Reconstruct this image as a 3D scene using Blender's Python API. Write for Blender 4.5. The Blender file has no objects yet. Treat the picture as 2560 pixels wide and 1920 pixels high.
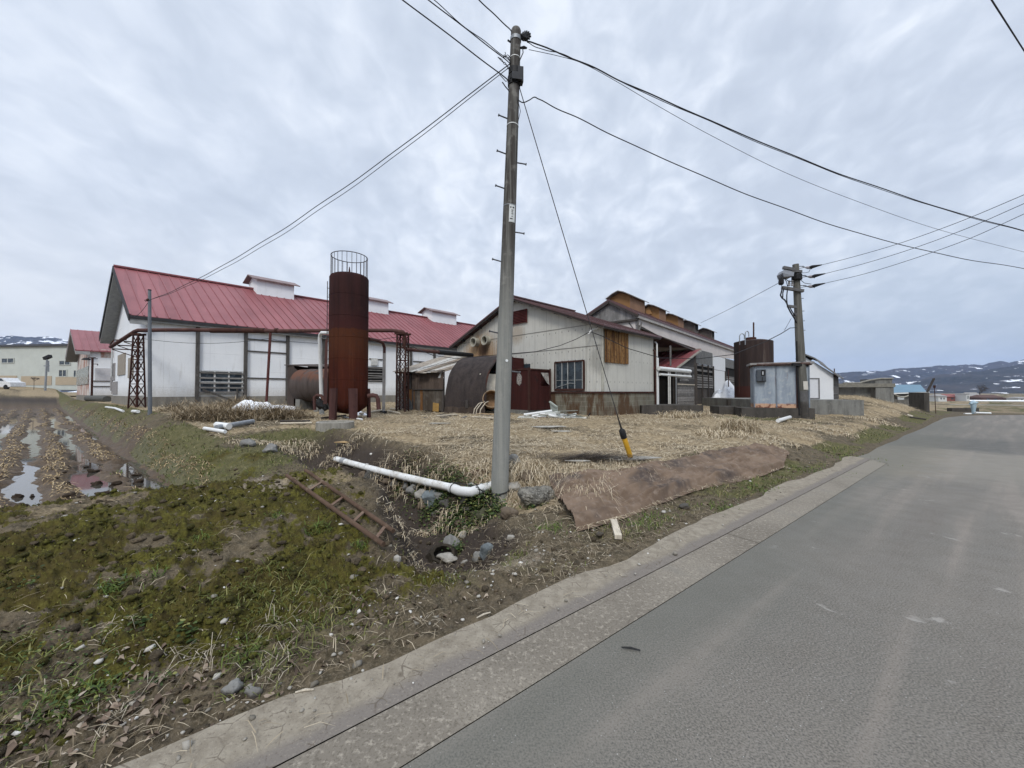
import bpy, math, random
import numpy as np
from mathutils import Vector
R = math.radians
scene = bpy.context.scene
COL = scene.collection
rng = random.Random(7)
nrs = np.random.RandomState(11)

# ------------------------------------------------------------------ camera geometry (photo 2560 x 1920)
F, CX, CY, EYE = 961.0, 1280.0, 960.0, 1.6
PITCH = math.atan(20 / F)
CP, SP = math.cos(PITCH), math.sin(PITCH)
EYEV = Vector((0, 0, EYE))

def ray(px, py):
    a = (px - CX) / F
    b = (CY - py) / F
    return Vector((a, CP - b * SP, SP + b * CP))

def at(px, py, Y):
    d = ray(px, py)
    return EYEV + d * (Y / d.y)

# ------------------------------------------------------------------ noise
def _hash(ix, iy, seed):
    h = (ix.astype(np.int64) * 374761393 + iy.astype(np.int64) * 668265263 + seed * 974634777) & 0x7fffffff
    h = ((h ^ (h >> 13)) * 1274126177) & 0x7fffffff
    h = h ^ (h >> 16)
    return (h & 0xffff) / 65535.0

def vnoise(x, y, seed=0):
    ix = np.floor(x); iy = np.floor(y)
    fx = x - ix; fy = y - iy
    fx = fx * fx * fx * (fx * (fx * 6 - 15) + 10); fy = fy * fy * fy * (fy * (fy * 6 - 15) + 10)
    a = _hash(ix, iy, seed); b = _hash(ix + 1, iy, seed)
    c = _hash(ix, iy + 1, seed); d = _hash(ix + 1, iy + 1, seed)
    return (a + (b - a) * fx) * (1 - fy) + (c + (d - c) * fx) * fy - 0.5

def fbm(x, y, sc, octv=4, seed=0, gain=0.5):
    t = 0; amp = 1.0
    c, s_ = 0.8, 0.6
    for o in range(octv):
        t = t + amp * vnoise(x * sc, y * sc, seed + o * 17)
        x, y = c * x - s_ * y, s_ * x + c * y
        sc *= 2.03; amp *= gain
    return t

def ss(x, a, b):
    t = np.clip((x - a) / (b - a), 0, 1)
    return t * t * (3 - 2 * t)

def smax(a, b, k=0.1):
    h = np.clip(0.5 + 0.5 * (a - b) / k, 0, 1)
    return b + (a - b) * h + k * h * (1 - h)

# ------------------------------------------------------------------ terrain
def ns(x, y):
    return -.618 * x + .786 * y, .786 * x + .618 * y

def uv_field(x, y):
    return .629 * x + .777 * y - 1.95, -.777 * x + .629 * y

DITCH = [(-.45, 3.85, -.50), (-.74, 4.40, -.60), (-1.02, 5.25, -.56), (-2.45, 6.85, -.46), (-3.9, 8.2, -.26), (-6.0, 10.1, .1)]

def ditch_dist(x, y):
    best = np.full(np.shape(x), 1e9); sgn = np.zeros(np.shape(x)); zb = np.zeros(np.shape(x)); tt = np.zeros(np.shape(x))
    L = 0.0
    for (a, b) in zip(DITCH[:-1], DITCH[1:]):
        dx, dy = b[0] - a[0], b[1] - a[1]
        l2 = dx * dx + dy * dy; l = math.sqrt(l2)
        t = np.clip(((x - a[0]) * dx + (y - a[1]) * dy) / l2, 0, 1)
        qx = a[0] + t * dx; qy = a[1] + t * dy
        d = np.hypot(x - qx, y - qy)
        side = np.sign(dx * (y - a[1]) - dy * (x - a[0]))      # + left
        m = d < best
        best = np.where(m, d, best); sgn = np.where(m, side, sgn)
        zb = np.where(m, a[2] + t * (b[2] - a[2]), zb); tt = np.where(m, L + t * l, tt)
        L += l
    return best, sgn, zb, tt, L

ROADN = 2.29
def H0(x, y):
    x = np.asarray(x, float); y = np.asarray(y, float)
    n, s = ns(x, y); u, v = uv_field(x, y)
    r = np.hypot(x, y)
    wob = .35 * fbm(x, y, .35, 3, 5)
    # left: mossy road bank, field, levee
    bank = np.interp(n + wob, [2.29, 2.6, 3.5, 4.9, 6.1, 7.2, 8.2], [0, .03, .17, .42, .44, .10, -.17])
    field = -.17 + .004 * np.clip(v - 20, 0, 60)
    top = np.interp(v, [4, 6, 9, 12, 16, 30, 60], [-.02, .16, .36, .55, .88, .92, .7])
    lev = field + (top - field) * ss(u + wob * .5, -.55, .75)
    far = np.interp(v, [66, 70, 74, 86, 110, 400], [0, 1.0, 1.55, 2.2, 2.9, 3.0])
    zl = np.maximum(smax(lev, bank * ss(7.5 - s, 0, 2) - .3 * (1 - ss(7.5 - s, 0, 2)), .06), far * ss(-u, -30, 10) - .6 * (1 - ss(v, 62, 68)))
    # right: yard
    yard = np.interp(n + .4 * wob, [2.29, 2.9, 3.9, 5.5, 9, 13, 40], [0, .04, .32, .42, .58, .66, .8])
    f = ss(s + (n - 4) * .8, 2.6, 6.2)
    yard = yard * f - .10 * (1 - f) * ss(n, 3.2, 4.4)
    zr = smax(yard, lev - .05, .08)
    zr = zr + .95 * np.exp(-((s - 32.5) / 6.5) ** 2 - ((n - 6.3) / 3.0) ** 2)
    zr = zr * (1 - ss(s, 42, 70)) - 0 * s
    d, sg, zb, tt, L = ditch_dist(x, y)
    W = np.where(tt < L - .01, ss(sg * d, -.25, .25), ss(sg * d, -3, 3))
    W = np.where(s > 8, 0, W) if np.ndim(W) else (0 if s > 8 else W)
    W = np.where(v > 13, ss(-u, -1.5, .3), W)
    z = zr + (zl - zr) * W
    width = np.where(sg > 0, .80, .92)
    wall = ss(d + .18 * fbm(x, y, 1.6, 3, 9), .16, width)
    endf = 1 - ss(tt, L - 2.5, L)
    near = ss(n, 2.6, 3.9)
    z = z + (np.minimum(zb, z) - z) * (1 - wall) * endf * near
    z = z - .30 * np.exp(-((x + .12) / .60) ** 2 - ((y - 6.0) / .55) ** 2)
    # far right: low plain beyond the bend
    drop = -1.5 * ss(s, 44, 85) - 1.6 * ss(s, 110, 230)
    z = np.where(s > 40, z * (1 - ss(s, 40, 60)) + drop, z)
    # road corridor and everything on its right
    rc = ss(n, 2.15, 2.32)
    bend = ss(y - np.interp(x, [20, 27.8, 30.4, 33.3, 36, 60, 120], [0, 24.9, 26.3, 26.9, 27.1, 28, 28]), -.2, .6)
    onroad = np.where(x > 27.6, 1 - bend, 1 - rc)
    zroad = np.where(s > 40, drop, 0.0) * ss(y, 30, 60)
    z = z + (zroad - .03 - z) * onroad
    return z

def hz(x, y):
    return float(H0(np.array([x]), np.array([y]))[0])

def gnd(px, py, dz=0.0):
    """point where the sight line through a photo pixel meets the terrain"""
    d = ray(px, py)
    t = np.geomspace(1.2, 3000, 4000)
    X = d.x * t; Y = d.y * t; Z = EYE + d.z * t
    h = H0(X, Y)
    k = np.argmax(Z <= h) if (Z <= h).any() else len(t) - 1
    k = max(k, 1)
    t0, t1 = t[k - 1], t[k]
    for _ in range(12):
        tm = .5 * (t0 + t1)
        if EYE + d.z * tm <= hz(d.x * tm, d.y * tm): t1 = tm
        else: t0 = tm
    return Vector((d.x * t1, d.y * t1, EYE + d.z * t1 + dz))

# ------------------------------------------------------------------ local frames for buildings
class Fr:
    """local axes: x along azimuth az (from +Y towards +X), y 90 deg to its left (or along az2), z up"""
    def __init__(s, x, y, z, az, az2=None):
        s.o = Vector((x, y, z))
        s.ax = Vector((math.sin(R(az)), math.cos(R(az)), 0))
        az2 = az - 90 if az2 is None else az2
        s.ay = Vector((math.sin(R(az2)), math.cos(R(az2)), 0))
    def w(s, a, b, c):
        return s.o + s.ax * a + s.ay * b + Vector((0, 0, c))
    def _hit(s, px, py, p0, dirv):
        nrm = Vector((-dirv.y, dirv.x, 0)); d = ray(px, py)
        t = (p0 - EYEV).dot(nrm) / d.dot(nrm)
        q = EYEV + d * t
        return (q - p0).dot(dirv) / dirv.dot(dirv), q.z - s.o.z
    def onx(s, px, py, ly=0.0):     # on plane y = ly -> (x, z)
        return s._hit(px, py, s.o + s.ay * ly, s.ax)
    def ony(s, px, py, lx=0.0):     # on plane x = lx -> (y, z)
        return s._hit(px, py, s.o + s.ax * lx, s.ay)

WORLD = Fr(0, 0, 0, 90, 0)

# ------------------------------------------------------------------ mesh builder
class MB:
    def __init__(s): s.v = []; s.f = []
    def add(s, pts, faces):
        k = len(s.v); s.v.extend(Vector(p) for p in pts)
        s.f.extend(tuple(k + i for i in f) for f in faces)
    def poly(s, pts): s.add(pts, [tuple(range(len(pts)))])
    def box(s, fr, x0, x1, y0, y1, z0, z1):
        p = [fr.w(a, b, c) for c in (z0, z1) for (a, b) in ((x0, y0), (x1, y0), (x1, y1), (x0, y1))]
        s.add(p, [(3, 2, 1, 0), (4, 5, 6, 7), (0, 1, 5, 4), (1, 2, 6, 5), (2, 3, 7, 6), (3, 0, 4, 7)])
    def hexa(s, a, b):
        """two quads with the same winding"""
        s.add(list(a) + list(b), [(3, 2, 1, 0), (4, 5, 6, 7), (0, 1, 5, 4), (1, 2, 6, 5), (2, 3, 7, 6), (3, 0, 4, 7)])
    def slab(s, pts, vec):
        n = len(pts); vec = Vector(vec); pts = [Vector(p) for p in pts]
        s.add(pts + [p + vec for p in pts], [tuple(range(n))[::-1], tuple(range(n, 2 * n))] + [(i, (i + 1) % n, n + (i + 1) % n, n + i) for i in range(n)])
    def beam(s, p, q, w, h=None, up=Vector((0, 0, 1))):
        h = h or w; p = Vector(p); q = Vector(q); d = (q - p).normalized()
        if abs(d.dot(up)) > .98: up = Vector((.3, 1, 0)).normalized()
        a = d.cross(up).normalized() * (w / 2); b = a.cross(d).normalized() * (h / 2)
        s.hexa([p - a - b, p + a - b, p + a + b, p - a + b], [q - a - b, q + a - b, q + a + b, q - a + b])
    def tube(s, pts, r, seg=8, caps=True, closed=False):
        pts = [Vector(p) for p in pts]; n = len(pts)
        rs = r if isinstance(r, (list, tuple)) else [r] * n
        k = len(s.v); prev = None
        for i, p in enumerate(pts):
            if closed: d = pts[(i + 1) % n] - pts[i - 1]
            else: d = pts[min(i + 1, n - 1)] - pts[max(i - 1, 0)]
            d.normalize()
            if prev is None:
                ref = Vector((0, 0, 1)) if abs(d.z) < .9 else Vector((1, 0, 0))
                a = d.cross(ref).normalized()
            else:
                a = (prev - d * prev.dot(d)).normalized()
            prev = a; b = d.cross(a)
            for j in range(seg):
                th = 2 * math.pi * j / seg
                s.v.append(p + (a * math.cos(th) + b * math.sin(th)) * rs[i])
        m = n if closed else n - 1
        for i in range(m):
            i2 = (i + 1) % n
            for j in range(seg):
                s.f.append((k + i * seg + j, k + i * seg + (j + 1) % seg, k + i2 * seg + (j + 1) % seg, k + i2 * seg + j))
        if caps and not closed:
            s.f.append(tuple(k + j for j in range(seg))[::-1]); s.f.append(tuple(k + (n - 1) * seg + j for j in range(seg)))
    def lathe(s, c, prof, seg=32, a0=0., a1=360.):
        c = Vector(c); k = len(s.v); full = abs(a1 - a0) >= 360
        m = seg if full else seg + 1
        for (r, z) in prof:
            for j in range(m):
                th = R(a0 + (a1 - a0) * j / seg)
                s.v.append(c + Vector((r * math.cos(th), r * math.sin(th), z)))
        for i in range(len(prof) - 1):
            for j in range(seg):
                j2 = (j + 1) % m
                s.f.append((k + i * m + j, k + i * m + j2, k + (i + 1) * m + j2, k + (i + 1) * m + j))
    def ring(s, c, ax, r, t, seg=24):
        c = Vector(c); ax = Vector(ax).normalized()
        ref = Vector((0, 0, 1)) if abs(ax.z) < .9 else Vector((1, 0, 0))
        a = ax.cross(ref).normalized(); b = ax.cross(a)
        s.tube([c + (a * math.cos(2 * math.pi * i / seg) + b * math.sin(2 * math.pi * i / seg)) * r for i in range(seg)], t, 6, closed=True)
    def blob(s, c, rad, seed, sub=3, rough=.18, rot=0.):
        import bmesh
        bm = bmesh.new(); bmesh.ops.create_icosphere(bm, subdivisions=sub, radius=1)
        c = Vector(c); rr = random.Random(seed)
        ph = [rr.uniform(0, 6.28) for _ in range(9)]; k = len(s.v)
        cuts = [(Vector((rr.gauss(0, 1), rr.gauss(0, 1), rr.gauss(0, 1))).normalized(), rr.uniform(.62, .9)) for _ in range(6)]
        cr, sr = math.cos(rot), math.sin(rot)
        for vv in bm.verts:
            p = vv.co.copy()
            for (nn, dd) in cuts:
                e = p.dot(nn)
                if e > dd: p -= nn * (e - dd) * .8
            dsp = 1 + rough * (math.sin(2.3 * p.x + ph[0]) * math.sin(2.7 * p.y + ph[1]) + .6 * math.sin(4.1 * p.z + ph[2] + 2 * p.x) + .4 * math.sin(7 * p.y + ph[3]) * math.sin(6.3 * p.x + ph[4]) + .25 * math.sin(13 * p.x + ph[5]) * math.sin(12 * p.z + ph[6]))
            q = Vector((p.x * rad[0], p.y * rad[1], p.z * rad[2])) * dsp
            s.v.append(c + Vector((q.x * cr - q.y * sr, q.x * sr + q.y * cr, q.z)))
        bm.verts.index_update()
        for ff in bm.faces: s.f.append(tuple(k + q.index for q in ff.verts))
        bm.free()
    def build(s, name, mat, parent=None, smooth=False, **props):
        base = Vector(parent_base(parent)) if parent is not None else (s.v[0].copy() if s.v else Vector())
        if parent is None:
            xs = [p.x for p in s.v]; ys = [p.y for p in s.v]; zs = [p.z for p in s.v]
            base = Vector(((min(xs) + max(xs)) / 2, (min(ys) + max(ys)) / 2, min(zs)))
        me = bpy.data.meshes.new(name)
        me.from_pydata([(p - base)[:] for p in s.v], [], s.f)
        me.update()
        boxuv(me, base)
        if smooth:
            me.polygons.foreach_set('use_smooth', [True] * len(me.polygons))
            if smooth == 'auto':
                me.set_sharp_from_angle(angle=R(40))
        me.materials.append(mat)
        o = bpy.data.objects.new(name, me); COL.objects.link(o)
        if parent is not None: o.parent = parent; o['_b'] = list(base)
        else: o.location = base; o['_b'] = list(base)
        for k_, v_ in props.items(): o[k_] = v_
        return o

def parent_base(p):
    return p['_b']

def boxuv(me, base):
    """UVs in metres: on walls u runs level and v up; on slopes v runs up the slope"""
    nl = len(me.loops)
    if nl == 0: return
    uvl = me.uv_layers.new(name='UVMap')
    nv = len(me.vertices); co = np.empty(nv * 3); me.vertices.foreach_get('co', co); co = co.reshape(-1, 3) + np.array(base)
    li = np.empty(nl, int); me.loops.foreach_get('vertex_index', li)
    npo = len(me.polygons); pn = np.empty(npo * 3); me.polygons.foreach_get('normal', pn); pn = pn.reshape(-1, 3)
    tot = np.empty(npo, int); me.polygons.foreach_get('loop_total', tot)
    fn = np.repeat(pn, tot, axis=0)
    t = np.stack([-fn[:, 1], fn[:, 0], np.zeros(nl)], 1)
    l = np.linalg.norm(t, axis=1); flat = l < .06
    t[flat] = (1, 0, 0); l[flat] = 1; t /= l[:, None]
    # keep the level direction pointing one way so that both faces of a board agree
    flip = (t[:, 0] * .93 + t[:, 1] * .37) < 0
    t[flip] *= -1
    b = np.cross(fn, t); b[flat] = (0, 1, 0)
    sg = np.where(b[:, 2] < -1e-6, -1.0, 1.0); b *= sg[:, None]
    P = co[li]
    uv = np.stack([(P * t).sum(1), (P * b).sum(1)], 1)
    uvl.data.foreach_set('uv', uv.ravel())

def np_mesh(name, V, Fq, mat, attrs=None, smooth=True, loc=(0, 0, 0), **props):
    me = bpy.data.meshes.new(name)
    V = np.asarray(V, np.float32); Fq = np.asarray(Fq, np.int32)
    k = Fq.shape[1]
    me.vertices.add(len(V)); me.vertices.foreach_set('co', (V - np.array(loc, np.float32)).ravel())
    me.loops.add(Fq.size); me.loops.foreach_set('vertex_index', Fq.ravel())
    me.polygons.add(len(Fq)); me.polygons.foreach_set('loop_start', np.arange(0, Fq.size, k, dtype=np.int32))
    try: me.polygons.foreach_set('loop_total', np.full(len(Fq), k, np.int32))
    except Exception: pass
    me.update(calc_edges=True)
    if smooth: me.polygons.foreach_set('use_smooth', np.ones(len(Fq), bool))
    for an, arr in (attrs or {}).items():
        at_ = me.attributes.new(an, 'FLOAT_COLOR', 'POINT')
        a4 = np.ones((len(V), 4), np.float32); a4[:, :arr.shape[1]] = arr
        at_.data.foreach_set('color', a4.ravel())
    me.validate()
    me.materials.append(mat)
    o = bpy.data.objects.new(name, me); COL.objects.link(o); o.location = loc
    for k_, v_ in props.items(): o[k_] = v_
    return o

def thing(name, label, cat, loc, group=None):
    o = bpy.data.objects.new(name, None); COL.objects.link(o)
    o.empty_display_size = .2
    o.location = loc; o['_b'] = list(loc); o['label'] = label; o['category'] = cat
    if group: o['group'] = group
    return o

def tag(o, label, cat, group=None):
    o['label'] = label; o['category'] = cat
    if group: o['group'] = group
    return o

def struct(o): o['kind'] = 'structure'; return o
def stuff(o): o['kind'] = 'stuff'; return o

def sag(p, q, drop, n=14):
    p = Vector(p); q = Vector(q)
    return [p.lerp(q, i / n) - Vector((0, 0, drop * 4 * (i / n) * (1 - i / n))) for i in range(n + 1)]

# ------------------------------------------------------------------ node helper
class NT:
    def __init__(s, name):
        s.m = bpy.data.materials.new(name); s.m.use_nodes = True
        s.t = s.m.node_tree; s.t.nodes.clear()
        s.out = s.t.nodes.new('ShaderNodeOutputMaterial')
        s.b = s.t.nodes.new('ShaderNodeBsdfPrincipled'); s.t.links.new(s.b.outputs[0], s.out.inputs[0])
        s.b.inputs['Specular IOR Level'].default_value = .2
    def n(s, typ, **kw):
        nd = s.t.nodes.new('ShaderNode' + typ)
        for k, v in kw.items(): setattr(nd, k, v)
        return nd
    def put(s, sock, v):
        if hasattr(v, 'is_output'): s.t.links.new(v, sock)
        elif isinstance(v, (tuple, list)):
            v = tuple(v)
            if len(sock.default_value) == 4 and len(v) == 3: v = v + (1,)
            sock.default_value = v
        else: sock.default_value = v
    def obj(s): return s.n('TexCoord').outputs['Object']
    def uv(s): return s.n('TexCoord').outputs['UV']
    def geo(s, k='Position'): return s.n('NewGeometry').outputs[k]
    def mapv(s, vec, scale=(1, 1, 1), loc=(0, 0, 0), rot=(0, 0, 0)):
        m = s.n('Mapping'); s.put(m.inputs['Vector'], vec); s.put(m.inputs['Scale'], scale); s.put(m.inputs['Location'], loc); s.put(m.inputs['Rotation'], rot)
        return m.outputs[0]
    def noise(s, vec, scale=5, detail=4, rough=.55, dist=0., col=False):
        q = s.n('TexNoise'); s.put(q.inputs['Vector'], vec); q.inputs['Scale'].default_value = scale; q.inputs['Detail'].default_value = detail
        q.inputs['Roughness'].default_value = rough; q.inputs['Distortion'].default_value = dist
        return q.outputs['Color' if col else 'Fac']
    def voro(s, vec, scale=5, feature='F1', out='Distance', rnd=1.):
        q = s.n('TexVoronoi', feature=feature); s.put(q.inputs['Vector'], vec); q.inputs['Scale'].default_value = scale; q.inputs['Randomness'].default_value = rnd
        return q.outputs[out]
    def wave(s, vec, scale=5, dist=0., direction='X', prof='SIN', detail=2, dscale=1.):
        q = s.n('TexWave', wave_type='BANDS', bands_direction=direction, wave_profile=prof); s.put(q.inputs['Vector'], vec)
        q.inputs['Scale'].default_value = scale; q.inputs['Distortion'].default_value = dist; q.inputs['Detail'].default_value = detail; q.inputs['Detail Scale'].default_value = dscale
        return q.outputs['Fac']
    def math(s, op, a, b=None, c=None, clamp=False):
        q = s.n('Math', operation=op, use_clamp=clamp); s.put(q.inputs[0], a)
        if b is not None: s.put(q.inputs[1], b)
        if c is not None: s.put(q.inputs[2], c)
        return q.outputs[0]
    def rng(s, v, a, b, c=0., d=1., smooth=True):
        q = s.n('MapRange', interpolation_type='SMOOTHSTEP' if smooth else 'LINEAR'); s.put(q.inputs[0], v)
        for i, z in enumerate((a, b, c, d)): q.inputs[1 + i].default_value = z
        return q.outputs[0]
    def mix(s, fac, a, b, mode='MIX'):
        q = s.n('Mix', data_type='RGBA', blend_type=mode); s.put(q.inputs[0], fac); s.put(q.inputs[6], a); s.put(q.inputs[7], b)
        return q.outputs[2]
    def ramp(s, fac, stops):
        q = s.n('ValToRGB'); s.put(q.inputs[0], fac); e = q.color_ramp.elements
        while len(e) < len(stops): e.new(.5)
        for k, (p, c) in zip(e, stops): k.position = p; k.color = tuple(c) + (1,) if len(c) == 3 else c
        return q.outputs[0]
    def sep(s, v):
        q = s.n('SeparateXYZ'); s.put(q.inputs[0], v); return q.outputs
    def attr(s, name):
        q = s.n('Attribute'); q.attribute_name = name
        z = s.n('SeparateColor'); s.t.links.new(q.outputs['Color'], z.inputs[0]); return z.outputs
    def island(s): return s.geo('Random Per Island')
    def bump(s, h, strength=.5, dist=.02):
        q = s.n('Bump'); s.put(q.inputs['Height'], h); q.inputs['Strength'].default_value = strength; q.inputs['Distance'].default_value = dist
        s.t.links.new(q.outputs[0], s.b.inputs['Normal']); return s
    def col(s, c): s.put(s.b.inputs['Base Color'], c); return s
    def rough(s, v): s.put(s.b.inputs['Roughness'], v); return s
    def metal(s, v): s.put(s.b.inputs['Metallic'], v); return s
    def spec(s, v): s.put(s.b.inputs['Specular IOR Level'], v); return s

def plain(name, c, rough=.7, var=.25, scale=6., metal=0., c2=None, bump=0., spec=.2):
    """a base colour broken up by two noises"""
    k = NT(name); o = k.obj()
    n1 = k.noise(o, scale, 6, .6); n2 = k.noise(o, scale * 7, 4, .6)
    c2 = c2 or tuple(x * (1 - var) for x in c); c3 = tuple(min(1, x * (1 + var * .6)) for x in c)
    a = k.mix(k.rng(n1, .35, .68), c2, c); a = k.mix(k.rng(n2, .5, .75, 0, .5), a, c3)
    k.col(a).rough(rough).metal(metal).spec(spec)
    if bump: k.bump(n2, bump, .01)
    return k.m
# ------------------------------------------------------------------ render settings, camera, light
scene.render.engine = 'CYCLES'
cy = scene.cycles
cy.use_denoising = True
cy.max_bounces = 6; cy.diffuse_bounces = 3; cy.glossy_bounces = 3; cy.transmission_bounces = 4; cy.volume_bounces = 1; cy.transparent_max_bounces = 6
cy.sample_clamp_indirect = 6
scene.view_settings.view_transform = 'Standard'; scene.view_settings.look = 'None'
scene.view_settings.exposure = 0.42; scene.view_settings.gamma = 1
cam = bpy.data.cameras.new('camera'); camo = bpy.data.objects.new('camera', cam); COL.objects.link(camo)
cam.sensor_width = 36; cam.lens = F / 2560 * 36; cam.clip_start = .05; cam.clip_end = 20000
camo.location = EYEV; camo.rotation_euler = (R(90) + PITCH, 0, 0)
scene.camera = camo

SUN_EL, SUN_AZ = 46, 186           # azimuth clockwise from +Y
w = bpy.data.worlds.new('World'); scene.world = w; w.use_nodes = True
t = w.node_tree; t.nodes.clear()
W_ = NT.__new__(NT); W_.t = t; W_.m = None
wo = t.nodes.new('ShaderNodeOutputWorld'); bg = t.nodes.new('ShaderNodeBackground'); t.links.new(bg.outputs[0], wo.inputs[0])
sky = t.nodes.new('ShaderNodeTexSky'); sky.sky_type = 'NISHITA'; sky.sun_disc = False
sky.sun_elevation = R(SUN_EL); sky.sun_rotation = R(SUN_AZ); sky.air_density = 1.2; sky.dust_density = 2.0
dv = W_.n('TexCoord').outputs['Generated']
sx = W_.sep(dv)
zc = W_.math('MAXIMUM', sx[2], .0)
den = W_.math('ADD', zc, .38)
pxy = W_.n('CombineXYZ'); t.links.new(W_.math('DIVIDE', sx[0], den), pxy.inputs[0]); t.links.new(W_.math('DIVIDE', sx[1], den), pxy.inputs[1])
pc = pxy.outputs[0]
big = W_.noise(pc, 1.5, 3, .5, .2)
warp = W_.mapv(pc, (1.0, .8, 1), (3.1, 1.7, 0), (0, 0, R(-35)))
med = W_.noise(warp, 6.0, 4, .5, .3)
fine = W_.noise(warp, 15, 4, .5, .5)
cl = W_.math('ADD', W_.math('MULTIPLY', big, .30), W_.math('ADD', W_.math('MULTIPLY', med, .40), W_.math('ADD', W_.math('MULTIPLY', W_.math('SUBTRACT', fine, .5), W_.rng(sx[0], -.55, .1, .20, .38)), .19)))
right = W_.rng(sx[0], -.2, .75)                      # the cloud layer is thicker and bluer to the right
cl = W_.math('SUBTRACT', cl, W_.math('MULTIPLY', right, .045))
cc = W_.ramp(cl, [(.40, (.462, .518, .612)), (.49, (.512, .570, .664)), (.56, (.580, .636, .728)), (.645, (.685, .735, .812))])
hor = W_.mix(right, (.60, .620, .645), (.355, .425, .515))
low = W_.rng(sx[2], .02, .40)
cc = W_.mix(W_.math('MULTIPLY', W_.math('SUBTRACT', 1., low), .72), cc, hor)
zen = W_.rng(sx[2], .70, 1., 1., 2.2)                # an overcast sky is brightest overhead
zm = W_.n('CombineColor'); [t.links.new(zen, zm.inputs[i]) for i in range(3)]
cc = W_.mix(1., cc, zm.outputs[0], 'MULTIPLY')
skd = W_.mix(1., sky.outputs[0], (.10, .10, .10), 'MULTIPLY')
skd = W_.mix(1., skd, (1.0, .95, .88), 'MULTIPLY')
tot = W_.mix(.94, skd, cc)
t.links.new(tot, bg.inputs['Color']); bg.inputs['Strength'].default_value = SKYK = 1.0

sl = bpy.data.lights.new('sun', 'SUN'); sl.energy = 1.5; sl.angle = R(16); sl.color = (1, .965, .91)
so = bpy.data.objects.new('sun', sl); COL.objects.link(so)
sd = Vector((math.sin(R(SUN_AZ)) * math.cos(R(SUN_EL)), math.cos(R(SUN_AZ)) * math.cos(R(SUN_EL)), math.sin(R(SUN_EL))))
so.rotation_euler = sd.to_track_quat('Z', 'Y').to_euler(); so.location = (0, -20, 30)

# ------------------------------------------------------------------ ground
def ground_mat():
    k = NT('ground_soil'); P = k.geo(); z1 = k.attr('zone'); z2 = k.attr('zone2')
    n1 = k.noise(P, 1.3, 5, .6); n2 = k.noise(P, 9, 5, .65); n3 = k.noise(P, 55, 4, .65); n4 = k.noise(P, 170, 3, .6)
    soil = k.mix(k.rng(n2, .3, .7), (.042, .034, .020), (.125, .098, .062))
    soil = k.mix(k.rng(n3, .45, .75, 0, .8), soil, (.185, .150, .105))
    soil = k.mix(k.rng(n4, .6, .72, 0, .5), soil, (.30, .27, .22))
    moss = k.ramp(k.math('ADD', k.math('MULTIPLY', n2, .6), k.math('MULTIPLY', n3, .4)), [(.32, (.016, .012, .006)), (.44, (.040, .034, .009)), (.55, (.082, .074, .014)), (.66, (.135, .127, .026)), (.76, (.21, .20, .06))])
    moss = k.mix(k.rng(n1, .45, .62, 0, .6), moss, (.060, .044, .014))
    straw = k.ramp(k.math('ADD', k.math('MULTIPLY', n2, .55), k.math('MULTIPLY', k.noise(k.mapv(P, (1, 3.2, 1), rot=(0, 0, R(25))), 22, 4, .7), .45)), [(.30, (.10, .075, .045)), (.45, (.215, .165, .100)), (.58, (.33, .262, .165)), (.72, (.43, .355, .235))])
    mud = k.ramp(k.math('ADD', k.math('MULTIPLY', n2, .5), k.math('MULTIPLY', n3, .5)), [(.32, (.026, .018, .011)), (.5, (.080, .054, .032)), (.68, (.155, .108, .064))])
    grs = k.ramp(k.math('ADD', k.math('MULTIPLY', n2, .4), k.math('MULTIPLY', n3, .6)), [(.30, (.034, .030, .013)), (.45, (.072, .070, .026)), (.58, (.125, .110, .052)), (.70, (.24, .195, .115))])
    pale = k.mix(k.rng(n3, .4, .7), (.17, .14, .105), (.30, .26, .20))
    def msk(a, j=.5):
        return k.math('ADD', a, k.math('MULTIPLY', k.math('SUBTRACT', k.math('ADD', k.math('MULTIPLY', n2, .6), k.math('MULTIPLY', n3, .4)), .5), j), clamp=True)
    c = k.mix(k.rng(msk(z1['Blue'], .5), .3, .7), soil, mud)
    c = k.mix(k.rng(msk(z2['Green'], .9), .35, .75), c, pale)
    c = k.mix(k.rng(msk(z1['Green'], 1.1), .3, .75), c, straw)
    c = k.mix(k.rng(msk(z2['Red'], 1.6), .35, .75), c, grs)
    c = k.mix(k.rng(msk(z1['Red'], 1.9), .40, .66), c, moss)
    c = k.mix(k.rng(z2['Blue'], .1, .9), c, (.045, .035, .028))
    k.col(c)
    k.rough(k.mix(z1['Blue'], (.95, .95, .95), (.55, .55, .55)))
    k.bump(k.math('ADD', n3, k.math('MULTIPLY', n4, .5)), .7, .012)
    return k.m

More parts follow.
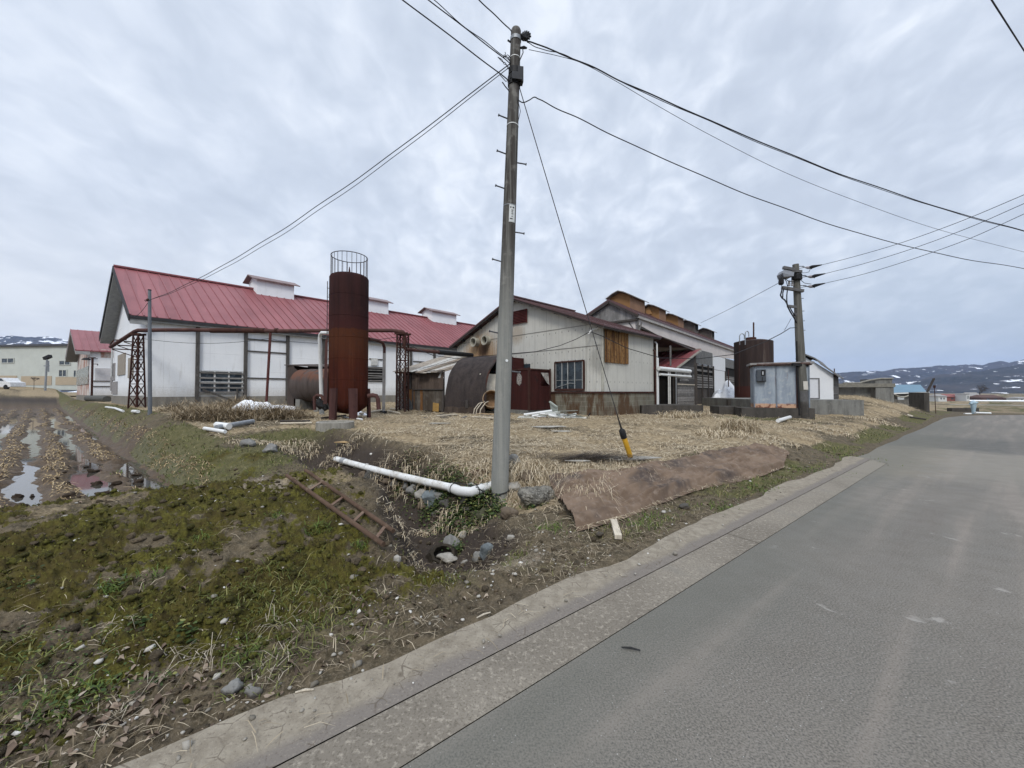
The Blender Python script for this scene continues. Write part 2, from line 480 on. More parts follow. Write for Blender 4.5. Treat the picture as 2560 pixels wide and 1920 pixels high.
def surface(X, Y):
    """terrain with its small relief, and the zones that decide what covers it"""
    Rr = np.hypot(X, Y)
    Z = H0(X, Y)
    n, s = ns(X, Y); u, v = uv_field(X, Y)
    d, sg, zb, tt, L = ditch_dist(X, Y)
    left = np.where(tt < L - .01, sg > 0, u < .8) & (s < 7) | (u < .6)
    wob = fbm(X, Y, .8, 4, 21)
    off = ss(n, 2.25, 2.5) * (1 - ss(Rr, 40, 90))
    ditchm = (1 - ss(d, .55, 1.0)) * (1 - ss(tt, L - 2, L)) * ss(n, 2.9, 3.5)
    # zones
    patch = .78 + .80 * fbm(X, Y, 1.15, 4, 33) + .75 * fbm(X, Y, 4.2, 4, 35) + .35 * fbm(X, Y, 14, 3, 37)
    moss = np.where(left, ss(n, 2.5, 3.2) * (1 - ss(n, 5.9, 7.0)) * ss(patch, .30, .95), 0)
    moss = np.where(left, np.maximum(moss, .8 * ss(v, 4, 6) * (1 - ss(v, 9, 12)) * ss(u, -.5, .4) * ss(wob, -.1, .3)), moss)
    moss = moss * (1 - ditchm)
    straw = np.where(~left, np.maximum(ss(n, 3.2, 4.2) * ss(s + (n - 4) * .8, 2.2, 4.2), ss(n + .5 * wob, 2.9, 3.5) * ss(s, 7.5, 10)), 0)
    straw = straw * (.82 + .9 * wob) * (1 - (1 - ss(d, .75, 1.25)) * (1 - ss(tt, L - 2, L)))
    mud = np.where((u < .6) & (n > 6.2), ss(-u, -.35, .1) * ss(n, 7.0, 7.8), 0) * (1 - ss(v, 62, 72))
    grass = np.where(left, ss(n + wob, 6, 8), 0) * ss(u + .8 * wob, -1.1, -.3) * (1 - ss(u, 1.2, 2.4)) * ss(v, 4, 6)
    grass = np.where(left & (n > 5.8) & (u < -.3), .35 * ss(n, 5.8, 6.6) * (1 - ss(n, 7.4, 8.0)), grass)
    verge = (~left) * ss(n, 2.3, 2.5) * (1 - ss(n, 3.0, 3.5)) * ss(s, 4.0, 8.0) * ss(wob, -.25, .1)
    grass = np.maximum(grass * (.72 + .9 * wob), verge)
    grass = np.maximum(grass, .45 * ss(n, 2.3, 2.6) * (1 - ss(n, 3.4, 4.0)) * (s > -1.5) * (s < 9) * ss(fbm(X, Y, 2.1, 3, 29), -.15, .15))
    g2 = np.exp(-((X + 5.6) / 1.3) ** 2 - ((Y - 9.7) / .7) ** 2) + .8 * np.exp(-((X - 10.5) / 2.4) ** 2 - ((Y - 16.2) / .9) ** 2)
    grass = np.maximum(grass, g2); straw = straw * (1 - .7 * np.clip(g2, 0, 1)) * (1 - .8 * verge)
    farz = ss(Rr, 45, 80)
    straw = np.maximum(straw, farz * .55 * (s > 20)); grass = np.maximum(grass, farz * (.45 + wob) * (s > 20))
    terr = (u < 1) * ss(v, 70, 73); straw = np.maximum(straw, terr * (.75 + .5 * wob)); mud = mud * (1 - terr)
    pale = np.where(left, .9 * np.exp(-((X + 2.9) / .75) ** 2 - ((Y - 4.6) / .55) ** 2), 0) + .75 * np.exp(-((X + .1) / .6) ** 2 - ((Y - 3.75) / .35) ** 2)
    pale = pale + .25 * ss(n, 5.6, 6.2) * (n < 7.5) * left
    straw = np.where(left & (s < 5) & (v < 8), np.maximum(straw, (.42 + .9 * wob) * ss(n, 4.9, 5.7) * (1 - ss(n, 6.5, 7.1))), straw)
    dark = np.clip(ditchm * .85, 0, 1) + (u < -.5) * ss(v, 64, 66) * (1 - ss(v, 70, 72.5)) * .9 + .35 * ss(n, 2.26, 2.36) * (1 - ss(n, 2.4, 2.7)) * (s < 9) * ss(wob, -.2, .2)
    # small relief
    f1 = fbm(X, Y, 3.2, 4, 41); f2 = fbm(X, Y, 16, 4, 43); f3 = fbm(X, Y, 55, 3, 47)
    lod1 = 1 - ss(Rr, 12, 30); lod2 = 1 - ss(Rr, 6, 14)
    dz = .045 * f1 + .032 * f2 * lod1 + .016 * f3 * lod2
    clump = np.clip(f2 + .35 * f3, -.1, .6)
    dz = dz + moss * .055 * clump * lod1 + .025 * ditchm * f2
    stub = np.abs(fbm(X, Y, 7, 3, 51))
    dz = dz + straw * (.05 * fbm(X, Y, 1.1, 3, 53) + .05 * stub * (1 - ss(Rr, 25, 50)))
    phase = u + .22 * fbm(X, Y, .5, 3, 61)
    furrow = np.cos(2 * np.pi * phase / .82)
    mudw = mud * (n > 7)
    wet = ss(-u, 2.2, 5.0) * ss(v, 8, 14) * (1 - ss(v, 45, 60))
    dz = dz + mudw * (.066 * furrow * (1 + .5 * wet) + .045 * fbm(X, Y, 1.4, 3, 63) - .055 * wet - .03 * ss(fbm(X, Y, .22, 2, 65), -.05, .25) - .004 * np.clip(v - 20, 0, 40))
    pud = 1.6 * np.exp(-((u + .55) / .95) ** 2 - ((v - 12.0) / 2.7) ** 2) + .8 * np.exp(-((u + 2.6) / .8) ** 2 - ((v - 11.5) / 2.0) ** 2) + .9 * np.exp(-((u + 4.5) / .9) ** 2 - ((v - 15) / 2.6) ** 2)
    dz = dz - .085 * np.clip(pud, 0, 1) * mudw * ss(.34 + 1.5 * fbm(X, Y, 1.6, 3, 67), -.1, .25)
    rough_far = (u < -.5) * ss(v, 64, 69) * (1 - ss(v, 82, 95)) * .35 * fbm(X, Y, .6, 4, 71)
    Z = Z + dz * off + rough_far
    cl_ = lambda q: np.clip(q, 0, 1)
    return Z, cl_(moss), cl_(straw), cl_(mud), cl_(grass), cl_(pale), cl_(dark), left, ditchm

def make_ground():
    az = np.concatenate([np.linspace(-66, 66, 1080), np.linspace(66, 294, 60)[1:-1]])
    r = np.concatenate([np.geomspace(.3, 1.1, 16)[:-1], np.geomspace(1.1, 8, 330)[:-1], np.geomspace(8, 60, 190)[:-1], np.geomspace(60, 5000, 66)])
    A, Rr = np.meshgrid(np.radians(az), r)
    X = Rr * np.sin(A); Y = Rr * np.cos(A)
    Z, moss, straw, mud, grass, pale, dark, left, ditchm = surface(X, Y)
    nA, nR = len(az), len(r)
    idx = np.arange(nA * nR).reshape(nR, nA)
    a = idx[:-1, :]; b = np.roll(idx, -1, 1)[:-1, :]; c = np.roll(idx, -1, 1)[1:, :]; dd = idx[1:, :]
    Fq = np.stack([a, b, c, dd], -1).reshape(-1, 4)[:, ::-1]
    V = np.stack([X, Y, Z], -1).reshape(-1, 3)
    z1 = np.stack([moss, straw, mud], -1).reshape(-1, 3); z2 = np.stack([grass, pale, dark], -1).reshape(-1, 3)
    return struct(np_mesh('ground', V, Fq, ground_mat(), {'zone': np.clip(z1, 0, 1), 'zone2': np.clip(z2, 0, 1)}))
make_ground()

# ------------------------------------------------------------------ water standing in the field
def water_mat():
    k = NT('field_water'); P = k.geo()
    k.col((.055, .050, .042)).rough(.035).spec(.55)
    k.bump(k.noise(P, 5, 2, .5), .02, .01)
    return k.m
q = MB()
def fp(u, v):      # field coordinates -> world
    X = .629 * (u + 1.95) - .777 * v; Y = .777 * (u + 1.95) + .629 * v
    return Vector((X, Y, -.206))
q.poly([fp(-.2, 2.0), fp(-.2, 62), fp(-40, 62), fp(-40, -34)])
struct(q.build('field_water', water_mat()))

# ------------------------------------------------------------------ road, gutter, shoulder
def rp(n, s, z=0.):
    return Vector((-.618 * n + .786 * s, .786 * n + .618 * s, z))

def asphalt_mat():
    k = NT('asphalt'); P = k.geo()
    al = k.mapv(P, (1, 1, 1), rot=(0, 0, R(-38)))          # x along the road
    n1 = k.noise(P, .55, 4, .55); n2 = k.noise(P, 4, 5, .6); n3 = k.noise(P, 95, 3, .7); sp = k.voro(P, 95)
    st = k.noise(k.mapv(al, (.10, 1.5, 1)), 1.6, 4, .55, .2)
    c = k.mix(k.rng(n1, .3, .7), (.114, .106, .091), (.146, .132, .112))
    c = k.mix(k.rng(st, .46, .66, 0, .85), c, (.235, .200, .168))
    c = k.mix(k.rng(st, .30, .44, .7, 0), c, (.105, .090, .076))
    c = k.mix(k.rng(n2, .35, .75, 0, .35), c, (.088, .080, .066))
    c = k.mix(k.rng(n3, .40, .66, 0, .85), c, (.225, .205, .176)); n5 = k.noise(P, 48, 4, .7); c = k.mix(k.rng(n5, .52, .70, 0, .38), c, (.072, .066, .056)); c = k.mix(k.rng(n5, .44, .30, 0, .35), c, (.215, .198, .172))
    c = k.mix(k.rng(n3, .48, .34, 0, .6), c, (.045, .045, .045))
    br = k.voro(P, 60, out='Color'); brs = k.sep(br)
    c = k.mix(k.math('MULTIPLY', k.rng(k.voro(P, 60), .16, .10), k.rng(brs[0], .90, .93)), c, (.52, .51, .48))
    wp = k.math('MULTIPLY', k.rng(k.noise(P, 2.4, 3, .6, .6), .66, .72), k.rng(k.noise(P, 17, 3, .6), .42, .6))
    c = k.mix(k.math('MULTIPLY', wp, .6), c, (.33, .31, .28))
    # sand washed over the carriageway before the bend, damp dark band behind it
    sy = k.sep(P); dist = k.math('ADD', k.math('MULTIPLY', sy[0], .786), k.math('MULTIPLY', sy[1], .618))
    dd = k.math('ADD', dist, k.math('MULTIPLY', k.math('SUBTRACT', k.noise(P, .35, 4, .6), .5), 7))
    sand = k.math('MULTIPLY', k.rng(dd, 9.5, 12.5), k.rng(dd, 17.5, 14.5))
    c = k.mix(k.math('MULTIPLY', sand, .62), c, (.225, .205, .170))
    sand2 = k.math('MULTIPLY', k.math('MULTIPLY', k.rng(dd, 8.5, 11), k.rng(dd, 24, 17)), k.rng(k.math('ADD', k.math('SUBTRACT', k.math('MULTIPLY', sy[1], .786), k.math('MULTIPLY', sy[0], .618)), k.math('MULTIPLY', k.math('SUBTRACT', n2, .5), 1.2)), .5, 1.5))
    c = k.mix(k.math('MULTIPLY', sand2, .9), c, (.20, .175, .135))
    wet = k.math('MULTIPLY', k.rng(dd, 15, 17), k.rng(dd, 24, 19))
    c = k.mix(k.math('MULTIPLY', wet, .5), c, (.062, .066, .062))
    edge = k.math('SUBTRACT', k.math('MULTIPLY', sy[1], .786), k.math('MULTIPLY', sy[0], .618))
    en = k.math('ADD', edge, k.math('MULTIPLY', k.math('SUBTRACT', k.noise(P, .8, 4, .6), .5), 1.0))
    c = k.mix(k.math('MULTIPLY', k.rng(en, .7, 1.6), .5), c, (.105, .107, .090))
    k.col(c).rough(k.rng(n2, .2, .8, .72, .92)).spec(.35)
    k.bump(n3, .12, .004)
    return k.m

EDGE = [rp(1.605, s) for s in (-14, -6, -2, 0, 2, 4, 6, 9, 12)] + [rp(2.20 + .05 * math.sin(s * 1.7), s, .004) for s in (12.3, 13.5, 15, 16.5, 18, 20, 22, 25, 28, 31, 34, 36)] + [Vector(p) for p in ((30.6, 26.05, 0), (33.3, 26.6, 0), (36.5, 26.85, 0), (46, 27.0, 0), (75, 27.2, 0))]
FAR = [Vector(p) for p in ((75, 17, 0), (50, 17, 0))] + [rp(-7.5, s) for s in (44, 30, 20, 10, 0, -14)]
q = MB()
def subdiv(pts, st=2.0):
    out = []
    for a, b in zip(pts[:-1], pts[1:]):
        m = max(1, int((b - a).length / st))
        out += [a.lerp(b, i / m) for i in range(m)]
    return out + [pts[-1]]
q.poly(EDGE + FAR)
struct(q.build('road', asphalt_mat()))

def gutter_mat():
    k = NT('gutter_concrete'); P = k.geo()
    n1 = k.noise(P, .9, 4, .6); n2 = k.noise(P, 30, 4, .7); n3 = k.noise(P, 75, 3, .7); pt = k.voro(P, 60)
    c = k.mix(k.rng(n1, .35, .65), (.165, .145, .118), (.225, .200, .163))
    c = k.mix(k.rng(n2, .5, .68, 0, .8), c, (.335, .300, .245))
    c = k.mix(k.rng(n3, .50, .36, 0, .6), c, (.090, .077, .060))
    c = k.mix(k.rng(n1, .60, .75, 0, .5), c, (.14, .135, .12))
    sy = k.sep(P); dist = k.math('ADD', k.math('MULTIPLY', sy[0], .786), k.math('MULTIPLY', sy[1], .618)); dd = k.math('ADD', dist, k.math('MULTIPLY', k.math('SUBTRACT', n1, .5), 5))
    c = k.mix(k.math('MULTIPLY', k.rng(dd, 7.5, 11.), .9), c, (.215, .195, .160))
    k.col(c).rough(.9); k.bump(k.math('ADD', n2, n3), .5, .006); return k.m

def shoulder_mat():
    k = NT('shoulder_soil'); P = k.geo()
    n1 = k.noise(P, 1.4, 4, .6); n2 = k.noise(P, 12, 5, .6); n3 = k.noise(P, 70, 3, .6)
    cr = k.voro(k.mapv(P, (1, 1, 1)), 9, 'DISTANCE_TO_EDGE')
    wp = k.noise(P, 6, 3, .6)
    c = k.mix(k.rng(n2, .3, .7), (.195, .168, .130), (.285, .253, .200))
    sy = k.sep(P); edge = k.math('SUBTRACT', k.math('MULTIPLY', sy[1], .786), k.math('MULTIPLY', sy[0], .618))
    en = k.math('ADD', edge, k.math('MULTIPLY', k.math('SUBTRACT', n1, .5), .16))
    c = k.mix(k.rng(en, 2.08, 2.00), c, (.175, .155, .135))
    c = k.mix(k.math('MULTIPLY', k.rng(cr, .035, .008), k.rng(wp, .50, .60, 0, .75)), c, (.105, .085, .065))
    c = k.mix(k.rng(n3, .56, .72, 0, .5), c, (.33, .29, .235))
    c = k.mix(k.rng(n3, .42, .32, 0, .5), c, (.09, .07, .055))
    k.col(c).rough(.95); k.bump(k.math('ADD', n2, n3), .45, .012); return k.m

# gutter blocks: real joints every 10 m, one of them near the lower edge of the photo
def strip(n0, n1, s0, s1, z0, z1, ns_=4, wobble=None, seed=3):
    ss_ = np.linspace(s0, s1, max(2, int((s1 - s0) / .25) + 1)); V = []; Fq = []
    nn = np.linspace(0, 1, ns_)
    for i, s in enumerate(ss_):
        e = 0 if wobble is None else wobble * float(fbm(np.array([s]), np.array([.3]), .9, 4, seed)[0]) * 2
        for tt in nn:
            V.append(rp(n0 + (n1 + e - n0) * tt, s, z0 + (z1 - z0) * tt))
    for i in range(len(ss_) - 1):
        for j in range(ns_ - 1):
            a = i * ns_ + j; Fq.append((a, a + 1, a + ns_ + 1, a + ns_))
    return [tuple(v) for v in V], Fq
GM = gutter_mat()
g = MB()
for s0, s1 in ((-14, -.395), (-.385, 4.60), (4.61, 9.6), (9.61, 12.2)):
    v, f = strip(1.617, 1.930, s0, s1, -.006, .006, 3)
    k0 = len(g.v); g.v.extend(Vector(p) for p in v); g.f.extend(tuple(k0 + i for i in ff) for ff in f)
struct(g.build('gutter', GM))
g = MB(); v, f = strip(1.936, 2.29, -14, 12.4, .008, .028, 5, .09)
g.v.extend(Vector(p) for p in v); g.f.extend(f)
struct(g.build('road_shoulder', shoulder_mat(), smooth=True))
# ------------------------------------------------------------------ materials of the buildings
def m_white_wall():
    k = NT('white_board_wall'); u = k.uv(); s_ = k.sep(u)
    n1 = k.noise(u, .7, 4, .6); n2 = k.noise(k.mapv(u, (3.2, .35, 1)), 1.6, 5, .65); n3 = k.noise(u, 14, 4, .6)
    c = k.mix(k.rng(n1, .3, .7), (.75, .775, .80), (.82, .84, .86))
    c = k.mix(k.rng(n2, .54, .76, 0, .45), c, (.50, .50, .48))
    lap = k.math('FRACT', k.math('MULTIPLY', s_[1], 1.1))
    lm = k.math('MULTIPLY', k.rng(lap, .022, .008), k.rng(k.noise(u, .5, 2, .5), .42, .6))
    c = k.mix(k.math('MULTIPLY', lm, .6), c, (.40, .41, .42))
    vj = k.math('FRACT', k.math('MULTIPLY', s_[0], .55))
    c = k.mix(k.math('MULTIPLY', k.rng(vj, .012, .004), .35), c, (.45, .46, .46))
    c = k.mix(k.rng(n3, .62, .78, 0, .25), c, (.55, .53, .50))
    bz = k.math('ADD', s_[1], k.math('MULTIPLY', k.math('SUBTRACT', k.math('ADD', n2, n3), 1.), .9)); c = k.mix(k.rng(bz, 2.1, 1.25, 0, .55), c, (.40, .375, .33))
    k.col(c).rough(.62); k.bump(k.math('ADD', lap, n3), .12, .02); return k.m

def m_roof_red(name='red_metal_roof', c1=(.180, .050, .055), c2=(.235, .076, .081)):
    k = NT(name); u = k.uv(); s_ = k.sep(u)
    n1 = k.noise(u, .5, 4, .6); n2 = k.noise(k.mapv(u, (2.5, .3, 1)), 2.2, 5, .6); n3 = k.noise(u, 12, 3, .6)
    c = k.mix(k.rng(n1, .3, .7), c1, c2)
    c = k.mix(k.rng(n2, .55, .8, 0, .5), c, tuple(x * .72 for x in c1))
    c = k.mix(k.rng(n3, .6, .8, 0, .35), c, (.42, .19, .18))
    wn = k.n('TexWhiteNoise', noise_dimensions='1D'); k.put(wn.inputs['W'], k.math('FLOOR', k.math('MULTIPLY', s_[0], 2.17))); c = k.mix(k.math('MULTIPLY', wn.outputs['Value'], .38), c, tuple(x * 1.45 for x in c2)); c = k.mix(k.rng(n2, .30, .42, .35, 0), c, tuple(x * 1.3 + .02 for x in c2))
    lap = k.math('FRACT', k.math('MULTIPLY', s_[1], .55))
    c = k.mix(k.math('MULTIPLY', k.rng(lap, .03, .01), .4), c, (.18, .05, .06))
    k.col(c).rough(.48).spec(.4); return k.m

def m_corr(name='corrugated_sheet', base=(.555, .548, .500), rust=None, pitch=14.0, stain=.4, xs=1.):
    """corrugated cement sheets: ribs along v, joints, bolt rows, streaks; rust = [(world centre, radius), ...]"""
    k = NT(name); u = k.uv(); s_ = k.sep(u); P = k.geo()
    rib = k.wave(u, pitch / 6.2832 * 2 * 1.0, 0, 'X')
    n1 = k.noise(u, .8, 4, .6); n2 = k.noise(k.mapv(u, (6, .28, 1)), 1.7, 5, .65); n3 = k.noise(u, 18, 4, .65)
    c = k.mix(k.rng(n1, .3, .7), base, tuple(x * 1.14 for x in base))
    c = k.mix(k.rng(n2, .52, .78, 0, stain), c, (.20, .185, .15))
    c = k.mix(k.rng(n2, .25, .42, .35, 0), c, tuple(x * 1.18 for x in base))
    c = k.mix(k.rng(n3, .6, .8, 0, .35), c, (.26, .235, .19))
    c = k.mix(k.math('MULTIPLY', k.rng(rib, .28, .0), .30), c, tuple(x * .50 for x in base))
    sh = k.math('FRACT', k.math('MULTIPLY', s_[0], 1.38))
    c = k.mix(k.math('MULTIPLY', k.rng(sh, .030, .010), .6), c, (.14, .13, .115))
    for zrow in (2.02, 2.96, 3.36, 4.25):
        bx = k.math('ABSOLUTE', k.math('SUBTRACT', k.math('FRACT', k.math('MULTIPLY', s_[0], 2.76)), .5))
        bz = k.math('ABSOLUTE', k.math('SUBTRACT', s_[1], zrow))
        bm = k.math('MULTIPLY', k.rng(bx, .055, .03), k.rng(bz, .045, .025))
        c = k.mix(k.math('MULTIPLY', bm, .75), c, (.09, .08, .07))
    for (ctr, rad, colr, am) in (rust or []):
        q = k.n('VectorMath', operation='DISTANCE'); k.put(q.inputs[0], k.mapv(P, (1, 1, 1))); q.inputs[1].default_value = ctr
        dd = k.math('ADD', q.outputs['Value'], k.math('MULTIPLY', k.math('SUBTRACT', k.math('ADD', n3, n2), 1.), rad * .8))
        c = k.mix(k.math('MULTIPLY', k.rng(dd, rad, rad * .35), am), c, colr)
    k.col(c).rough(.85); k.bump(k.math('ADD', rib, k.math('MULTIPLY', n3, .15)), .9, .022); return k.m

def m_rust(name, c1, c2, c3, metal=0., vert=True, sc=1., bumps=.3):
    k = NT(name); o = k.obj()
    n1 = k.noise(k.mapv(o, (3, 3, .35) if vert else (1, 1, 1)), 1.1 * sc, 5, .65); n2 = k.noise(o, 5 * sc, 5, .6); n3 = k.noise(o, 40 * sc, 3, .6)
    c = k.mix(k.rng(n1, .32, .62), c1, c2); c = k.mix(k.rng(n2, .52, .72, 0, .8), c, c3)
    c = k.mix(k.rng(n3, .55, .75, 0, .4), c, tuple(x * .5 for x in c1))
    k.col(c).rough(.88).metal(metal).spec(.1); k.bump(k.math('ADD', n2, n3), bumps, .01); return k.m

def m_planks(name, c1, c2, c3=None, rough=.9, vert=True):
    k = NT(name); u = k.uv(); isl = k.island()
    g = k.noise(k.mapv(u, (18, 1.2, 1) if vert else (1.2, 18, 1)), 2, 5, .65); n2 = k.noise(u, 3, 4, .6)
    c = k.mix(isl, c1, c2)
    if c3: c = k.mix(k.rng(isl, .80, .86), c, c3)
    c = k.mix(k.rng(g, .42, .7, 0, .7), c, tuple(x * .45 for x in c1))
    c = k.mix(k.rng(n2, .5, .75, 0, .45), c, tuple(min(1, x * 1.35) for x in c2))
    k.col(c).rough(rough); k.bump(g, .4, .01); return k.m

def m_block():
    k = NT('concrete_block_wall'); u = k.uv(); P = k.geo()
    b = k.n('TexBrick'); k.put(b.inputs['Vector'], u); b.offset = .5
    for nm, v in (('Scale', 1.), ('Mortar Size', .010), ('Mortar Smooth', .3), ('Bias', 0.), ('Brick Width', .40), ('Row Height', .20)): b.inputs[nm].default_value = v
    b.inputs['Color1'].default_value = (.150, .143, .112, 1); b.inputs['Color2'].default_value = (.205, .195, .150, 1); b.inputs['Mortar'].default_value = (.25, .24, .20, 1)
    n1 = k.noise(k.mapv(u, (2.2, .5, 1)), 1.1, 5, .65); n2 = k.noise(u, 12, 4, .6); n0 = k.noise(u, .55, 3, .5)
    c = k.mix(k.math('MULTIPLY', k.rng(n1, .40, .56), k.rng(n0, .36, .52)), b.outputs['Color'], (.085, .050, .028))
    c = k.mix(k.rng(n2, .5, .75, 0, .5), c, (.12, .115, .10))
    k.col(c).rough(.93); k.bump(k.math('ADD', b.outputs['Fac'], n2), .4, .01); return k.m

def m_concrete(name, c=(.27, .265, .245), dark=(.12, .115, .105), streak=.7):
    k = NT(name); u = k.uv(); o = k.obj()
    n1 = k.noise(k.mapv(u, (2.5, .5, 1)), 1.3, 5, .65); n2 = k.noise(o, 9, 5, .6); n3 = k.noise(o, 60, 3, .6)
    cc = k.mix(k.rng(n1, .38, .68, 0, streak), c, dark); cc = k.mix(k.rng(n2, .5, .72, 0, .5), cc, tuple(min(1, x * 1.25) for x in c))
    cc = k.mix(k.rng(n3, .4, .3, 0, .5), cc, dark)
    k.col(cc).rough(.92); k.bump(k.math('ADD', n2, n3), .35, .008); return k.m

def m_glass(name='window_glass', c=(.035, .045, .055)):
    k = NT(name); u = k.uv(); n = k.noise(u, 2.2, 4, .6)
    k.col(k.mix(k.rng(n, .4, .7), c, tuple(x * 2.2 for x in c))).rough(k.rng(n, .3, .7, .10, .4)).spec(.5); return k.m

WHITE = m_white_wall(); REDROOF = m_roof_red(); GLASS = m_glass()
BROWNROOF = m_roof_red('brown_metal_roof', (.068, .036, .036), (.105, .055, .054))
VENTROOF = m_roof_red('vent_roof_metal', (.13, .085, .082), (.19, .13, .125))
FOUND = m_concrete('foundation_concrete', (.235, .22, .19), (.13, .12, .105))
CONC = m_concrete('grey_concrete', (.20, .20, .185), (.085, .083, .078))
DARKCONC = m_concrete('dark_concrete', (.075, .068, .060), (.035, .032, .028))
GREYWOOD = m_planks('grey_weathered_boards', (.085, .080, .078), (.185, .178, .172))
GREYWOODH = m_planks('grey_weathered_laths', (.115, .110, .105), (.26, .25, .24), vert=False)
DARKWOOD = m_planks('dark_timber', (.035, .030, .028), (.085, .075, .068))
POSTWOOD = m_planks('weathered_post', (.050, .046, .043), (.12, .112, .105))
PALEWOOD = m_planks('pale_timber', (.42, .37, .29), (.58, .52, .42))
SOFFIT = plain('grey_soffit', (.34, .345, .34), .8, .2)
DARK = plain('interior_shade', (.012, .011, .010), .9, .3)  # near-black colour stands in for the shade inside openings
RUSTPIPE = m_rust('rust_brown_pipe', (.060, .030, .028), (.095, .050, .044), (.135, .070, .050), vert=False)
RUSTDARK = m_rust('dark_rust_steel', (.040, .020, .017), (.062, .030, .024), (.09, .042, .03))
GALV = plain('galvanised_steel', (.30, .32, .34), .5, .25, 9, .35)
PVC = plain('white_plastic_pipe', (.70, .71, .70), .42, .10, 3, spec=.45)
SNOW = plain('old_snow', (.80, .82, .85), .75, .12, 5, bump=.4)
BLACKR = plain('black_rubber', (.02, .02, .021), .6, .3)
CABLE = plain('black_cable', (.028, .028, .032), .6, .2)

def gable(fr, L, Wd, zw, rise, z0=0., mat=None):
    """closed pentagon prism walls (no roof): x 0..L, y 0..Wd"""
    m = MB()
    p = lambda x, y, z: fr.w(x, y, z)
    for x in (0, L):
        m.poly([p(x, 0, z0), p(x, Wd, z0), p(x, Wd, zw), p(x, Wd / 2, zw + rise), p(x, 0, zw)])
    for y in (0, Wd):
        m.poly([p(0, y, z0), p(L, y, z0), p(L, y, zw), p(0, y, zw)])
    return m

def roof_seams(m, fr, x0, x1, yE, zE, yR, zR, th, pitch, rib=.035, ribw=.05):
    """one roof slope from eave (yE, zE) to ridge (yR, zR), with standing seams"""
    m.hexa([fr.w(x0, yE, zE - th), fr.w(x1, yE, zE - th), fr.w(x1, yR, zR - th), fr.w(x0, yR, zR - th)],
           [fr.w(x0, yE, zE), fr.w(x1, yE, zE), fr.w(x1, yR, zR), fr.w(x0, yR, zR)])
    if pitch:
        n = int((x1 - x0) / pitch)
        for i in range(n + 1):
            x = x0 + .03 + (x1 - x0 - .06) * i / n
            m.beam(fr.w(x, yE - (.015 if yR > yE else -.015), zE + rib / 2), fr.w(x, yR, zR + rib / 2), ribw, rib)

def planks(m, fr, plane, a0, a1, z0, z1, wdt, off=0., gap=.006, th=.022, vert=True, jit=.012, end=.03, rr=None, skip=0.):
    """boards on plane 'x' (y varies) or 'y' (x varies) of a frame"""
    rr = rr or rng
    if vert:
        a = a0
        while a < a1 - .01:
            b = min(a1, a + wdt * rr.uniform(.85, 1.15)); o = off + rr.uniform(-jit, jit); e0 = rr.uniform(0, end); e1 = rr.uniform(0, end)
            if rr.random() >= skip:
                if plane == 'y': m.box(fr, a + gap / 2, b - gap / 2, o - th, o, z0 + e0, z1 - e1)
                else: m.box(fr, o - th, o, a + gap / 2, b - gap / 2, z0 + e0, z1 - e1)
            a = b
    else:
        z = z0
        while z < z1 - .01:
            b = min(z1, z + wdt * rr.uniform(.92, 1.08)); o = off + rr.uniform(-jit, jit)
            if rr.random() >= skip:
                t = rr.uniform(-.012, .012)
                if plane == 'y': m.box(fr, a0 - rr.uniform(0, end), a1 + rr.uniform(0, end), o - th, o, z + gap / 2 + t, b - gap / 2 + t)
                else: m.box(fr, o - th, o, a0 - rr.uniform(0, end), a1 + rr.uniform(0, end), z + gap / 2 + t, b - gap / 2 + t)
            z = b
# ================================================================== long white barn with the red roof
B = Fr(-17.68, 18.52, .9, 43.7, -51.6)
BL, BW = 33.0, 11.2
zf, zw = 1.365 - .9, 5.28 - .9
barn = thing('white_barn', 'long white barn under a faded red metal roof with three white roof vents', 'barn', B.w(0, 0, 0))
rise = (8.56 - 5.28) * 1.0
gable(B, BL, BW, zw, rise, zf).build('wall', WHITE, barn)
m = MB(); m.box(B, -.05, BL, -.05, BW + .05, -.6, zf); m.build('foundation', FOUND, barn)
g, o_ = .62, .30
sl_ = rise / (BW / 2)
m = MB()
zE = zw + .12 - o_ * sl_
roof_seams(m, B, -g, BL + g, -o_, zE, BW / 2, zw + .12 + rise, .10, .46)
roof_seams(m, B, -g, BL + g, BW + o_, zE, BW / 2, zw + .12 + rise, .10, .46)
m.beam(B.w(-g, BW / 2, zw + .17 + rise), B.w(BL + g, BW / 2, zw + .17 + rise), .26, .09)
m.build('roof', REDROOF, barn)
m = MB()          # eave boards and gable soffit
m.box(B, -g + .04, BL, -o_ + .02, 0, zE - .26, zE - .115)
for (y0, y1) in ((-o_, BW / 2), (BW + o_, BW / 2)):
    m.hexa([B.w(-g + .02, y0, zE - .42 + (0)), B.w(-.004, y0, zE - .42), B.w(-.004, y1, zw + rise - .3), B.w(-g + .02, y1, zw + rise - .3)],
           [B.w(-g + .02, y0, zE - .112), B.w(-.004, y0, zE - .112), B.w(-.004, y1, zw + rise + .005), B.w(-g + .02, y1, zw + rise + .005)])
m.build('soffit', SOFFIT, barn)
m = MB()
for (y0, y1) in ((-o_ - .03, BW / 2), (BW + o_ + .03, BW / 2)):
    m.hexa([B.w(-g - .035, y0, zE - .30), B.w(-g - .004, y0, zE - .30), B.w(-g - .004, y1, zw + rise - .16), B.w(-g - .035, y1, zw + rise - .16)],
           [B.w(-g - .035, y0, zE + .03), B.w(-g - .004, y0, zE + .03), B.w(-g - .004, y1, zw + rise + .16), B.w(-g - .035, y1, zw + rise + .16)])
m.box(B, -g, BL, -o_ - .05, -o_ - .004, zE - .17, zE - .03)
m.build('bargeboard', plain('dark_trim', (.045, .045, .048), .7), barn)
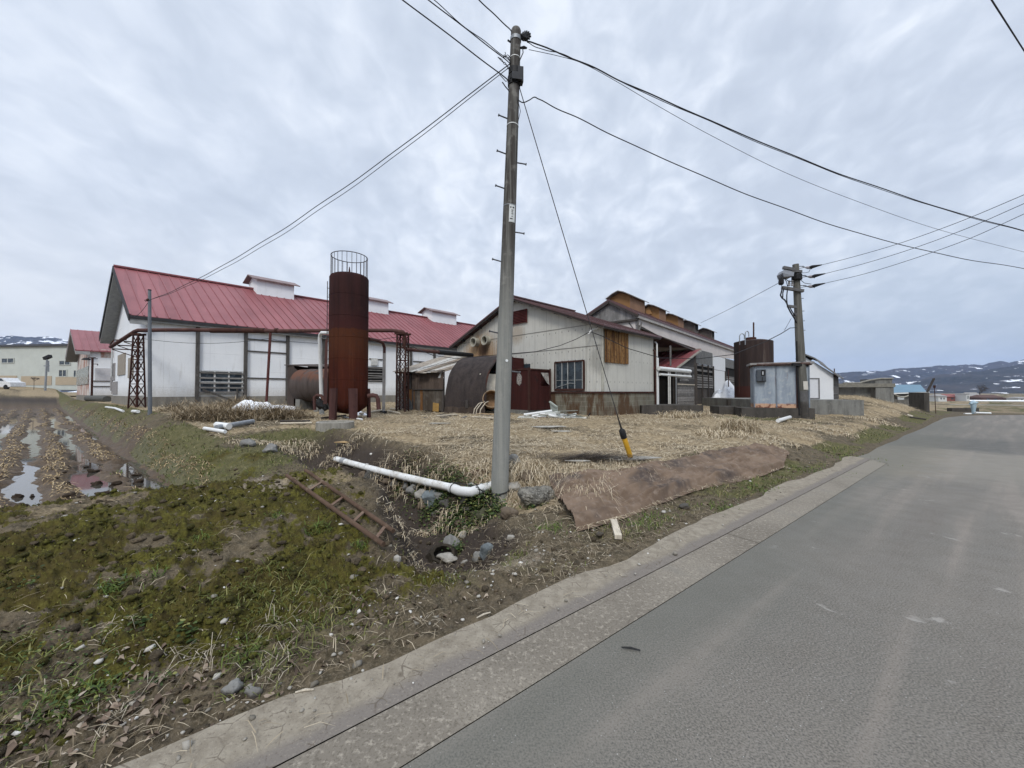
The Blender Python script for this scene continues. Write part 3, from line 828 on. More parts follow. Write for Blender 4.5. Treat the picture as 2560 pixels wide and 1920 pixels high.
# posts standing on the wall face, placed where the photo shows them
for px in (493, 613, 718, 808, 1026, 1085):
    x, z = B.onx(px, 900); m = MB(); m.box(B, x - .075, x + .075, -.13, -.004, .20, zw - .05); m.build('post', POSTWOOD, barn)
for (pa, pb, y) in ((613, 718, 877), (613, 718, 945), (613, 718, 847), (920, 960, 897), (1030, 1083, 903)):
    x0, z = B.onx(pa, y); x1, _ = B.onx(pb, y); m = MB()
    m.box(B, x0 + .08, x1 - .08, -.055, -.004, z - .035, z + .035); m.build('girt', POSTWOOD, barn)
def lath_window(pa, pb, ytop, ybot, n, panes):
    x0, zt = B.onx(pa, ytop); x1, _ = B.onx(pb, ytop); _, zb = B.onx(pa, ybot)
    f = MB()
    f.box(B, x0 + .07, x1 - .07, -.03, -.004, zb, zt)
    win = f.build('window', GLASS if panes else DARK, barn)
    f = MB()
    if panes:
        for i in range(panes + 1):
            x = x0 + .1 + (x1 - x0 - .2) * i / panes
            f.box(B, x - .035, x + .035, -.062, -.034, zb, zt)
        for z in (zb + .03, (zb + zt) / 2 + .02, zt - .03): f.box(B, x0 + .08, x1 - .08, -.060, -.034, z - .025, z + .025)
        f.build('frame', plain('window_white', (.62, .63, .62), .6), win)
    f = MB()
    for i in range(n):
        z = zb + (zt - zb) * (i + .5) / n + rng.uniform(-.03, .03)
        f.beam(B.w(x0 + .02, -.10, z + rng.uniform(-.02, .02)), B.w(x1 - .02, -.10, z + rng.uniform(-.02, .02)), .03, .085 if panes else .07)
    f.build('lath', GREYWOODH, win)
    return x0, x1, zb, zt
x0, x1, zb, zt = lath_window(493, 611, 925, 986, 5, 3)
m = MB(); m.beam(B.w(x0 + .2, -.16, zb + .25), B.w(x0 + 2.1, -.5, -.1), .05, .09); m.beam(B.w(x0 + 1.7, -.14, zb - .35), B.w(x0 + 1.7, -.14, zb + .3), .09, .05)
m.build('brace', POSTWOOD, barn)
lath_window(917, 961, 916, 954, 6, 0)
x0, z0_ = B.onx(927, 913); x1, z1_ = B.onx(943, 896)
m = MB(); m.box(B, x0, x1, -.09, -.01, z0_, z1_); m.build('vent_box', plain('vent_white', (.6, .6, .58), .6), barn)
x0, z0_ = B.onx(1048, 915); x1, z1_ = B.onx(1062, 904)
m = MB(); m.box(B, x0, x1, -.09, -.01, z0_, z1_); m.build('vent_box', POSTWOOD, barn)
# boarded openings of the gable end
BEIGE = plain('faded_board', (.33, .29, .24), .8, .2); MAUVE = plain('grey_panel', (.30, .285, .28), .8, .2)
for (pa, pb, yt, yb, mt) in ((297, 314, 889, 936, BEIGE), (323, 334, 896, 944, BEIGE), (281, 288, 910, 950, MAUVE), (281, 294, 955, 985, MAUVE), (278.5, 281.5, 944, 977, MAUVE)):
    y1, zt = B.ony(pa, yt); y0, zb = B.ony(pb, yb)
    m = MB(); m.box(B, -.05, -.004, y0, y1, max(zb, zf), zt); m.build('shutter', mt, barn)
y, z = B.ony(287, 880)
m = MB(); m.tube([B.w(-.12, y, z + .6), B.w(-.12, y, z - 1.6)], .05, 8); m.build('downpipe', plain('white_pipe_old', (.55, .56, .56), .5), barn)
# roof vents on the ridge
VW = 1.5
zR = zw + .12 + rise
def roof_vent(xc, ln):
    v = MB(); h = .62
    zb = zR - VW / 2 * sl_ - .05
    v.box(B, xc - ln / 2, xc + ln / 2, BW / 2 - VW / 2, BW / 2 + VW / 2, zb, zR + h)
    for xx in (xc - ln / 2, xc + ln / 2):
        v.poly([B.w(xx, BW / 2 - VW / 2, zR + h), B.w(xx, BW / 2 + VW / 2, zR + h), B.w(xx, BW / 2, zR + h + .28)])
    ob = v.build('roof_vent', WHITE, barn)
    c = MB()
    for sgn in (-1, 1):
        yE = BW / 2 + sgn * (VW / 2 + .22)
        c.hexa([B.w(xc - ln / 2 - .32, yE, zR + h - .10), B.w(xc + ln / 2 + .32, yE, zR + h - .10), B.w(xc + ln / 2 + .32, BW / 2, zR + h + .30), B.w(xc - ln / 2 - .32, BW / 2, zR + h + .30)],
               [B.w(xc - ln / 2 - .32, yE, zR + h - .04), B.w(xc + ln / 2 + .32, yE, zR + h - .04), B.w(xc + ln / 2 + .32, BW / 2, zR + h + .36), B.w(xc - ln / 2 - .32, BW / 2, zR + h + .36)])
    c.build('vent_roof', VENTROOF, ob)
for (pl, pr, yb) in ((642, 735, 748), (866, 971, 785), (1080, 1141, 812)):
    xl, _ = B.onx(pl, yb, BW / 2 - VW / 2); xr, _ = B.onx(pr, yb, BW / 2 - VW / 2)
    ln = min(xr - xl, 3.0) if pl != 866 else 2.7
    roof_vent(xr - ln / 2, ln)

# ================================================================== smaller barn behind it
S0 = at(222, 999, 34.5); S = Fr(S0.x, S0.y, .9, 43.7, -51.6)
SW, SL = 8.4, 14
yl, _ = S.ony(192, 990); SW = yl
sb = thing('small_barn', 'smaller white barn with a red roof, half hidden behind the long barn', 'barn', S.w(0, 0, 0))
_, ze = S.onx(217, 876); _, zr_ = S.ony(197, 806, -.6)
zw2 = ze; rise2 = zr_ - ze - .3
gm = NT('peeling_gable'); u_ = gm.uv(); nn = gm.noise(gm.mapv(u_, (1.2, .5, 1)), 1.1, 5, .65)
gm.col(gm.mix(gm.rng(nn, .44, .58), (.58, .54, .50), (.38, .21, .165))).rough(.85); PEEL = gm.m
m = MB(); p = lambda x, y, z: S.w(x, y, z)
m.poly([p(0, 0, .4), p(0, SW, .4), p(0, SW, zw2), p(0, SW / 2, zw2 + rise2), p(0, 0, zw2)]); m.build('gable_wall', PEEL, sb)
m = MB(); m.poly([p(0, 0, .4), p(SL, 0, .4), p(SL, 0, zw2), p(0, 0, zw2)])
m.poly([p(SL, 0, .4), p(SL, SW, .4), p(SL, SW, zw2), p(SL, SW / 2, zw2 + rise2), p(SL, 0, zw2)]); m.poly([p(SL, SW, .4), p(0, SW, .4), p(0, SW, zw2), p(SL, SW, zw2)])
m.build('wall', WHITE, sb)
m = MB(); m.box(S, -.04, SL, -.04, SW + .04, -.8, .4); m.build('foundation', FOUND, sb)
m = MB(); sl2 = rise2 / (SW / 2); zE2 = zw2 + .12 - .35 * sl2
roof_seams(m, S, -.9, SL, -.35, zE2, SW / 2, zw2 + .12 + rise2, .10, .48); roof_seams(m, S, -.9, SL, SW + .35, zE2, SW / 2, zw2 + .12 + rise2, .10, .48); m.build('roof', REDROOF, sb)
m = MB()
for (y0, y1) in ((-.35, SW / 2), (SW + .35, SW / 2)):
    m.hexa([S.w(-.88, y0, zE2 - .4), S.w(-.004, y0, zE2 - .4), S.w(-.004, y1, zw2 + rise2 - .3), S.w(-.88, y1, zw2 + rise2 - .3)],
           [S.w(-.88, y0, zE2 - .112), S.w(-.004, y0, zE2 - .112), S.w(-.004, y1, zw2 + rise2), S.w(-.88, y1, zw2 + rise2)])
m.build('soffit', SOFFIT, sb)
_, za = S.ony(205, 922); _, zb_ = S.ony(205, 962)
m = MB(); m.box(S, -.06, -.005, .4, SW - .1, zb_, za); m.build('window', m_glass('grey_glazing', (.16, .17, .165)), sb)
x1, z1_ = S.onx(272, 921); _, z2_ = S.onx(272, 952); _, z3_ = S.onx(272, 965)
m = MB(); m.box(S, .35, 6, -.05, -.005, z2_, z1_); m.build('panel', plain('mauve_board', (.56, .55, .56), .7, .12), sb)
m = MB(); m.box(S, .2, 6, -.09, -.01, z2_ - .06, z2_); m.box(S, .2, 6, -.09, -.01, z3_ - .06, z3_); m.build('rail', DARKWOOD, sb)
xa, zt = S.onx(252, 880); m = MB(); m.box(S, xa, xa + 2.2, -.03, .05, zt - .5, zt + .25); m.build('broken_boards', PEEL, sb)
# standing by it: lamp post with a cap, a post, a pipe lying along the wall
m = MB(); a = at(229, 1001, 33.2); m.tube([(a.x, a.y, hz(a.x, a.y) - .1), (a.x, a.y, 1.6 + 86 / F * 33.2)], .075, 8)
h_ = 1.6 + 70 / F * 33.2
m.beam((a.x - .35, a.y, 1.6 + 86 / F * 33.2), (a.x + .25, a.y, 1.6 + 86 / F * 33.2), .06); m.beam((a.x, a.y, h_), (a.x + .45, a.y, h_), .05); m.beam((a.x + .45, a.y, h_), (a.x + .45, a.y, h_ - .12), .05)
tag(m.build('steel_post', RUSTDARK), 'thin dark steel post with a short arm in front of the small barn', 'post')
m = MB(); a = at(215.5, 900, 33.8); m.lathe((a.x, a.y, a.z), [(.02, .22), (.16, .18), (.30, .02), (.26, 0), (.02, .0)], 14); m.tube([(a.x, a.y, a.z + .1), (a.x + .5, a.y + .5, a.z + .15)], .03, 6)
m.build('lamp', BLACKR, sb)
m = MB(); a = at(220, 996, 33.7); b = at(268, 998, 31); m.tube([(a.x, a.y, a.z), (b.x, b.y, b.z)], .26, 12)
tag(m.build('drain_pipe', plain('dark_pipe', (.09, .09, .08), .7)), 'fat dark pipe lying along the foot of the small barn', 'pipe')

# ================================================================== pale green depot on the far left
D0 = at(200, 961, 62); Dd = Fr(D0.x, D0.y, D0.z - .4, -84)
dep = thing('depot', 'long pale green depot with beige shutter doors beyond the field', 'building', Dd.w(0, 0, 0))
DL, DW = 58, 14
_, zt = Dd.onx(100, 866)
_, zt2 = Dd.onx(200, 871)
PALEG = plain('pale_green_cladding', (.49, .52, .49), .7, .10, .6)
m = MB(); m.box(Dd, 0, DL, -DW, 0, -.5, zt); m.build('wall', PALEG, dep)
m = MB(); m.box(Dd, -.3, DL + .3, -DW, .35, zt + .004, zt + .34); m.build('roof', plain('slate_roof', (.085, .09, .105), .6), dep)
DB = plain('beige_shutter', (.42, .35, .26), .7, .12)
for (pa, pb, yt) in ((-60, 43, 939), (54, 130, 940), (140, 199, 942)):
    x0, z = Dd.onx(pb, yt); x1, _ = Dd.onx(pa, yt); m = MB(); m.box(Dd, x0, x1, .004, .06, .3, z); m.build('shutter_door', DB, dep)
for (pa, pb, yt, yb) in ((6, 35, 896, 907), (150, 176, 902, 912), (149, 167, 925, 941), (186, 198, 926, 942)):
    x0, zt_ = Dd.onx(pb, yt); x1, _ = Dd.onx(pa, yt); _, zb_ = Dd.onx(pa, yb)
    m = MB(); m.box(Dd, x0, x1, .005, .05, zb_, zt_); wv = m.build('window', GLASS, dep)
    m = MB()
    for xx in (x0 - .05, (x0 + x1) / 2, x1 + .05): m.box(Dd, xx - .06, xx + .06, .03, .09, zb_ - .08, zt_ + .08)
    m.box(Dd, x0, x1, .032, .088, zb_ - .08, zb_ + .02); m.box(Dd, x0, x1, .032, .088, zt_ - .02, zt_ + .08); m.build('frame', plain('pale_frame', (.55, .57, .53), .6), wv)
# concrete lamp pole before it
a = at(113, 962, 52); m = MB(); m.tube([(a.x, a.y, hz(a.x, a.y) - .2), (a.x + .15, a.y, 1.6 + 82 / F * 52)], [.12, .09], 10); top = Vector((a.x + .15, a.y, 1.6 + 82 / F * 52))
lp = thing('lamp_pole', 'grey pole with a floodlight on top in front of the pale green depot', 'pole', (a.x, a.y, hz(a.x, a.y)))
m.build('pole', GALV, lp)
m = MB(); m.hexa([top + Vector(v) for v in ((-.25, -.2, -.1), (.55, -.2, .25), (.55, .2, .25), (-.25, .2, -.1))], [top + Vector(v) for v in ((-.4, -.2, .25), (.4, -.2, .62), (.4, .2, .62), (-.4, .2, .25))]); m.build('floodlight', BLACKR, lp)
m = MB(); m.beam(top + Vector((-.35, 0, -.9)), top + Vector((.3, 0, -.9)), .14); m.beam(top + Vector((.2, 0, -.2)), top + Vector((.25, 0, -1.7)), .12); m.build('junction_box', GALV, lp)
# white car at the left edge
a = at(0, 962, 50); cz = hz(a.x, a.y)
car = thing('parked_car', 'small white car parked by the depot, cut off by the left edge', 'car', (a.x, a.y, cz))
CF = Fr(a.x + 1.4, a.y, cz + (a.z - cz) * 0, -88)
side = [(0, .35), (.15, .30), (3.6, .30), (3.75, .5), (3.7, .95), (3.3, 1.0), (2.75, 1.48), (1.2, 1.5), (.75, 1.05), (.1, .9)]
m = MB(); pts = [CF.w(x, 0, z) for x, z in side]; m.slab(pts, CF.ay * -1.55); m.build('body', plain('car_white', (.72, .73, .74), .3), car)
m = MB(); pts = [CF.w(x, .01, z) for x, z in ((.95, 1.06), (3.0, 1.06), (2.65, 1.40), (1.28, 1.41))]; m.slab(pts, CF.ay * -1.57); m.build('window', GLASS, car)
for xx in (.7, 3.05):
    m = MB(); m.tube([CF.w(xx, .02, .3), CF.w(xx, -.2, .3)], .3, 14); m.build('wheel', BLACKR, car)
# ================================================================== corrugated shed in the middle
M_ = Fr(3.66, 15.5, .62, 46)
ML, MW = 4.43, 9.95
zf, zw = .98, 3.62
_, za = M_.ony(1288, 746, 0); ra = za - zw - .12
ms = thing('corrugated_shed', 'grimy cream corrugated shed on concrete blocks with a brown roof and two round vents', 'shed', M_.w(0, 0, 0))
yv, zv = M_.ony(1207, 858); rv = M_.w(0, yv, zv - .35); rv2 = M_.w(0, yv + .2, zv - .9)
yl_, zl_ = M_.ony(1292, 835); rl = M_.w(0, yl_, zl_)
CORR = m_corr(rust=[(tuple(rv2), 2.1, (.33, .185, .070), .85), (tuple(rv), .70, (.055, .030, .018), .95), (tuple(rl), .7, (.28, .19, .10), .5), (tuple(M_.w(0, .1, 2.3)), .8, (.17, .165, .145), .5)])
gable(M_, ML, MW, zw, ra, zf).build('wall', CORR, ms)
m = MB(); m.box(M_, -.06, ML + .05, -.06, MW + .05, -.8, zf - .05); m.build('block_base', m_block(), ms)
m = MB(); m.box(M_, -.10, ML + .08, -.10, MW + .08, zf - .055, zf + .02); m.build('sill_rail', RUSTDARK, ms)
sl_ = ra / (MW / 2); g, o_ = .38, .28; zE = zw + .13 - o_ * sl_
m = MB()
for y0 in (-o_, MW + o_): roof_seams(m, M_, -g, ML + .30, y0, zE, MW / 2, zw + .13 + ra, .06, .40, .022, .03)
m.beam(M_.w(-g - .03, MW / 2, zw + .16 + ra), M_.w(ML + .3, MW / 2, zw + .16 + ra), .3, .06)
m.build('roof', BROWNROOF, ms)
m = MB()       # purlin ends and verge boards
for y0 in (-o_, MW + o_):
    m.hexa([M_.w(-g + .03, y0, zE - .16), M_.w(-g + .07, y0, zE - .16), M_.w(-g + .07, MW / 2, zw + ra - .03), M_.w(-g + .03, MW / 2, zw + ra - .03)],
           [M_.w(-g + .03, y0, zE - .063), M_.w(-g + .07, y0, zE - .063), M_.w(-g + .07, MW / 2, zw + ra + .066), M_.w(-g + .03, MW / 2, zw + ra + .066)])
    n = 7
    for i in range(n):
        t_ = (i + .4) / n; y = y0 + (MW / 2 - y0) * t_; z = zE + (zw + .13 + ra - zE) * t_ - .11
        m.box(M_, -g + .08, 0, y - .035, y + .035, z - .07, z + .045)
m.box(M_, -g + .1, ML + .25, -o_ + .01, -o_ + .05, zE - .14, zE - .062)
m.build('verge_timber', DARKWOOD, ms)
# window in the gable wall
y1, zt = M_.ony(1391, 908); y0, zb = M_.ony(1460, 906); _, zb = M_.ony(1391, 972)
f = MB(); f.box(M_, -.03, .05, y0, y1, zb, zt); win = f.build('window', m_glass('shed_glass', (.022, .030, .037)), ms)
f = MB()
f.box(M_, -.09, -.031, y0 - .05, y1 + .05, zt, zt + .06); f.box(M_, -.09, -.031, y0 - .05, y1 + .05, zb - .09, zb); f.box(M_, -.09, -.031, y0 - .06, y0, zb, zt); f.box(M_, -.09, -.031, y1, y1 + .06, zb, zt)
f.build('window_frame', RUSTDARK, win)
f = MB()
for k_ in (.0, .235, .45, .70, .97):
    y = y1 - (y1 - y0) * k_; f.box(M_, -.062, -.032, y - .016, y + .016, zb, zt)
f.box(M_, -.055, -.033, y0, y1, zb + (zt - zb) * .32 - .008, zb + (zt - zb) * .32 + .008)
f.tube([M_.w(-.075, y1 - .05, zb + .06), M_.w(-.075, y1 - .8, zb + .24), M_.w(-.075, y1 - 1.1, zb + .22)], .012, 6)
f.build('glazing_bars', plain('pale_bars', (.40, .41, .40), .5), win)
m = MB()
for i in range(7): m.box(M_, -.028, -.004, y0 + .02 + i * .055, y0 + .05 + i * .055, zf + .03, zb - .1)
m.build('rust_strips', RUSTDARK, ms)
# louvre under the ridge
yr, zt = M_.ony(1318, 774); _, zb = M_.ony(1318, 805); yl = yr + 1.35
f = MB(); f.box(M_, -.02, .02, yr, yl, zb, zt); lo = f.build('louvre', RUSTDARK, ms)
f = MB()
for i in range(8):
    z = zb + (zt - zb) * (i + .5) / 8
    f.hexa([M_.w(-.022, yr, z - .02), M_.w(-.022, yl, z - .02), M_.w(-.022, yl, z), M_.w(-.022, yr, z)], [M_.w(-.08, yr, z - .05), M_.w(-.08, yl, z - .05), M_.w(-.08, yl, z - .03), M_.w(-.08, yr, z - .03)])
f.box(M_, -.085, -.021, yr - .03, yr, zb - .03, zt + .03); f.box(M_, -.085, -.021, yl, yl + .03, zb - .03, zt + .03); f.box(M_, -.084, -.021, yr, yl, zt, zt + .03)
f.build('louvre_blades', m_rust('louvre_red', (.085, .024, .024), (.11, .035, .034), (.13, .05, .04)), lo)
# small window partly behind the steel box, dark ducts
y1, zt = M_.ony(1303, 911); y0, zb = M_.ony(1326, 921)
m = MB(); m.box(M_, -.03, .03, y0, y1, zb - .4, zt); m.build('window', GLASS, ms)
for (px, py) in ((1186, 855), (1214, 850.5)):
    y, z = M_.ony(px, py, -.2); m = MB(); c = M_.w(0, y, z)
    ax = -M_.ax; rr = .235
    prof = []
    ref = M_.ay; up = Vector((0, 0, 1)); sg_ = 22
    for (dd, r_) in ((.0, rr), (.27, rr), (.27, rr + .035), (.31, rr + .035), (.31, rr - .03), (.02, rr - .03)):
        prof.append([c + ax * dd + (ref * math.cos(2 * math.pi * i / sg_) + up * math.sin(2 * math.pi * i / sg_)) * r_ for i in range(sg_)])
    k0 = len(m.v); m.v.extend(p for r_ in prof for p in r_)
    for a in range(len(prof) - 1):
        for i in range(sg_): m.f.append((k0 + a * sg_ + i, k0 + a * sg_ + (i + 1) % sg_, k0 + (a + 1) * sg_ + (i + 1) % sg_, k0 + (a + 1) * sg_ + i))
    du = m.build('vent_duct', plain('duct_cream', (.42, .40, .33), .7, .35), ms, smooth='auto')
    m = MB(); m.poly([c + ax * .03 + (ref * math.cos(2 * math.pi * i / sg_) + up * math.sin(2 * math.pi * i / sg_)) * (rr - .031) for i in range(sg_)]); m.build('duct_shade_disc', DARK, du)  # black disc paints the shade deep in the duct
# rusted sheet on the right wall: deep corrugations
x0, zt = M_.onx(1504, 818); x1, _ = M_.onx(1567, 835); _, zb = M_.onx(1504, 905)
x0 = .03
k = NT('rusted_sheet'); u_ = k.uv(); s__ = k.sep(u_)
n1 = k.noise(k.mapv(u_, (5, .25, 1)), 1.5, 5, .65); n2 = k.noise(u_, 7, 4, .6); rib = k.noise(k.mapv(u_, (10, .16, 1)), 1.4, 4, .6)
c = k.mix(k.rng(n1, .35, .62), (.12, .058, .022), (.27, .155, .060)); c = k.mix(k.rng(rib, .52, .40), c, (.050, .026, .014)); c = k.mix(k.rng(rib, .60, .70, 0, .6), c, (.40, .33, .21)); c = k.mix(k.rng(n2, .46, .66, 0, .8), c, (.085, .040, .020))
c = k.mix(k.rng(n1, .60, .74, 0, .8), c, (.33, .30, .22))
k.col(c).rough(.85); RSH = k.m
m = MB(); ns_s = 56; zb_l = zb
for i in range(ns_s):
    pass
V = []
for i in range(ns_s + 1):
    x = x0 + (x1 - x0) * i / ns_s; y = -.045 - .035 * math.cos(2 * math.pi * i / 7)
    V += [M_.w(x, y, zb), M_.w(x, y, zt - .06)]
m.add(V, [(2 * i, 2 * i + 2, 2 * i + 3, 2 * i + 1) for i in range(ns_s)])
m.build('rusted_sheet', RSH, ms, smooth=True)
m = MB(); m.box(M_, -.02, .07, -.03, .05, zf + .03, zw); m.build('corner_trim', plain('cream_trim', (.47, .46, .40), .7), ms)
# gable joint lines
m = MB()
for py, pa, pb in ((0, 0, 0),):
    for zz in (2.60 - .62 + .9, 3.78): m.box(M_, -.018, -.003, .1, MW - .1, zz, zz + .018)
m.build('lap_strip', plain('lap_grey', (.22, .21, .19), .8), ms)
# down pipes at the back corner and the cable mast at the front
for dx, dy, mt, zz in ((ML - .06, -.12, RUSTDARK, 2.9), (ML + .10, -.13, PVC, 3.3), (ML + .22, -.12, PVC, 2.6)):
    m = MB(); m.tube([M_.w(dx, dy, .1), M_.w(dx, dy, zz), M_.w(dx + .02, dy + .1, zz + .12)], .04, 8); m.build('down_pipe', mt, ms)
mast = M_.w(-.25, .42, zw - .18)
m = MB(); m.tube([M_.w(-.02, .1, zw - .02), M_.w(-.2, .38, zw - .12), mast, mast + Vector((-.1, -.05, -.12))], .03, 8); m.build('cable_entry', PVC, ms)
# white gutter pipes running on from the corner
for (ya, yb_, ra_, xo) in ((921, 929, .10, 0), (936, 939, .06, .1)):
    a = M_.w(ML + .02 + xo, -.25, 0); za_ = 1.6 + (980 - ya) / F * a.y; b = M_.w(ML + 3.4 + xo, -.4, 0); zb2 = 1.6 + (980 - yb_) / F * b.y - .02
    m = MB(); m.tube([(a.x, a.y, za_), (b.x, b.y, za_ - .02)], ra_, 10); m.build('gutter_pipe', PVC, ms)

# ------------------------------------------------------------------ rusty steel box in front of the gable
bx = thing('steel_box', 'dark red rusty steel box with a torn hole, against the corrugated gable', 'metal box', M_.w(-1.48, 2.68, .2))
RB = m_rust('dark_red_steel', (.038, .013, .012), (.058, .020, .018), (.030, .018, .018), bumps=.15)
X0, X1, Y0, Y1, Z0, Z1 = -1.48, -.12, 2.68, 5.0, .20, 1.98
# right side has the torn opening, so build it as a frame of sheets
yh0, zh1 = M_.onx(1352, 931, Y0); yh1, zh0 = M_.onx(1374, 965, Y0)
hx0, hx1, hz0, hz1 = yh0, yh1, zh0, zh1
hx1 = min(hx1, X1 - .10)
m = MB()
m.box(M_, X0, X0 + .03, Y0 + .031, Y1, Z0, Z1)                 # front sheet
m.box(M_, X1 - .03, X1, Y0 + .031, Y1, Z0, Z1); m.box(M_, X0 + .031, X1 - .031, Y1 - .03, Y1, Z0, Z1); m.box(M_, X0 + .031, X1 - .031, Y0 + .031, Y1 - .031, Z0, Z0 + .03); m.box(M_, X0 - .02, X1 + .02, Y0 + .3, Y1 + .02, Z1 + .001, Z1 + .04)
m.box(M_, X0, hx0, Y0, Y0 + .03, Z0, Z1); m.box(M_, hx1, X1, Y0, Y0 + .03, Z0, Z1); m.box(M_, hx0, hx1, Y0, Y0 + .03, Z0, hz0); m.box(M_, hx0, hx1, Y0, Y0 + .03, hz1, Z1)
m.build('panel', RB, bx)
m = MB(); m.poly([M_.w(hx0, Y0 + .01, hz1), M_.w(hx1, Y0 + .01, hz1), M_.w(hx1, Y0 - .05, hz0 + .04), M_.w(hx1 - .12, Y0 - .02, hz0 + .14), M_.w(hx0 + .12, Y0 - .03, hz1 - .18)]); m.build('torn_lining', plain('pale_lining', (.42, .40, .37), .8, .5, 9), bx)
m = MB()
for (x_, y_) in ((X0, Y0), (X1, Y0)): m.box(M_, x_ - .035, x_ + .035, Y0 - .035, Y0 - .002, Z0, Z1 + .05)
m.box(M_, X0 - .035, X0 - .002, Y0, Y0 + .06, Z0, Z1 + .05); m.box(M_, X0, X1, Y0 - .03, Y0 - .003, Z1 - .05, Z1 + .01); m.box(M_, X0 - .03, X0 - .003, Y0, Y1, Z1 - .05, Z1 + .01)
m.build('corner_bar', RUSTDARK, bx)
m = MB(); m.box(M_, -.9, -.14, 4.3, 5.0, Z1 + .045, Z1 + .62); m.build('raised_top', RB, bx)
y, z = M_.ony(1298, 948, X0); m = MB(); rr_ = random.Random(4)
m.poly([M_.w(X0 - .008, y + (.13 + .05 * rr_.random()) * math.cos(a), z + (.24 + .08 * rr_.random()) * math.sin(a)) for a in [i * .35 for i in range(18)]])
m.build('bare_patch', plain('bare_metal', (.40, .37, .34), .7, .6, 14), bx)
m = MB(); m.box(M_, X0 - .15, X1, Y0 + .05, Y1, -.5, .197); m.build('plinth', CONC, bx)

# ------------------------------------------------------------------ bitumen covered half arch and plank lean-to
A0 = gnd(1117, 1037); A1 = gnd(1211, 1036)
A0.z = A1.z = hz(A1.x, A1.y); base = Vector((-2.95, 16.85, A0.z)); end_ = Vector((-1.15, 15.95, A0.z))
dirA = (end_ - base); LA = dirA.length; azA = math.degrees(math.atan2(dirA.x, dirA.y))
AF = Fr(base.x, base.y, base.z - .02, azA)       # x along the front, y back
arch = thing('arched_shelter', 'dark brown felt covered half arch shelter open on its right end', 'shelter', AF.w(0, 0, 0))
k = NT('brown_felt'); u_ = k.obj(); n1 = k.noise(k.mapv(u_, (4, 4, .5)), 1.2, 5, .6); n2 = k.noise(u_, 25, 4, .6)
c = k.mix(k.rng(n1, .35, .65), (.026, .021, .020), (.046, .036, .033)); c = k.mix(k.rng(n2, .5, .75, 0, .5), c, (.085, .072, .066)); k.col(c).rough(.85); k.bump(n2, .3, .01); FELT = k.m
D_, Hh = 2.5, 2.62
def archpt(x, t, off=0.):
    th = math.pi / 2 * t
    e = 2.6
    cy_, sy_ = math.cos(th) ** (2 / e), math.sin(th) ** (2 / e)
    return AF.w(x, D_ - (D_ + off) * cy_, .05 + (Hh + off) * sy_)
V = []; Fc = []; nA = 20; nX = 8
for i in range(nX + 1):
    for j in range(nA + 1):
        x = LA * i / nX + (.06 * math.sin(j * .7) if i == nX else 0)
        V.append(archpt(x, j / nA, .0 + .012 * math.sin(i * 2.1 + j)))
for i in range(nX):
    for j in range(nA): a = i * (nA + 1) + j; Fc.append((a, a + nA + 1, a + nA + 2, a + 1))
k0 = len(V); V2 = []
for i in range(nX + 1):
    for j in range(nA + 1): V2.append(archpt(LA * i / nX + (.06 * math.sin(j * .7) if i == nX else 0), j / nA, -.05))
m = MB(); m.add(V + V2, Fc + [tuple(k0 + q_ for q_ in f_[::-1]) for f_ in Fc] + [(nX * (nA + 1) + j, nX * (nA + 1) + j + 1, k0 + nX * (nA + 1) + j + 1, k0 + nX * (nA + 1) + j)[::-1] for j in range(nA)] + [(j, j + 1, k0 + j + 1, k0 + j) for j in range(nA)])
m.build('felt_cover', FELT, arch, smooth='auto')
m = MB(); m.poly([AF.w(.02, 0, 0)] + [archpt(.02, j / nA, -.055) for j in range(nA + 1)] + [AF.w(.02, D_, 0)]); m.poly([AF.w(0, D_, 0), AF.w(LA + .1, D_, 0), AF.w(LA + .1, D_, Hh), AF.w(0, D_, Hh)])
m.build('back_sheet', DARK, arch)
m = MB(); planks(m, AF, 'y', .02, LA + .05, -.1, .34, .10, -.012, end=.05); m.build('plank_skirt', m_planks('brown_skirt', (.050, .038, .031), (.095, .073, .058)), arch)
m = MB(); m.box(AF, LA * .55, LA * .63, -.06, -.03, .28, .62); m.build('patch_board', DARKWOOD, arch)
m = MB(); m.tube([archpt(LA - .02, j / nA, -.03) for j in range(nA + 1)], .035, 6); m.build('arch_rib', RUSTDARK, arch)
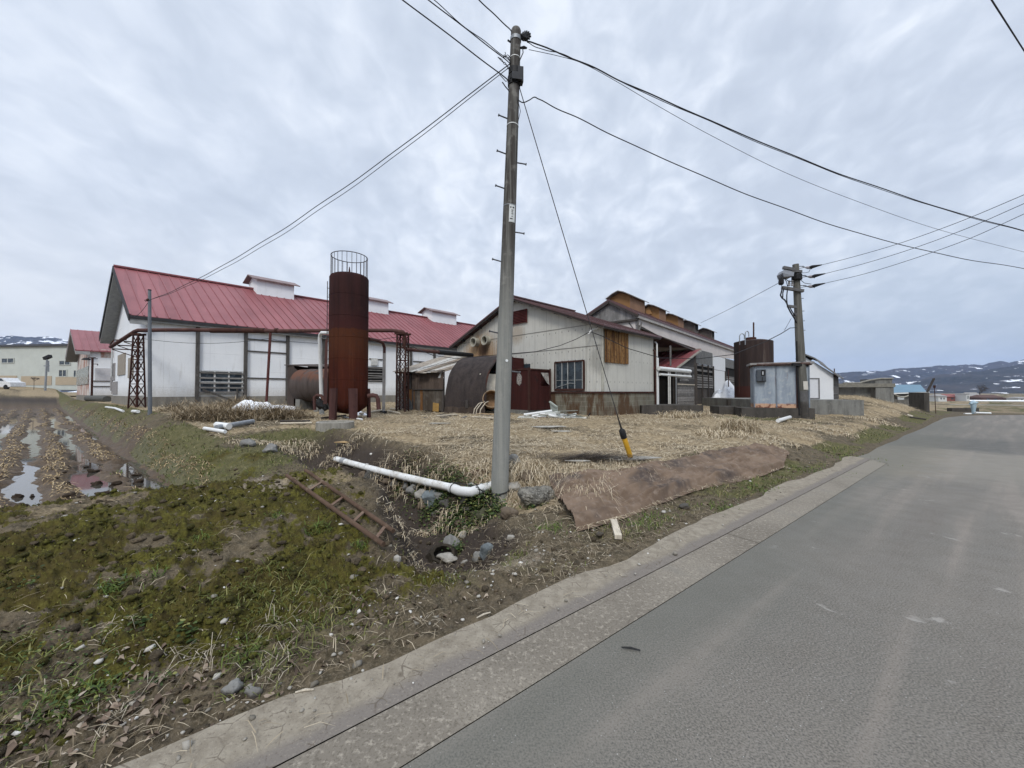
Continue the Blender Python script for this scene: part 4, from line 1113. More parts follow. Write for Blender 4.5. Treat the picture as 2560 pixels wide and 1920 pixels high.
# things dumped under the arch
m = MB(); m.hexa([AF.w(LA - .42, .30, .9), AF.w(LA - .38, .30, .9), AF.w(LA + .05, .95, .55), AF.w(LA + .0, .95, .55)], [AF.w(LA - .42, .32, 1.75), AF.w(LA - .38, .32, 1.75), AF.w(LA + .05, 1.25, 1.75), AF.w(LA + .0, 1.25, 1.75)])
tag(m.build('board', plain('stained_board', (.50, .47, .40), .7, .3, 3)), 'stained white board leaning inside the open end of the arch', 'board')
c0 = AF.w(LA + .12, .35, .62); axd = (AF.ax * .55 - AF.ay * .8 + Vector((0, 0, .22))).normalized()
dr = thing('drum', 'tan drum lying on its side at the open end of the arched shelter', 'drum', tuple(c0 - Vector((0, 0, .45))))
def drum(c0, axd, r, l, mat, inner, parent):
    ref = axd.cross(Vector((0, 0, 1))).normalized(); up = ref.cross(axd); sg_ = 24; rings = []
    for (dd, rr) in ((-l / 2, r * .98), (-l * .2, r), (-l * .18, r * 1.03), (-l * .14, r * 1.03), (-l * .12, r), (l * .2, r), (l / 2, r), (l / 2, r * .93), (-l * .45, r * .9)):
        rings.append([c0 + axd * dd + (ref * math.cos(2 * math.pi * i / sg_) + up * math.sin(2 * math.pi * i / sg_)) * rr for i in range(sg_)])
    m = MB(); m.v.extend(p for q_ in rings for p in q_)
    for a in range(len(rings) - 1):
        for i in range(sg_): m.f.append((a * sg_ + i, a * sg_ + (i + 1) % sg_, (a + 1) * sg_ + (i + 1) % sg_, (a + 1) * sg_ + i))
    m.f.append(tuple(range(sg_))[::-1]); m.f.append(tuple((len(rings) - 1) * sg_ + i for i in range(sg_)))
    m.build('shell', mat, parent, smooth='auto')
    m = MB(); m.ring(c0 + axd * l * .5, axd, r, .018, 24); m.build('rim', inner, parent)
drum(c0, axd, .36, .5, plain('tan_drum', (.27, .165, .085), .6, .4), plain('drum_rim', (.30, .22, .14), .6), dr)
for i, (x, y, bend) in enumerate(((LA - .35, -.3, .2), (LA - .2, -.35, .3), (LA - .05, -.3, .35))):
    p0 = AF.w(x, y, 0); m = MB(); m.tube([p0, p0 + Vector((.05, 0, .25)), p0 + Vector((.18 * (1 + bend), .1, .42 + bend * .3)), p0 + Vector((.35, .2, .5 + bend * .2))], [.02, .025, .022, .015], 5)
    tag(m.build('bent_strip', PALEWOOD), 'thin pale strip bent over beside the drum under the arch', 'strip', 'pale bent strips by the drum')

# lean-to of old planks, to the left of the arch
P_FL, P_FR = Vector((-5.15, 18.3, 0)), Vector((-3.08, 17.45, 0)); P_BL, P_BR = Vector((-3.75, 22.1, 0)), Vector((-1.6, 20.9, 0))
gz = hz(-4.2, 17.9) - .02
LF = Fr(P_FL.x, P_FL.y, gz, math.degrees(math.atan2((P_FR - P_FL).x, (P_FR - P_FL).y))); LW = (P_FR - P_FL).length
lt = thing('plank_shed', 'tumbledown plank shed with a patched sheet roof, left of the arch', 'shed', LF.w(0, 0, 0))
m = MB(); rr = random.Random(12); planks(m, LF, 'y', 0, LW, 0, 1.05, .155, 0, th=.03, end=.06, rr=rr)
m.build('lower_boards', m_planks('mixed_boards', (.060, .045, .033), (.155, .140, .120), (.20, .095, .035)), lt)
m = MB(); planks(m, LF, 'y', .52, LW, 1.04, 1.80, .30, -.05, th=.02, end=.01, gap=.003, rr=rr); m.build('upper_panel', m_planks('brown_panel', (.075, .056, .046), (.105, .080, .064)), lt)
m = MB(); m.box(LF, .55, LW, -.09, -.055, 1.0, 1.05); planks(m, LF, 'y', 0, .5, .98, 1.78, .12, -.03, skip=.25, end=.25, jit=.05, rr=rr); m.build('batten', DARKWOOD, lt)
m = MB(); m.box(LF, .02, LW - .02, .05, .08, 0, 1.9); m.box(LF, .02, .05, .05, 3.2, 0, 2.0); m.build('back_board', DARK, lt)
def topz(px, py, P): return 1.6 + (980 - py) / F * P.y
rz = [topz(0, 927, P_FL), topz(0, 930, P_FR), topz(0, 903, P_BR), topz(0, 889, P_BL)]
ROOFM = m_planks('patched_sheet_roof', (.20, .155, .115), (.36, .33, .285), (.50, .49, .46))
m = MB(); rr = random.Random(5); n = 9
ovx = (P_FR - P_FL).normalized()
for i in range(n):
    a, b = i / n, (i + 1) / n + .03
    f0 = P_FL.lerp(P_FR, a) - ovx * (.35 if i == 0 else 0); f1 = P_FL.lerp(P_FR, min(1, b)); b0 = P_BL.lerp(P_BR, a); b1 = P_BL.lerp(P_BR, min(1, b))
    zf0 = rz[0] + (rz[1] - rz[0]) * a; zf1 = rz[0] + (rz[1] - rz[0]) * b; zb0 = rz[3] + (rz[2] - rz[3]) * a; zb1 = rz[3] + (rz[2] - rz[3]) * b
    ex = rr.uniform(.15, .5); dzz = rr.uniform(0, .05)
    q4 = []
    for (ff, bb, z0, z1) in ((f0, b0, zf0, zb0), (f1, b1, zf1, zb1)):
        dv_ = (bb - ff); tt0 = -ex / dv_.length
        q4.append((Vector((ff.x, ff.y, z0 + dzz)).lerp(Vector((bb.x, bb.y, z1 + dzz)), tt0), Vector((bb.x, bb.y, z1 + dzz))))
    m.slab([q4[0][0], q4[1][0], q4[1][1], q4[0][1]], (0, 0, .018))
m.build('roof', ROOFM, lt)
m = MB()
m.beam(LF.w(-.3, -.25, 1.82), LF.w(LW, -.15, 1.80), .07, .09)
for x in (0, .55, LW - .05): m.beam(LF.w(x, .0, -.05), LF.w(x, 0, 1.8), .09, .09)
m.build('frame', DARKWOOD, lt)
m = MB(); p_ = LF.w(.15, -.35, 0); m.beam(p_, p_ + Vector((-.12, .2, 1.85)), .16, .04); m.beam(LF.w(-.3, -.1, 0), LF.w(-.28, 0, 1.7), .20, .03); m.build('loose_board', GREYWOOD, lt)
m = MB(); p_ = LF.w(LW - .28, -.09, 1.55); m.poly([p_, p_ + Vector((.30, -.1, -.02)), p_ + Vector((.16, -.06, .28))]); m.build('torn_flap', plain('pale_flap', (.45, .46, .45), .6), lt)
p0 = LF.w(LW - .55, -.10, .02); m = MB(); m.hexa([p0, p0 + ovx * .32, p0 + ovx * .32 + Vector((0, .07, .36)), p0 + Vector((0, .07, .40))], [p0 + Vector((.01, -.02, 0)), p0 + ovx * .32 + Vector((.01, -.02, 0)), p0 + ovx * .32 + Vector((.01, .05, .36)), p0 + Vector((.01, .05, .40))])
tag(m.build('plywood_piece', plain('orange_plywood', (.36, .22, .07), .7, .3, 8)), 'small orange plywood piece leaning on the plank shed', 'board')
p0 = LF.w(.35, -.35, 0); m = MB(); m.slab([p0, p0 + Vector((.33, .05, .02)), p0 + Vector((.28, .1, .38)), p0 + Vector((.16, .1, .62)), p0 + Vector((.02, .05, .3))], (.01, -.02, 0))
tag(m.build('glass_shard', plain('dull_grey_sheet', (.10, .10, .095), .3, .4)), 'grey five sided sheet propped on the plank shed', 'sheet')
# ================================================================== tall hall with five ridge vents behind
H = Fr(6.62, 20.35, .7, 41.5)
_, zE_ = H.onx(1592, 781)
HL = 34
yA, zA = H.ony(1526, 750, -.02); hw = yA
hall = thing('tall_hall', 'tall hall with a brown roof, grey board gable and five ridge vents', 'hall', H.w(0, 0, 0))
zE = zE_; zR = zA
slope = (zR - zE) / hw
LW_ = hw * 2.1
m = MB(); roof_seams(m, H, -.25, HL, -.18, zE - .18 * slope, hw, zR, .09, .45, .02, .03); roof_seams(m, H, -.25, HL, hw + LW_, zR - LW_ * slope * .8, hw, zR, .09, .45, .02, .03)
m.build('roof', BROWNROOF, hall)
# grey board gable triangle
m = MB(); rr = random.Random(3); y = 0
while y < hw + LW_ * .7:
    y2 = y + rr.uniform(.11, .15); ym = (y + y2) / 2
    zt = zE + ym * slope - .10 if ym < hw else zR - (ym - hw) * slope * .8 - .10
    if zt > zE - .3: m.box(H, -.06 - rr.uniform(0, .01), -.03, y + .003, y2 - .003, zE - .35 + rr.uniform(0, .03), zt)
    y = y2
m.build('gable_boards', m_planks('brightened_grey_boards', (.17, .165, .16), (.33, .32, .31)), hall)  # boards coloured lighter to offset the shade under the overhang
m = MB(); m.beam(H.w(-.22, -.2, zE - .18 * slope - .13), H.w(-.22, hw, zR - .13), .05, .16); m.beam(H.w(-.22, hw + LW_, zR - LW_ * slope * .8 - .13), H.w(-.22, hw, zR - .13), .05, .16)
m.beam(H.w(-.1, -.1, zE - .40), H.w(-.1, hw + LW_ * .7, zE - .40), .10, .10); m.build('bargeboard', DARKWOOD, hall)
# white upper band along the right side, its lower edge read from the photo
PINKW = plain('off_white_board', (.60, .555, .53), .75, .12, .8)
lower = []
for (px, py) in ((1596, 812), (1640, 836), (1680, 851), (1737, 871), (1751, 880), (1800, 893), (1840, 899)):
    x, z = H.onx(px, py); lower.append((x, z))
x0l = lower[0][0]
m = MB()
for (a, b) in zip(lower[:-1], lower[1:]):
    m.hexa([H.w(a[0], -.03, a[1]), H.w(b[0], -.03, b[1]), H.w(b[0], .02, b[1]), H.w(a[0], .02, a[1])], [H.w(a[0], -.03, zE - .12), H.w(b[0], -.03, zE - .12), H.w(b[0], .02, zE - .12), H.w(a[0], .02, zE - .12)])
b = lower[-1]; m.box(H, b[0] + .001, HL, -.03, .02, b[1], zE - .12); m.build('upper_band', PINKW, hall)
m = MB(); m.box(H, -.02, x0l, .06, hw * 1.5, zE - 1.25, zE - .45); m.build('front_band', PINKW, hall)
m = MB(); m.box(H, -.2, HL, -.17, -.09, zE - .34, zE - .20); m.build('fascia', plain('fascia_white', (.42, .40, .38), .8, .3), hall)
# open trusses under the band
m = MB()
for i, xx in enumerate((.15, .15, 2.3)):
    pass
m.beam(H.w(.0, -.06, zE - 1.9), H.w(.0, -.06, zE - .3), .10, .10); m.beam(H.w(.0, -.06, zE - 1.2), H.w(.0, .42, zE - .5), .06, .06); m.beam(H.w(.0, -.06, zE - 1.2), H.w(.5, -.06, zE - .5), .06, .06)
for i in range(2):
    y0_ = 1.3 + i * .9
    m.build('bracket', GREYWOOD, hall); m = MB(); m.beam(H.w(-.05, y0_, zE - 1.3), H.w(-.05, y0_ + .3, zE - .45), .09, .06); m.beam(H.w(-.05, y0_ + .6, zE - 1.3), H.w(-.05, y0_ + .3, zE - .45), .09, .06)
m.build('bracket', GREYWOOD, hall)
m = MB()
n = 26
for i in range(n):
    t_ = i / n; x = .2 + 9.2 * t_
    zt = float(np.interp(x, [p[0] for p in lower], [p[1] for p in lower])) - .05
    m.beam(H.w(x, .03, zt), H.w(x + .3, 2.9, zt + .30), .22, .03)
m.build('roof_lath', m_planks('red_brown_laths', (.10, .060, .050), (.17, .115, .095), vert=False), hall)
m = MB(); m.beam(H.w(lower[0][0], .05, lower[0][1] - .06), H.w(lower[4][0], .05, lower[4][1] - .06), .08, .10)
for (px, py) in ((1627, 838), (1676, 868)):
    x, z = H.onx(px, py, .1); m.beam(H.w(x, .1, z - 1.2), H.w(x, .1, z + .1), .10, .10)
m.build('truss', GREYWOOD, hall)
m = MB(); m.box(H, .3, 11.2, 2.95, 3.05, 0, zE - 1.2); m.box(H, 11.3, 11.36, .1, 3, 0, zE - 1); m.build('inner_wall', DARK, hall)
# lower right wall bays, from the photo columns
def bay(pa, pb): return H.onx(pa, 960)[0], H.onx(pb, 960)[0]
zlo = lambda x: float(np.interp(x, [p[0] for p in lower], [p[1] for p in lower]))
x0, x1 = bay(1738, 1781)
_, zs = H.onx(1738, 908); _, zs2 = H.onx(1738, 935); _, zs3 = H.onx(1738, 970)
m = MB(); planks(m, H, 'y', x0, x1, zs, zlo(x0) - .01, .8, -.01, end=.005, gap=.01, rr=random.Random(8)); m.build('grey_sheet', plain('zinc_grey', (.17, .17, .165), .7, .3), hall)
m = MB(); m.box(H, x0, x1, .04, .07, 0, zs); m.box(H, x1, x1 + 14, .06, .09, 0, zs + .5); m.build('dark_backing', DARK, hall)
m = MB(); planks(m, H, 'y', x0, x1, zs2, zs, .20, 0, vert=False, gap=.05, rr=random.Random(9), skip=.45); planks(m, H, 'y', x0, x1, zs3, zs2, .17, -.05, vert=False, gap=.055, rr=random.Random(10)); m.build('slats', GREYWOODH, hall)
m = MB(); planks(m, H, 'y', x0, x1, 0, zs3 - .02, .9, 0, end=.02, gap=.015, rr=random.Random(11))
for q_ in (0, .33, .67, 1): m.beam(H.w(x0 + (x1 - x0) * q_, -.09, 0), H.w(x0 + (x1 - x0) * q_, -.09, zs), .10, .08)
m.build('lower_boards', DARKWOOD, hall)
x2, x3 = bay(1782, 1810)
_, zmid = H.onx(1790, 925)
m = MB(); m.box(H, x2, x3 + .3, -.05, .01, zmid + .02, zlo(x2) - .02); m.box(H, x2, x3, -.07, .01, .25, zmid - .02); m.build('white_panel', plain('white_panel', (.70, .71, .72), .6, .08), hall)
x4, x5 = x3 + .25, x3 + 9
_, zq = H.onx(1820, 920); _, zq2 = H.onx(1820, 940); _, zq3 = H.onx(1820, 975)
m = MB(); planks(m, H, 'y', x4, x5, zq, zlo(x4) - .02, .7, -.01, end=.01, rr=random.Random(14)); m.build('grey_sheet', plain('zinc_grey2', (.16, .16, .155), .7, .3), hall)
m = MB(); planks(m, H, 'y', x4, x5, zq3 - .3, zq2, .20, -.02, vert=False, gap=.06, rr=random.Random(15)); m.build('slats', GREYWOODH, hall)
m = MB(); m.beam(H.w(x3 + .1, -.12, 0), H.w(x3 + .1, -.12, zmid), .10, .10); m.box(H, x2 - .1, x5, -.16, -.08, .62, .70); m.build('post', DARKWOOD, hall)
m = MB(); m.box(H, 0, HL, -.02, .06, -.6, .02); m.build('foundation', FOUND, hall)
# ridge vents
OR1 = plain('orange_plywood_wall', (.285, .155, .065), .75, .18, 2.5); OR2 = plain('tan_plywood_wall', (.27, .155, .095), .75, .2, 2); GR1 = plain('grey_vent_wall', (.105, .088, .078), .8, .3)
VC = [(1537, 1575, 1612.5, 0), (1614, 1648, 1665, 0), (1665.5, 1695, 1709, 0), (1709.5, 1735, 1745.5, 1), (1746.5, 1778, 1785.5, 1)]
for i, (pf, pc, pe, grey) in enumerate(VC):
    cw = .60
    xa, _ = H.onx(pc, 800, hw - cw); xe, _ = H.onx(pe, 800, hw - cw); ln = max(.9, min(xe - xa, 2.4))
    hv = [.56, .54, .50, .54, .54][i] + .02
    zb = zR - cw * slope - .05
    m = MB(); m.box(H, xa + .02, xa + ln, hw - cw, hw + cw, zb, zR + hv - .17)
    body = m.build('roof_vent', GR1 if grey else OR2, hall)
    m = MB(); m.box(H, xa - .02, xa + .015, hw - cw, hw + cw, zb, zR + hv - .17); m.poly([H.w(xa - .02, hw - cw, zR + hv - .17), H.w(xa - .02, hw + cw, zR + hv - .17), H.w(xa - .02, hw, zR + hv + .08)])
    m.build('vent_front', GR1 if grey else OR1, body)
    m = MB()
    for sg_ in (-1, 1):
        y0_ = hw + sg_ * (cw + .16); q_ = [(y0_, zR + hv - .26), (hw + sg_ * .35, zR + hv - .03), (hw, zR + hv + .09)]
        for (a, b) in zip(q_[:-1], q_[1:]):
            m.slab([H.w(xa - .32, a[0], a[1]), H.w(xa + ln + .25, a[0], a[1]), H.w(xa + ln + .25, b[0], b[1]), H.w(xa - .32, b[0], b[1])], (0, 0, .05))
    m.build('vent_roof', plain('vent_roof_grey', (.19, .175, .165), .6, .25) if i else plain('vent_roof_pale', (.24, .225, .21), .6, .25), body)
    if i == 1:
        m = MB(); m.slab([H.w(xa - .05, hw + .05, zR + hv + .02), H.w(xa - .05, hw + .35, zR + hv - .1), H.w(xa - .12, hw + .15, zR + hv - .55), H.w(xa - .12, hw - .18, zR + hv - .5)], H.ax * -.02); m.build('loose_flap', OR1, body)
    if grey:
        m = MB(); m.box(H, xa + ln * .35, xa + ln - .08, hw - cw - .02, hw - cw - .003, zb + .3, zR + hv - .22); m.build('vent_shade_patch', DARK, body)  # black patch on the vent wall paints the shade of an opening

# ------------------------------------------------------------------ lean-to with the red roof and dark boards
N = Fr(10.28, 24.1, .72, 41.5)
an = thing('red_roof_lean_to', 'lean-to of dark weathered boards under a small red roof, joined to the tall hall', 'lean-to', N.w(0, 0, 0))
_, ze = N.onx(1691, 919); xr_, zr_ = N.onx(1748, 873); NW = 4.4
m = MB()
Nn = Fr(N.o.x, N.o.y, N.o.z, 41.5 - 90 + 0)       # x to the left along the eave, y = backwards seen from the left
# roof: seams run up the slope
FrR = Fr(N.o.x, N.o.y, N.o.z, -48.5, 41.5)
m.slab([FrR.w(-.12, -.25, ze - .08), FrR.w(NW, -.25, ze - .08), FrR.w(NW, xr_, zr_ - .08), FrR.w(-.12, xr_, zr_ - .08)], (0, 0, .07))
for i in range(10):
    a = -.1 + i * (NW / 9.2); m.beam(FrR.w(a, -.26, ze + .015), FrR.w(a, xr_, zr_ + .015), .05, .05)
m.build('roof', REDROOF, an)
m = MB(); m.beam(FrR.w(-.14, -.27, ze - .07), FrR.w(-.14, xr_, zr_ - .07), .05, .13); m.box(FrR, -.1, NW, xr_ - .06, xr_ + .02, zr_ - .18, zr_ + .05); m.build('verge', plain('verge_pale', (.38, .36, .31), .8), an)
# right side: board walls
_, zq = N.onx(1700, 962); _, zg = N.onx(1700, 941)
m = MB(); rr = random.Random(21)
x = 0
xe_ = N.onx(1735, 960)[0]
z = zq + .08
while z < zr_ - .3:
    b = z + .17; xs = 0 if z < ze - .15 else (z - ze + .15) / (zr_ - ze) * xr_
    if xs < xe_ - .2: m.box(N, xs + .02, xe_, -.03 + rr.uniform(-.008, .008), 0, z + .004, b - .004)
    z = b
m.build('upper_boards', m_planks('dark_weathered_boards', (.045, .042, .040), (.105, .100, .097), (.16, .155, .15), vert=False), an)
m = MB(); planks(m, N, 'y', 0, xe_, -.1, zq - .01, .165, -.005, vert=False, end=.01, rr=random.Random(22)); m.build('lower_boards', GREYWOODH, an)
m = MB(); m.box(N, 0, xe_, -.06, -.035, zq, zq + .07); m.build('ledge', PALEWOOD, an)
m = MB()
for q_ in range(7):
    xx = rr.uniform(.1, xe_ - .9); zz = zq + .2 + rr.uniform(0, .75); m.box(N, xx, xx + rr.uniform(.35, .8), -.055, -.033, zz, zz + rr.uniform(.08, .2))
m.build('patch_boards', GREYWOODH, an)
m = MB()
for q_ in range(4):
    xx = .25 + q_ * .85; zz = zq + .18 + (q_ % 2) * .35; m.box(N, xx, xx + .38, -.045, -.034, zz, zz + .22)
m.build('gap', DARK, an)  # black patches on the boards paint the shade of open gaps
m = MB(); m.beam(N.w(xe_ + .06, -.05, -.1), N.w(xe_ + .06, -.05, zr_ - .35), .14, .12); m.build('post', DARKWOOD, an); m = MB(); m.beam(N.w(-.04, -.03, -.1), N.w(-.04, -.03, ze - .1), .12, .12); m.build('post', DARKWOOD, an)
# front: dark doorway between red and white posts
FD = FrR
yd0 = FD.onx(1681, 960, 0)[0]; 
def fx(px): return FD.onx(px, 960)[0]
zd = FD.onx(1650, 934)[1]
m = MB(); m.box(FD, 0, NW, .25, .3, -.1, ze - .1); m.build('doorway', DARK, an)  # black panel paints the shade inside the doorway
m = MB(); a, b = fx(1682), fx(1690); planks(m, FD, 'y', min(a, b), max(a, b), -.1, ze - .1, .16, 0, rr=random.Random(23)); m.box(FD, min(a, b), NW, -.04, .02, zd, ze - .08); m.build('front_boards', DARKWOOD, an)
for (px, mt, wd) in ((1672, PVC, .05), (1676, PVC, .035), (1642, plain('red_post', (.15, .05, .045), .6), .045)):
    a = fx(px); m = MB(); m.tube([FD.w(a, -.03, -.1), FD.w(a, -.03, zd + .1)], wd, 8); m.build('door_post', mt, an)
m = MB(); m.tube([FD.w(-.08, -.22, 0), FD.w(-.08, -.22, ze - .15)], .035, 8); m.build('down_pipe', GALV, an)

# ------------------------------------------------------------------ snow left against the wall
def heap(name, c, rx, ry, h, mat, seed, label, cat, rot=0., seg=40):
    m = MB(); V = []; Fc = []; nr = 12
    for i in range(nr + 1):
        for j in range(seg):
            a = 2 * math.pi * j / seg; q_ = i / nr
            rad = q_ * (1 + .22 * float(fbm(np.array([2 * math.cos(a) + seed]), np.array([2 * math.sin(a)]), 1.0, 3, seed)[0]) * 2)
            x = rx * rad * math.cos(a); y = ry * rad * math.sin(a); X = c[0] + x * math.cos(rot) - y * math.sin(rot); Y = c[1] + x * math.sin(rot) + y * math.cos(rot)
            hh = h * (1 - q_ ** 1.7) * (1 + .9 * float(fbm(np.array([X]), np.array([Y]), 1.6, 4, seed + 1)[0])) + .03 * (1 - q_)
            V.append((X, Y, hz(X, Y) - .06 + hh))
    for i in range(nr):
        for j in range(seg): Fc.append((i * seg + j, (i + 1) * seg + j, (i + 1) * seg + (j + 1) % seg, i * seg + (j + 1) % seg))
    m.add(V, Fc); return tag(m.build(name, mat, smooth=True), label, cat)
a = H.w(H.onx(1822, 985, -1.2)[0], -1.0, 0)
heap('snow_pile', (a.x, a.y), 2.6, 1.2, 1.5, SNOW, 3, 'dirty white snow heap against the hall wall beside the round tank', 'snow', rot=.8)

# ================================================================== round rusty storage tank
TC = Vector((.629 * 27, 27, .7))
tk = thing('round_tank', 'squat round rusty storage tank with two hooked pipes on top', 'tank', tuple(TC))
TR = 1.19; zt = 1.6 + 125 / F * 27 - .7
kk = NT('tank_rust'); o_ = kk.obj(); n1 = kk.noise(kk.mapv(o_, (2.2, 2.2, .16)), 1.3, 6, .68); n2 = kk.noise(o_, 6, 5, .6); sz = kk.sep(o_)
c = kk.mix(kk.rng(n1, .33, .62), (.029, .020, .018), (.052, .035, .030)); c = kk.mix(kk.rng(n1, .60, .72, 0, .7), c, (.16, .135, .115)); c = kk.mix(kk.rng(n2, .5, .75, 0, .5), c, (.035, .02, .018))
c = kk.mix(kk.math('MULTIPLY', kk.rng(sz[2], 1.35, 1.25), .8), c, (.062, .020, .015)); kk.col(c).rough(.8); kk.bump(n2, .2, .02)
m = MB(); m.lathe(TC, [(TR, -.8), (TR, zt), (TR - .03, zt + .02), (TR * .6, zt + .13), (.02, zt + .22)], 48); m.build('shell', kk.m, tk, smooth='auto')
def tp(px, py, Y): p = at(px, py, Y); return p
m = MB(); m.lathe(TC + Vector((-.35, -.3, 0)), [(.33, zt + .05), (.33, zt + .26), (.30, zt + .28), (.02, zt + .28)], 20); m.build('manhole', RUSTDARK, tk, smooth='auto')
for (px, top, hook) in ((1849, 834, 10), (1863, 828, 9)):
    pts = [at(px, 862, 26.0)]
    for q_ in range(9):
        a = math.pi * q_ / 8; pts.append(at(px + hook / 2 - math.cos(a) * hook / 2 + (2 if px == 1849 else 0) * q_ / 8, top + 7 - math.sin(a) * 7, 26.0))
    pts.append(at(px + hook + (2 if px == 1849 else 0), top + 14, 26.0)); m = MB(); m.tube(pts, .03, 6); m.build('hooked_pipe', GALV, tk)
m = MB(); p = at(1884, 855, 27); m.tube([p - Vector((0, 0, .3)), at(1884, 806, 27)], .05, 8); m.build('vent_pipe', RUSTDARK, tk)
m = MB(); p = at(1848, 900, 25.9); 
for dx in (0,): m.tube([at(1848, 852, 25.9), at(1848, 985, 25.85)], .02, 6)
m.build('side_pipe', RUSTDARK, tk)

# ================================================================== metal cabin with the meter
SY = 17.4
C0 = at(1885, 1019, SY)
CF_ = Fr(C0.x, C0.y, .90, 114)
cb = thing('metal_cabin', 'small blue grey metal cabin with rust along its foot and a meter box', 'cabin', CF_.w(0, 0, 0))
CW, CD = 2.06, .95; CH = 1.6 + 66 / F * SY - .9
kk = NT('cabin_paint'); u_ = kk.uv(); o_ = kk.obj(); sz = kk.sep(o_)
n1 = kk.noise(kk.mapv(u_, (3, .6, 1)), 1.5, 5, .65); n2 = kk.noise(u_, 5, 5, .65); n3 = kk.noise(kk.mapv(u_, (9, .5, 1)), 1.2, 4, .6)
c = kk.mix(kk.rng(n1, .35, .65), (.235, .275, .325), (.33, .375, .42)); c = kk.mix(kk.rng(n2, .5, .72, 0, .7), c, (.44, .46, .46))
rs = kk.math('ADD', sz[2], kk.math('MULTIPLY', kk.math('SUBTRACT', n2, .5), .16))
c = kk.mix(kk.rng(rs, .20, .14), c, (.52, .33, .22)); c = kk.mix(kk.math('MULTIPLY', kk.rng(rs, .28, .12), kk.rng(n2, .50, .58)), c, (.16, .055, .035))
c = kk.mix(kk.math('MULTIPLY', kk.rng(n3, .64, .70), .6), c, (.20, .10, .07)); kk.col(c).rough(.6); CAB = kk.m
m = MB(); m.box(CF_, 0, CW, 0, CD, 0, CH); m.build('wall', CAB, cb)
m = MB()
for x in (.02, .86, 1.60, CW - .02): m.box(CF_, x - .025, x + .025, -.03, -.003, .02, CH)
m.build('seam', plain('seam_steel', (.20, .23, .27), .6), cb)
m = MB(); m.box(CF_, 1.575, 1.625, -.045, -.032, .02, CH); m.build('door_edge', RUSTPIPE, cb)
m = MB(); m.box(CF_, -.14, CW + .14, -.16, CD + .1, CH + .02, CH + .11); m.build('roof', plain('roof_edge', (.33, .32, .31), .7, .35), cb)
m = MB(); m.box(CF_, -.06, CW + .08, -.10, CD + .05, CH - .03, CH + .018)
m.box(CF_, .1, CW, -.166, -.161, CH + .03, CH + .07); m.build('eave_rust', m_rust('edge_rust', (.085, .045, .038), (.14, .075, .062), (.34, .31, .29)), cb)
xa, za = CF_.onx(1892, 924, -.12); xb, zb = CF_.onx(1915, 952, -.12)
m = MB(); m.box(CF_, xa, xb, -.16, -.035, zb, za); mb_ = m.build('meter_box', plain('meter_grey', (.075, .085, .098), .5, .2), cb)
m = MB(); m.box(CF_, xa + (xb - xa) * .45, xb - .04, -.172, -.163, zb + .22, za - .02); m.build('dark_frame', BLACKR, mb_)
m = MB(); m.box(CF_, xa + (xb - xa) * .58, xb - .1, -.178, -.174, zb + .27, za - .09); m.build('meter_window', plain('meter_pane', (.55, .57, .58), .2), mb_)
m = MB(); m.box(CF_, xa + .0, xb + .0, -.19, -.03, zb - .04, zb - .002); m.tube([CF_.w(xa + .2, -.17, zb + .02), CF_.w(xa + .2, -.17, zb + .17)], .012, 6); m.build('meter_shelf', BLACKR, mb_)
m = MB(); m.box(CF_, 1.72, 1.76, -.05, -.032, 1.05, 1.12); m.box(CF_, 1.70, 1.73, -.06, -.033, .99, 1.07); m.build('handle', BLACKR, cb)
# slab below
sa = at(1852, 1019, 17.2); sb_ = at(2034, 1019, 16.6); SF_ = Fr(sa.x, sa.y, .90, math.degrees(math.atan2(sb_.x - sa.x, sb_.y - sa.y))); m = MB(); m.box(SF_, 0, (sb_ - sa).length, -.1, 1.3, -.75, -.006); tag(m.build('concrete_slab', DARKCONC), 'low dark concrete slab under the metal cabin', 'slab')
q0 = at(1640, 1000, 23.5)
m = MB(); qf = Fr(13.2, 22.6, .5, 92); m.box(qf, -.6, 6.2, -.2, 0, -.4, 1.6 - 19 / F * 22.6 - .5 + .22 - .2); tag(m.build('kerb_wall', DARKCONC), 'low dark concrete kerb in front of the round tank', 'kerb')
p0 = at(1604, 1036, 17.3); qf = Fr(p0.x, p0.y, hz(p0.x, p0.y) - .1, 91); 
m = MB(); m.box(qf, 0, 2.75, 0, 1.9, -.2, 1.6 - 33 / F * 17.4 - qf.o.z); tag(m.build('concrete_platform', DARKCONC), 'low dark concrete platform by the shed corner', 'platform')
p0 = at(1798, 1028, 18.0); qf = Fr(p0.x, p0.y, hz(p0.x, p0.y) - .1, 88)
m = MB(); m.box(qf, 0, 1.05, 0, .8, -.2, 1.6 - 36 / F * 18 - qf.o.z); tag(m.build('concrete_block', DARKCONC), 'dark concrete block left of the metal cabin slab', 'block')

# ================================================================== small white house on its plinth
HY = 20.2
h0 = at(2084, 1000, HY); W2 = Fr(h0.x, h0.y, 1.6 - 20 / F * HY, -86, 223)     # x runs to the left along the front
wh = thing('white_house', 'small white gabled building on a grey concrete plinth behind the leaning pole', 'house', W2.w(0, 0, 0))
xa, zap = W2.onx(2010, 889); _, zev = W2.onx(2084, 936)
WW = xa * 2; WD = 4.0; WL = xa + .30
def wy(d): return -d
m = MB()
for y in (0, -WD): m.poly([W2.w(0, y, 0), W2.w(WL, y, 0), W2.w(WL, y, zap - .25), W2.w(WW / 2, y, zap - .05), W2.w(0, y, zev)])
for x, zz in ((0, zev), (WL, zap - .25)): m.poly([W2.w(x, 0, 0), W2.w(x, -WD, 0), W2.w(x, -WD, zz), W2.w(x, 0, zz)])
m.build('wall', plain('white_render', (.70, .71, .72), .7, .07, 1.2), wh)
m = MB()
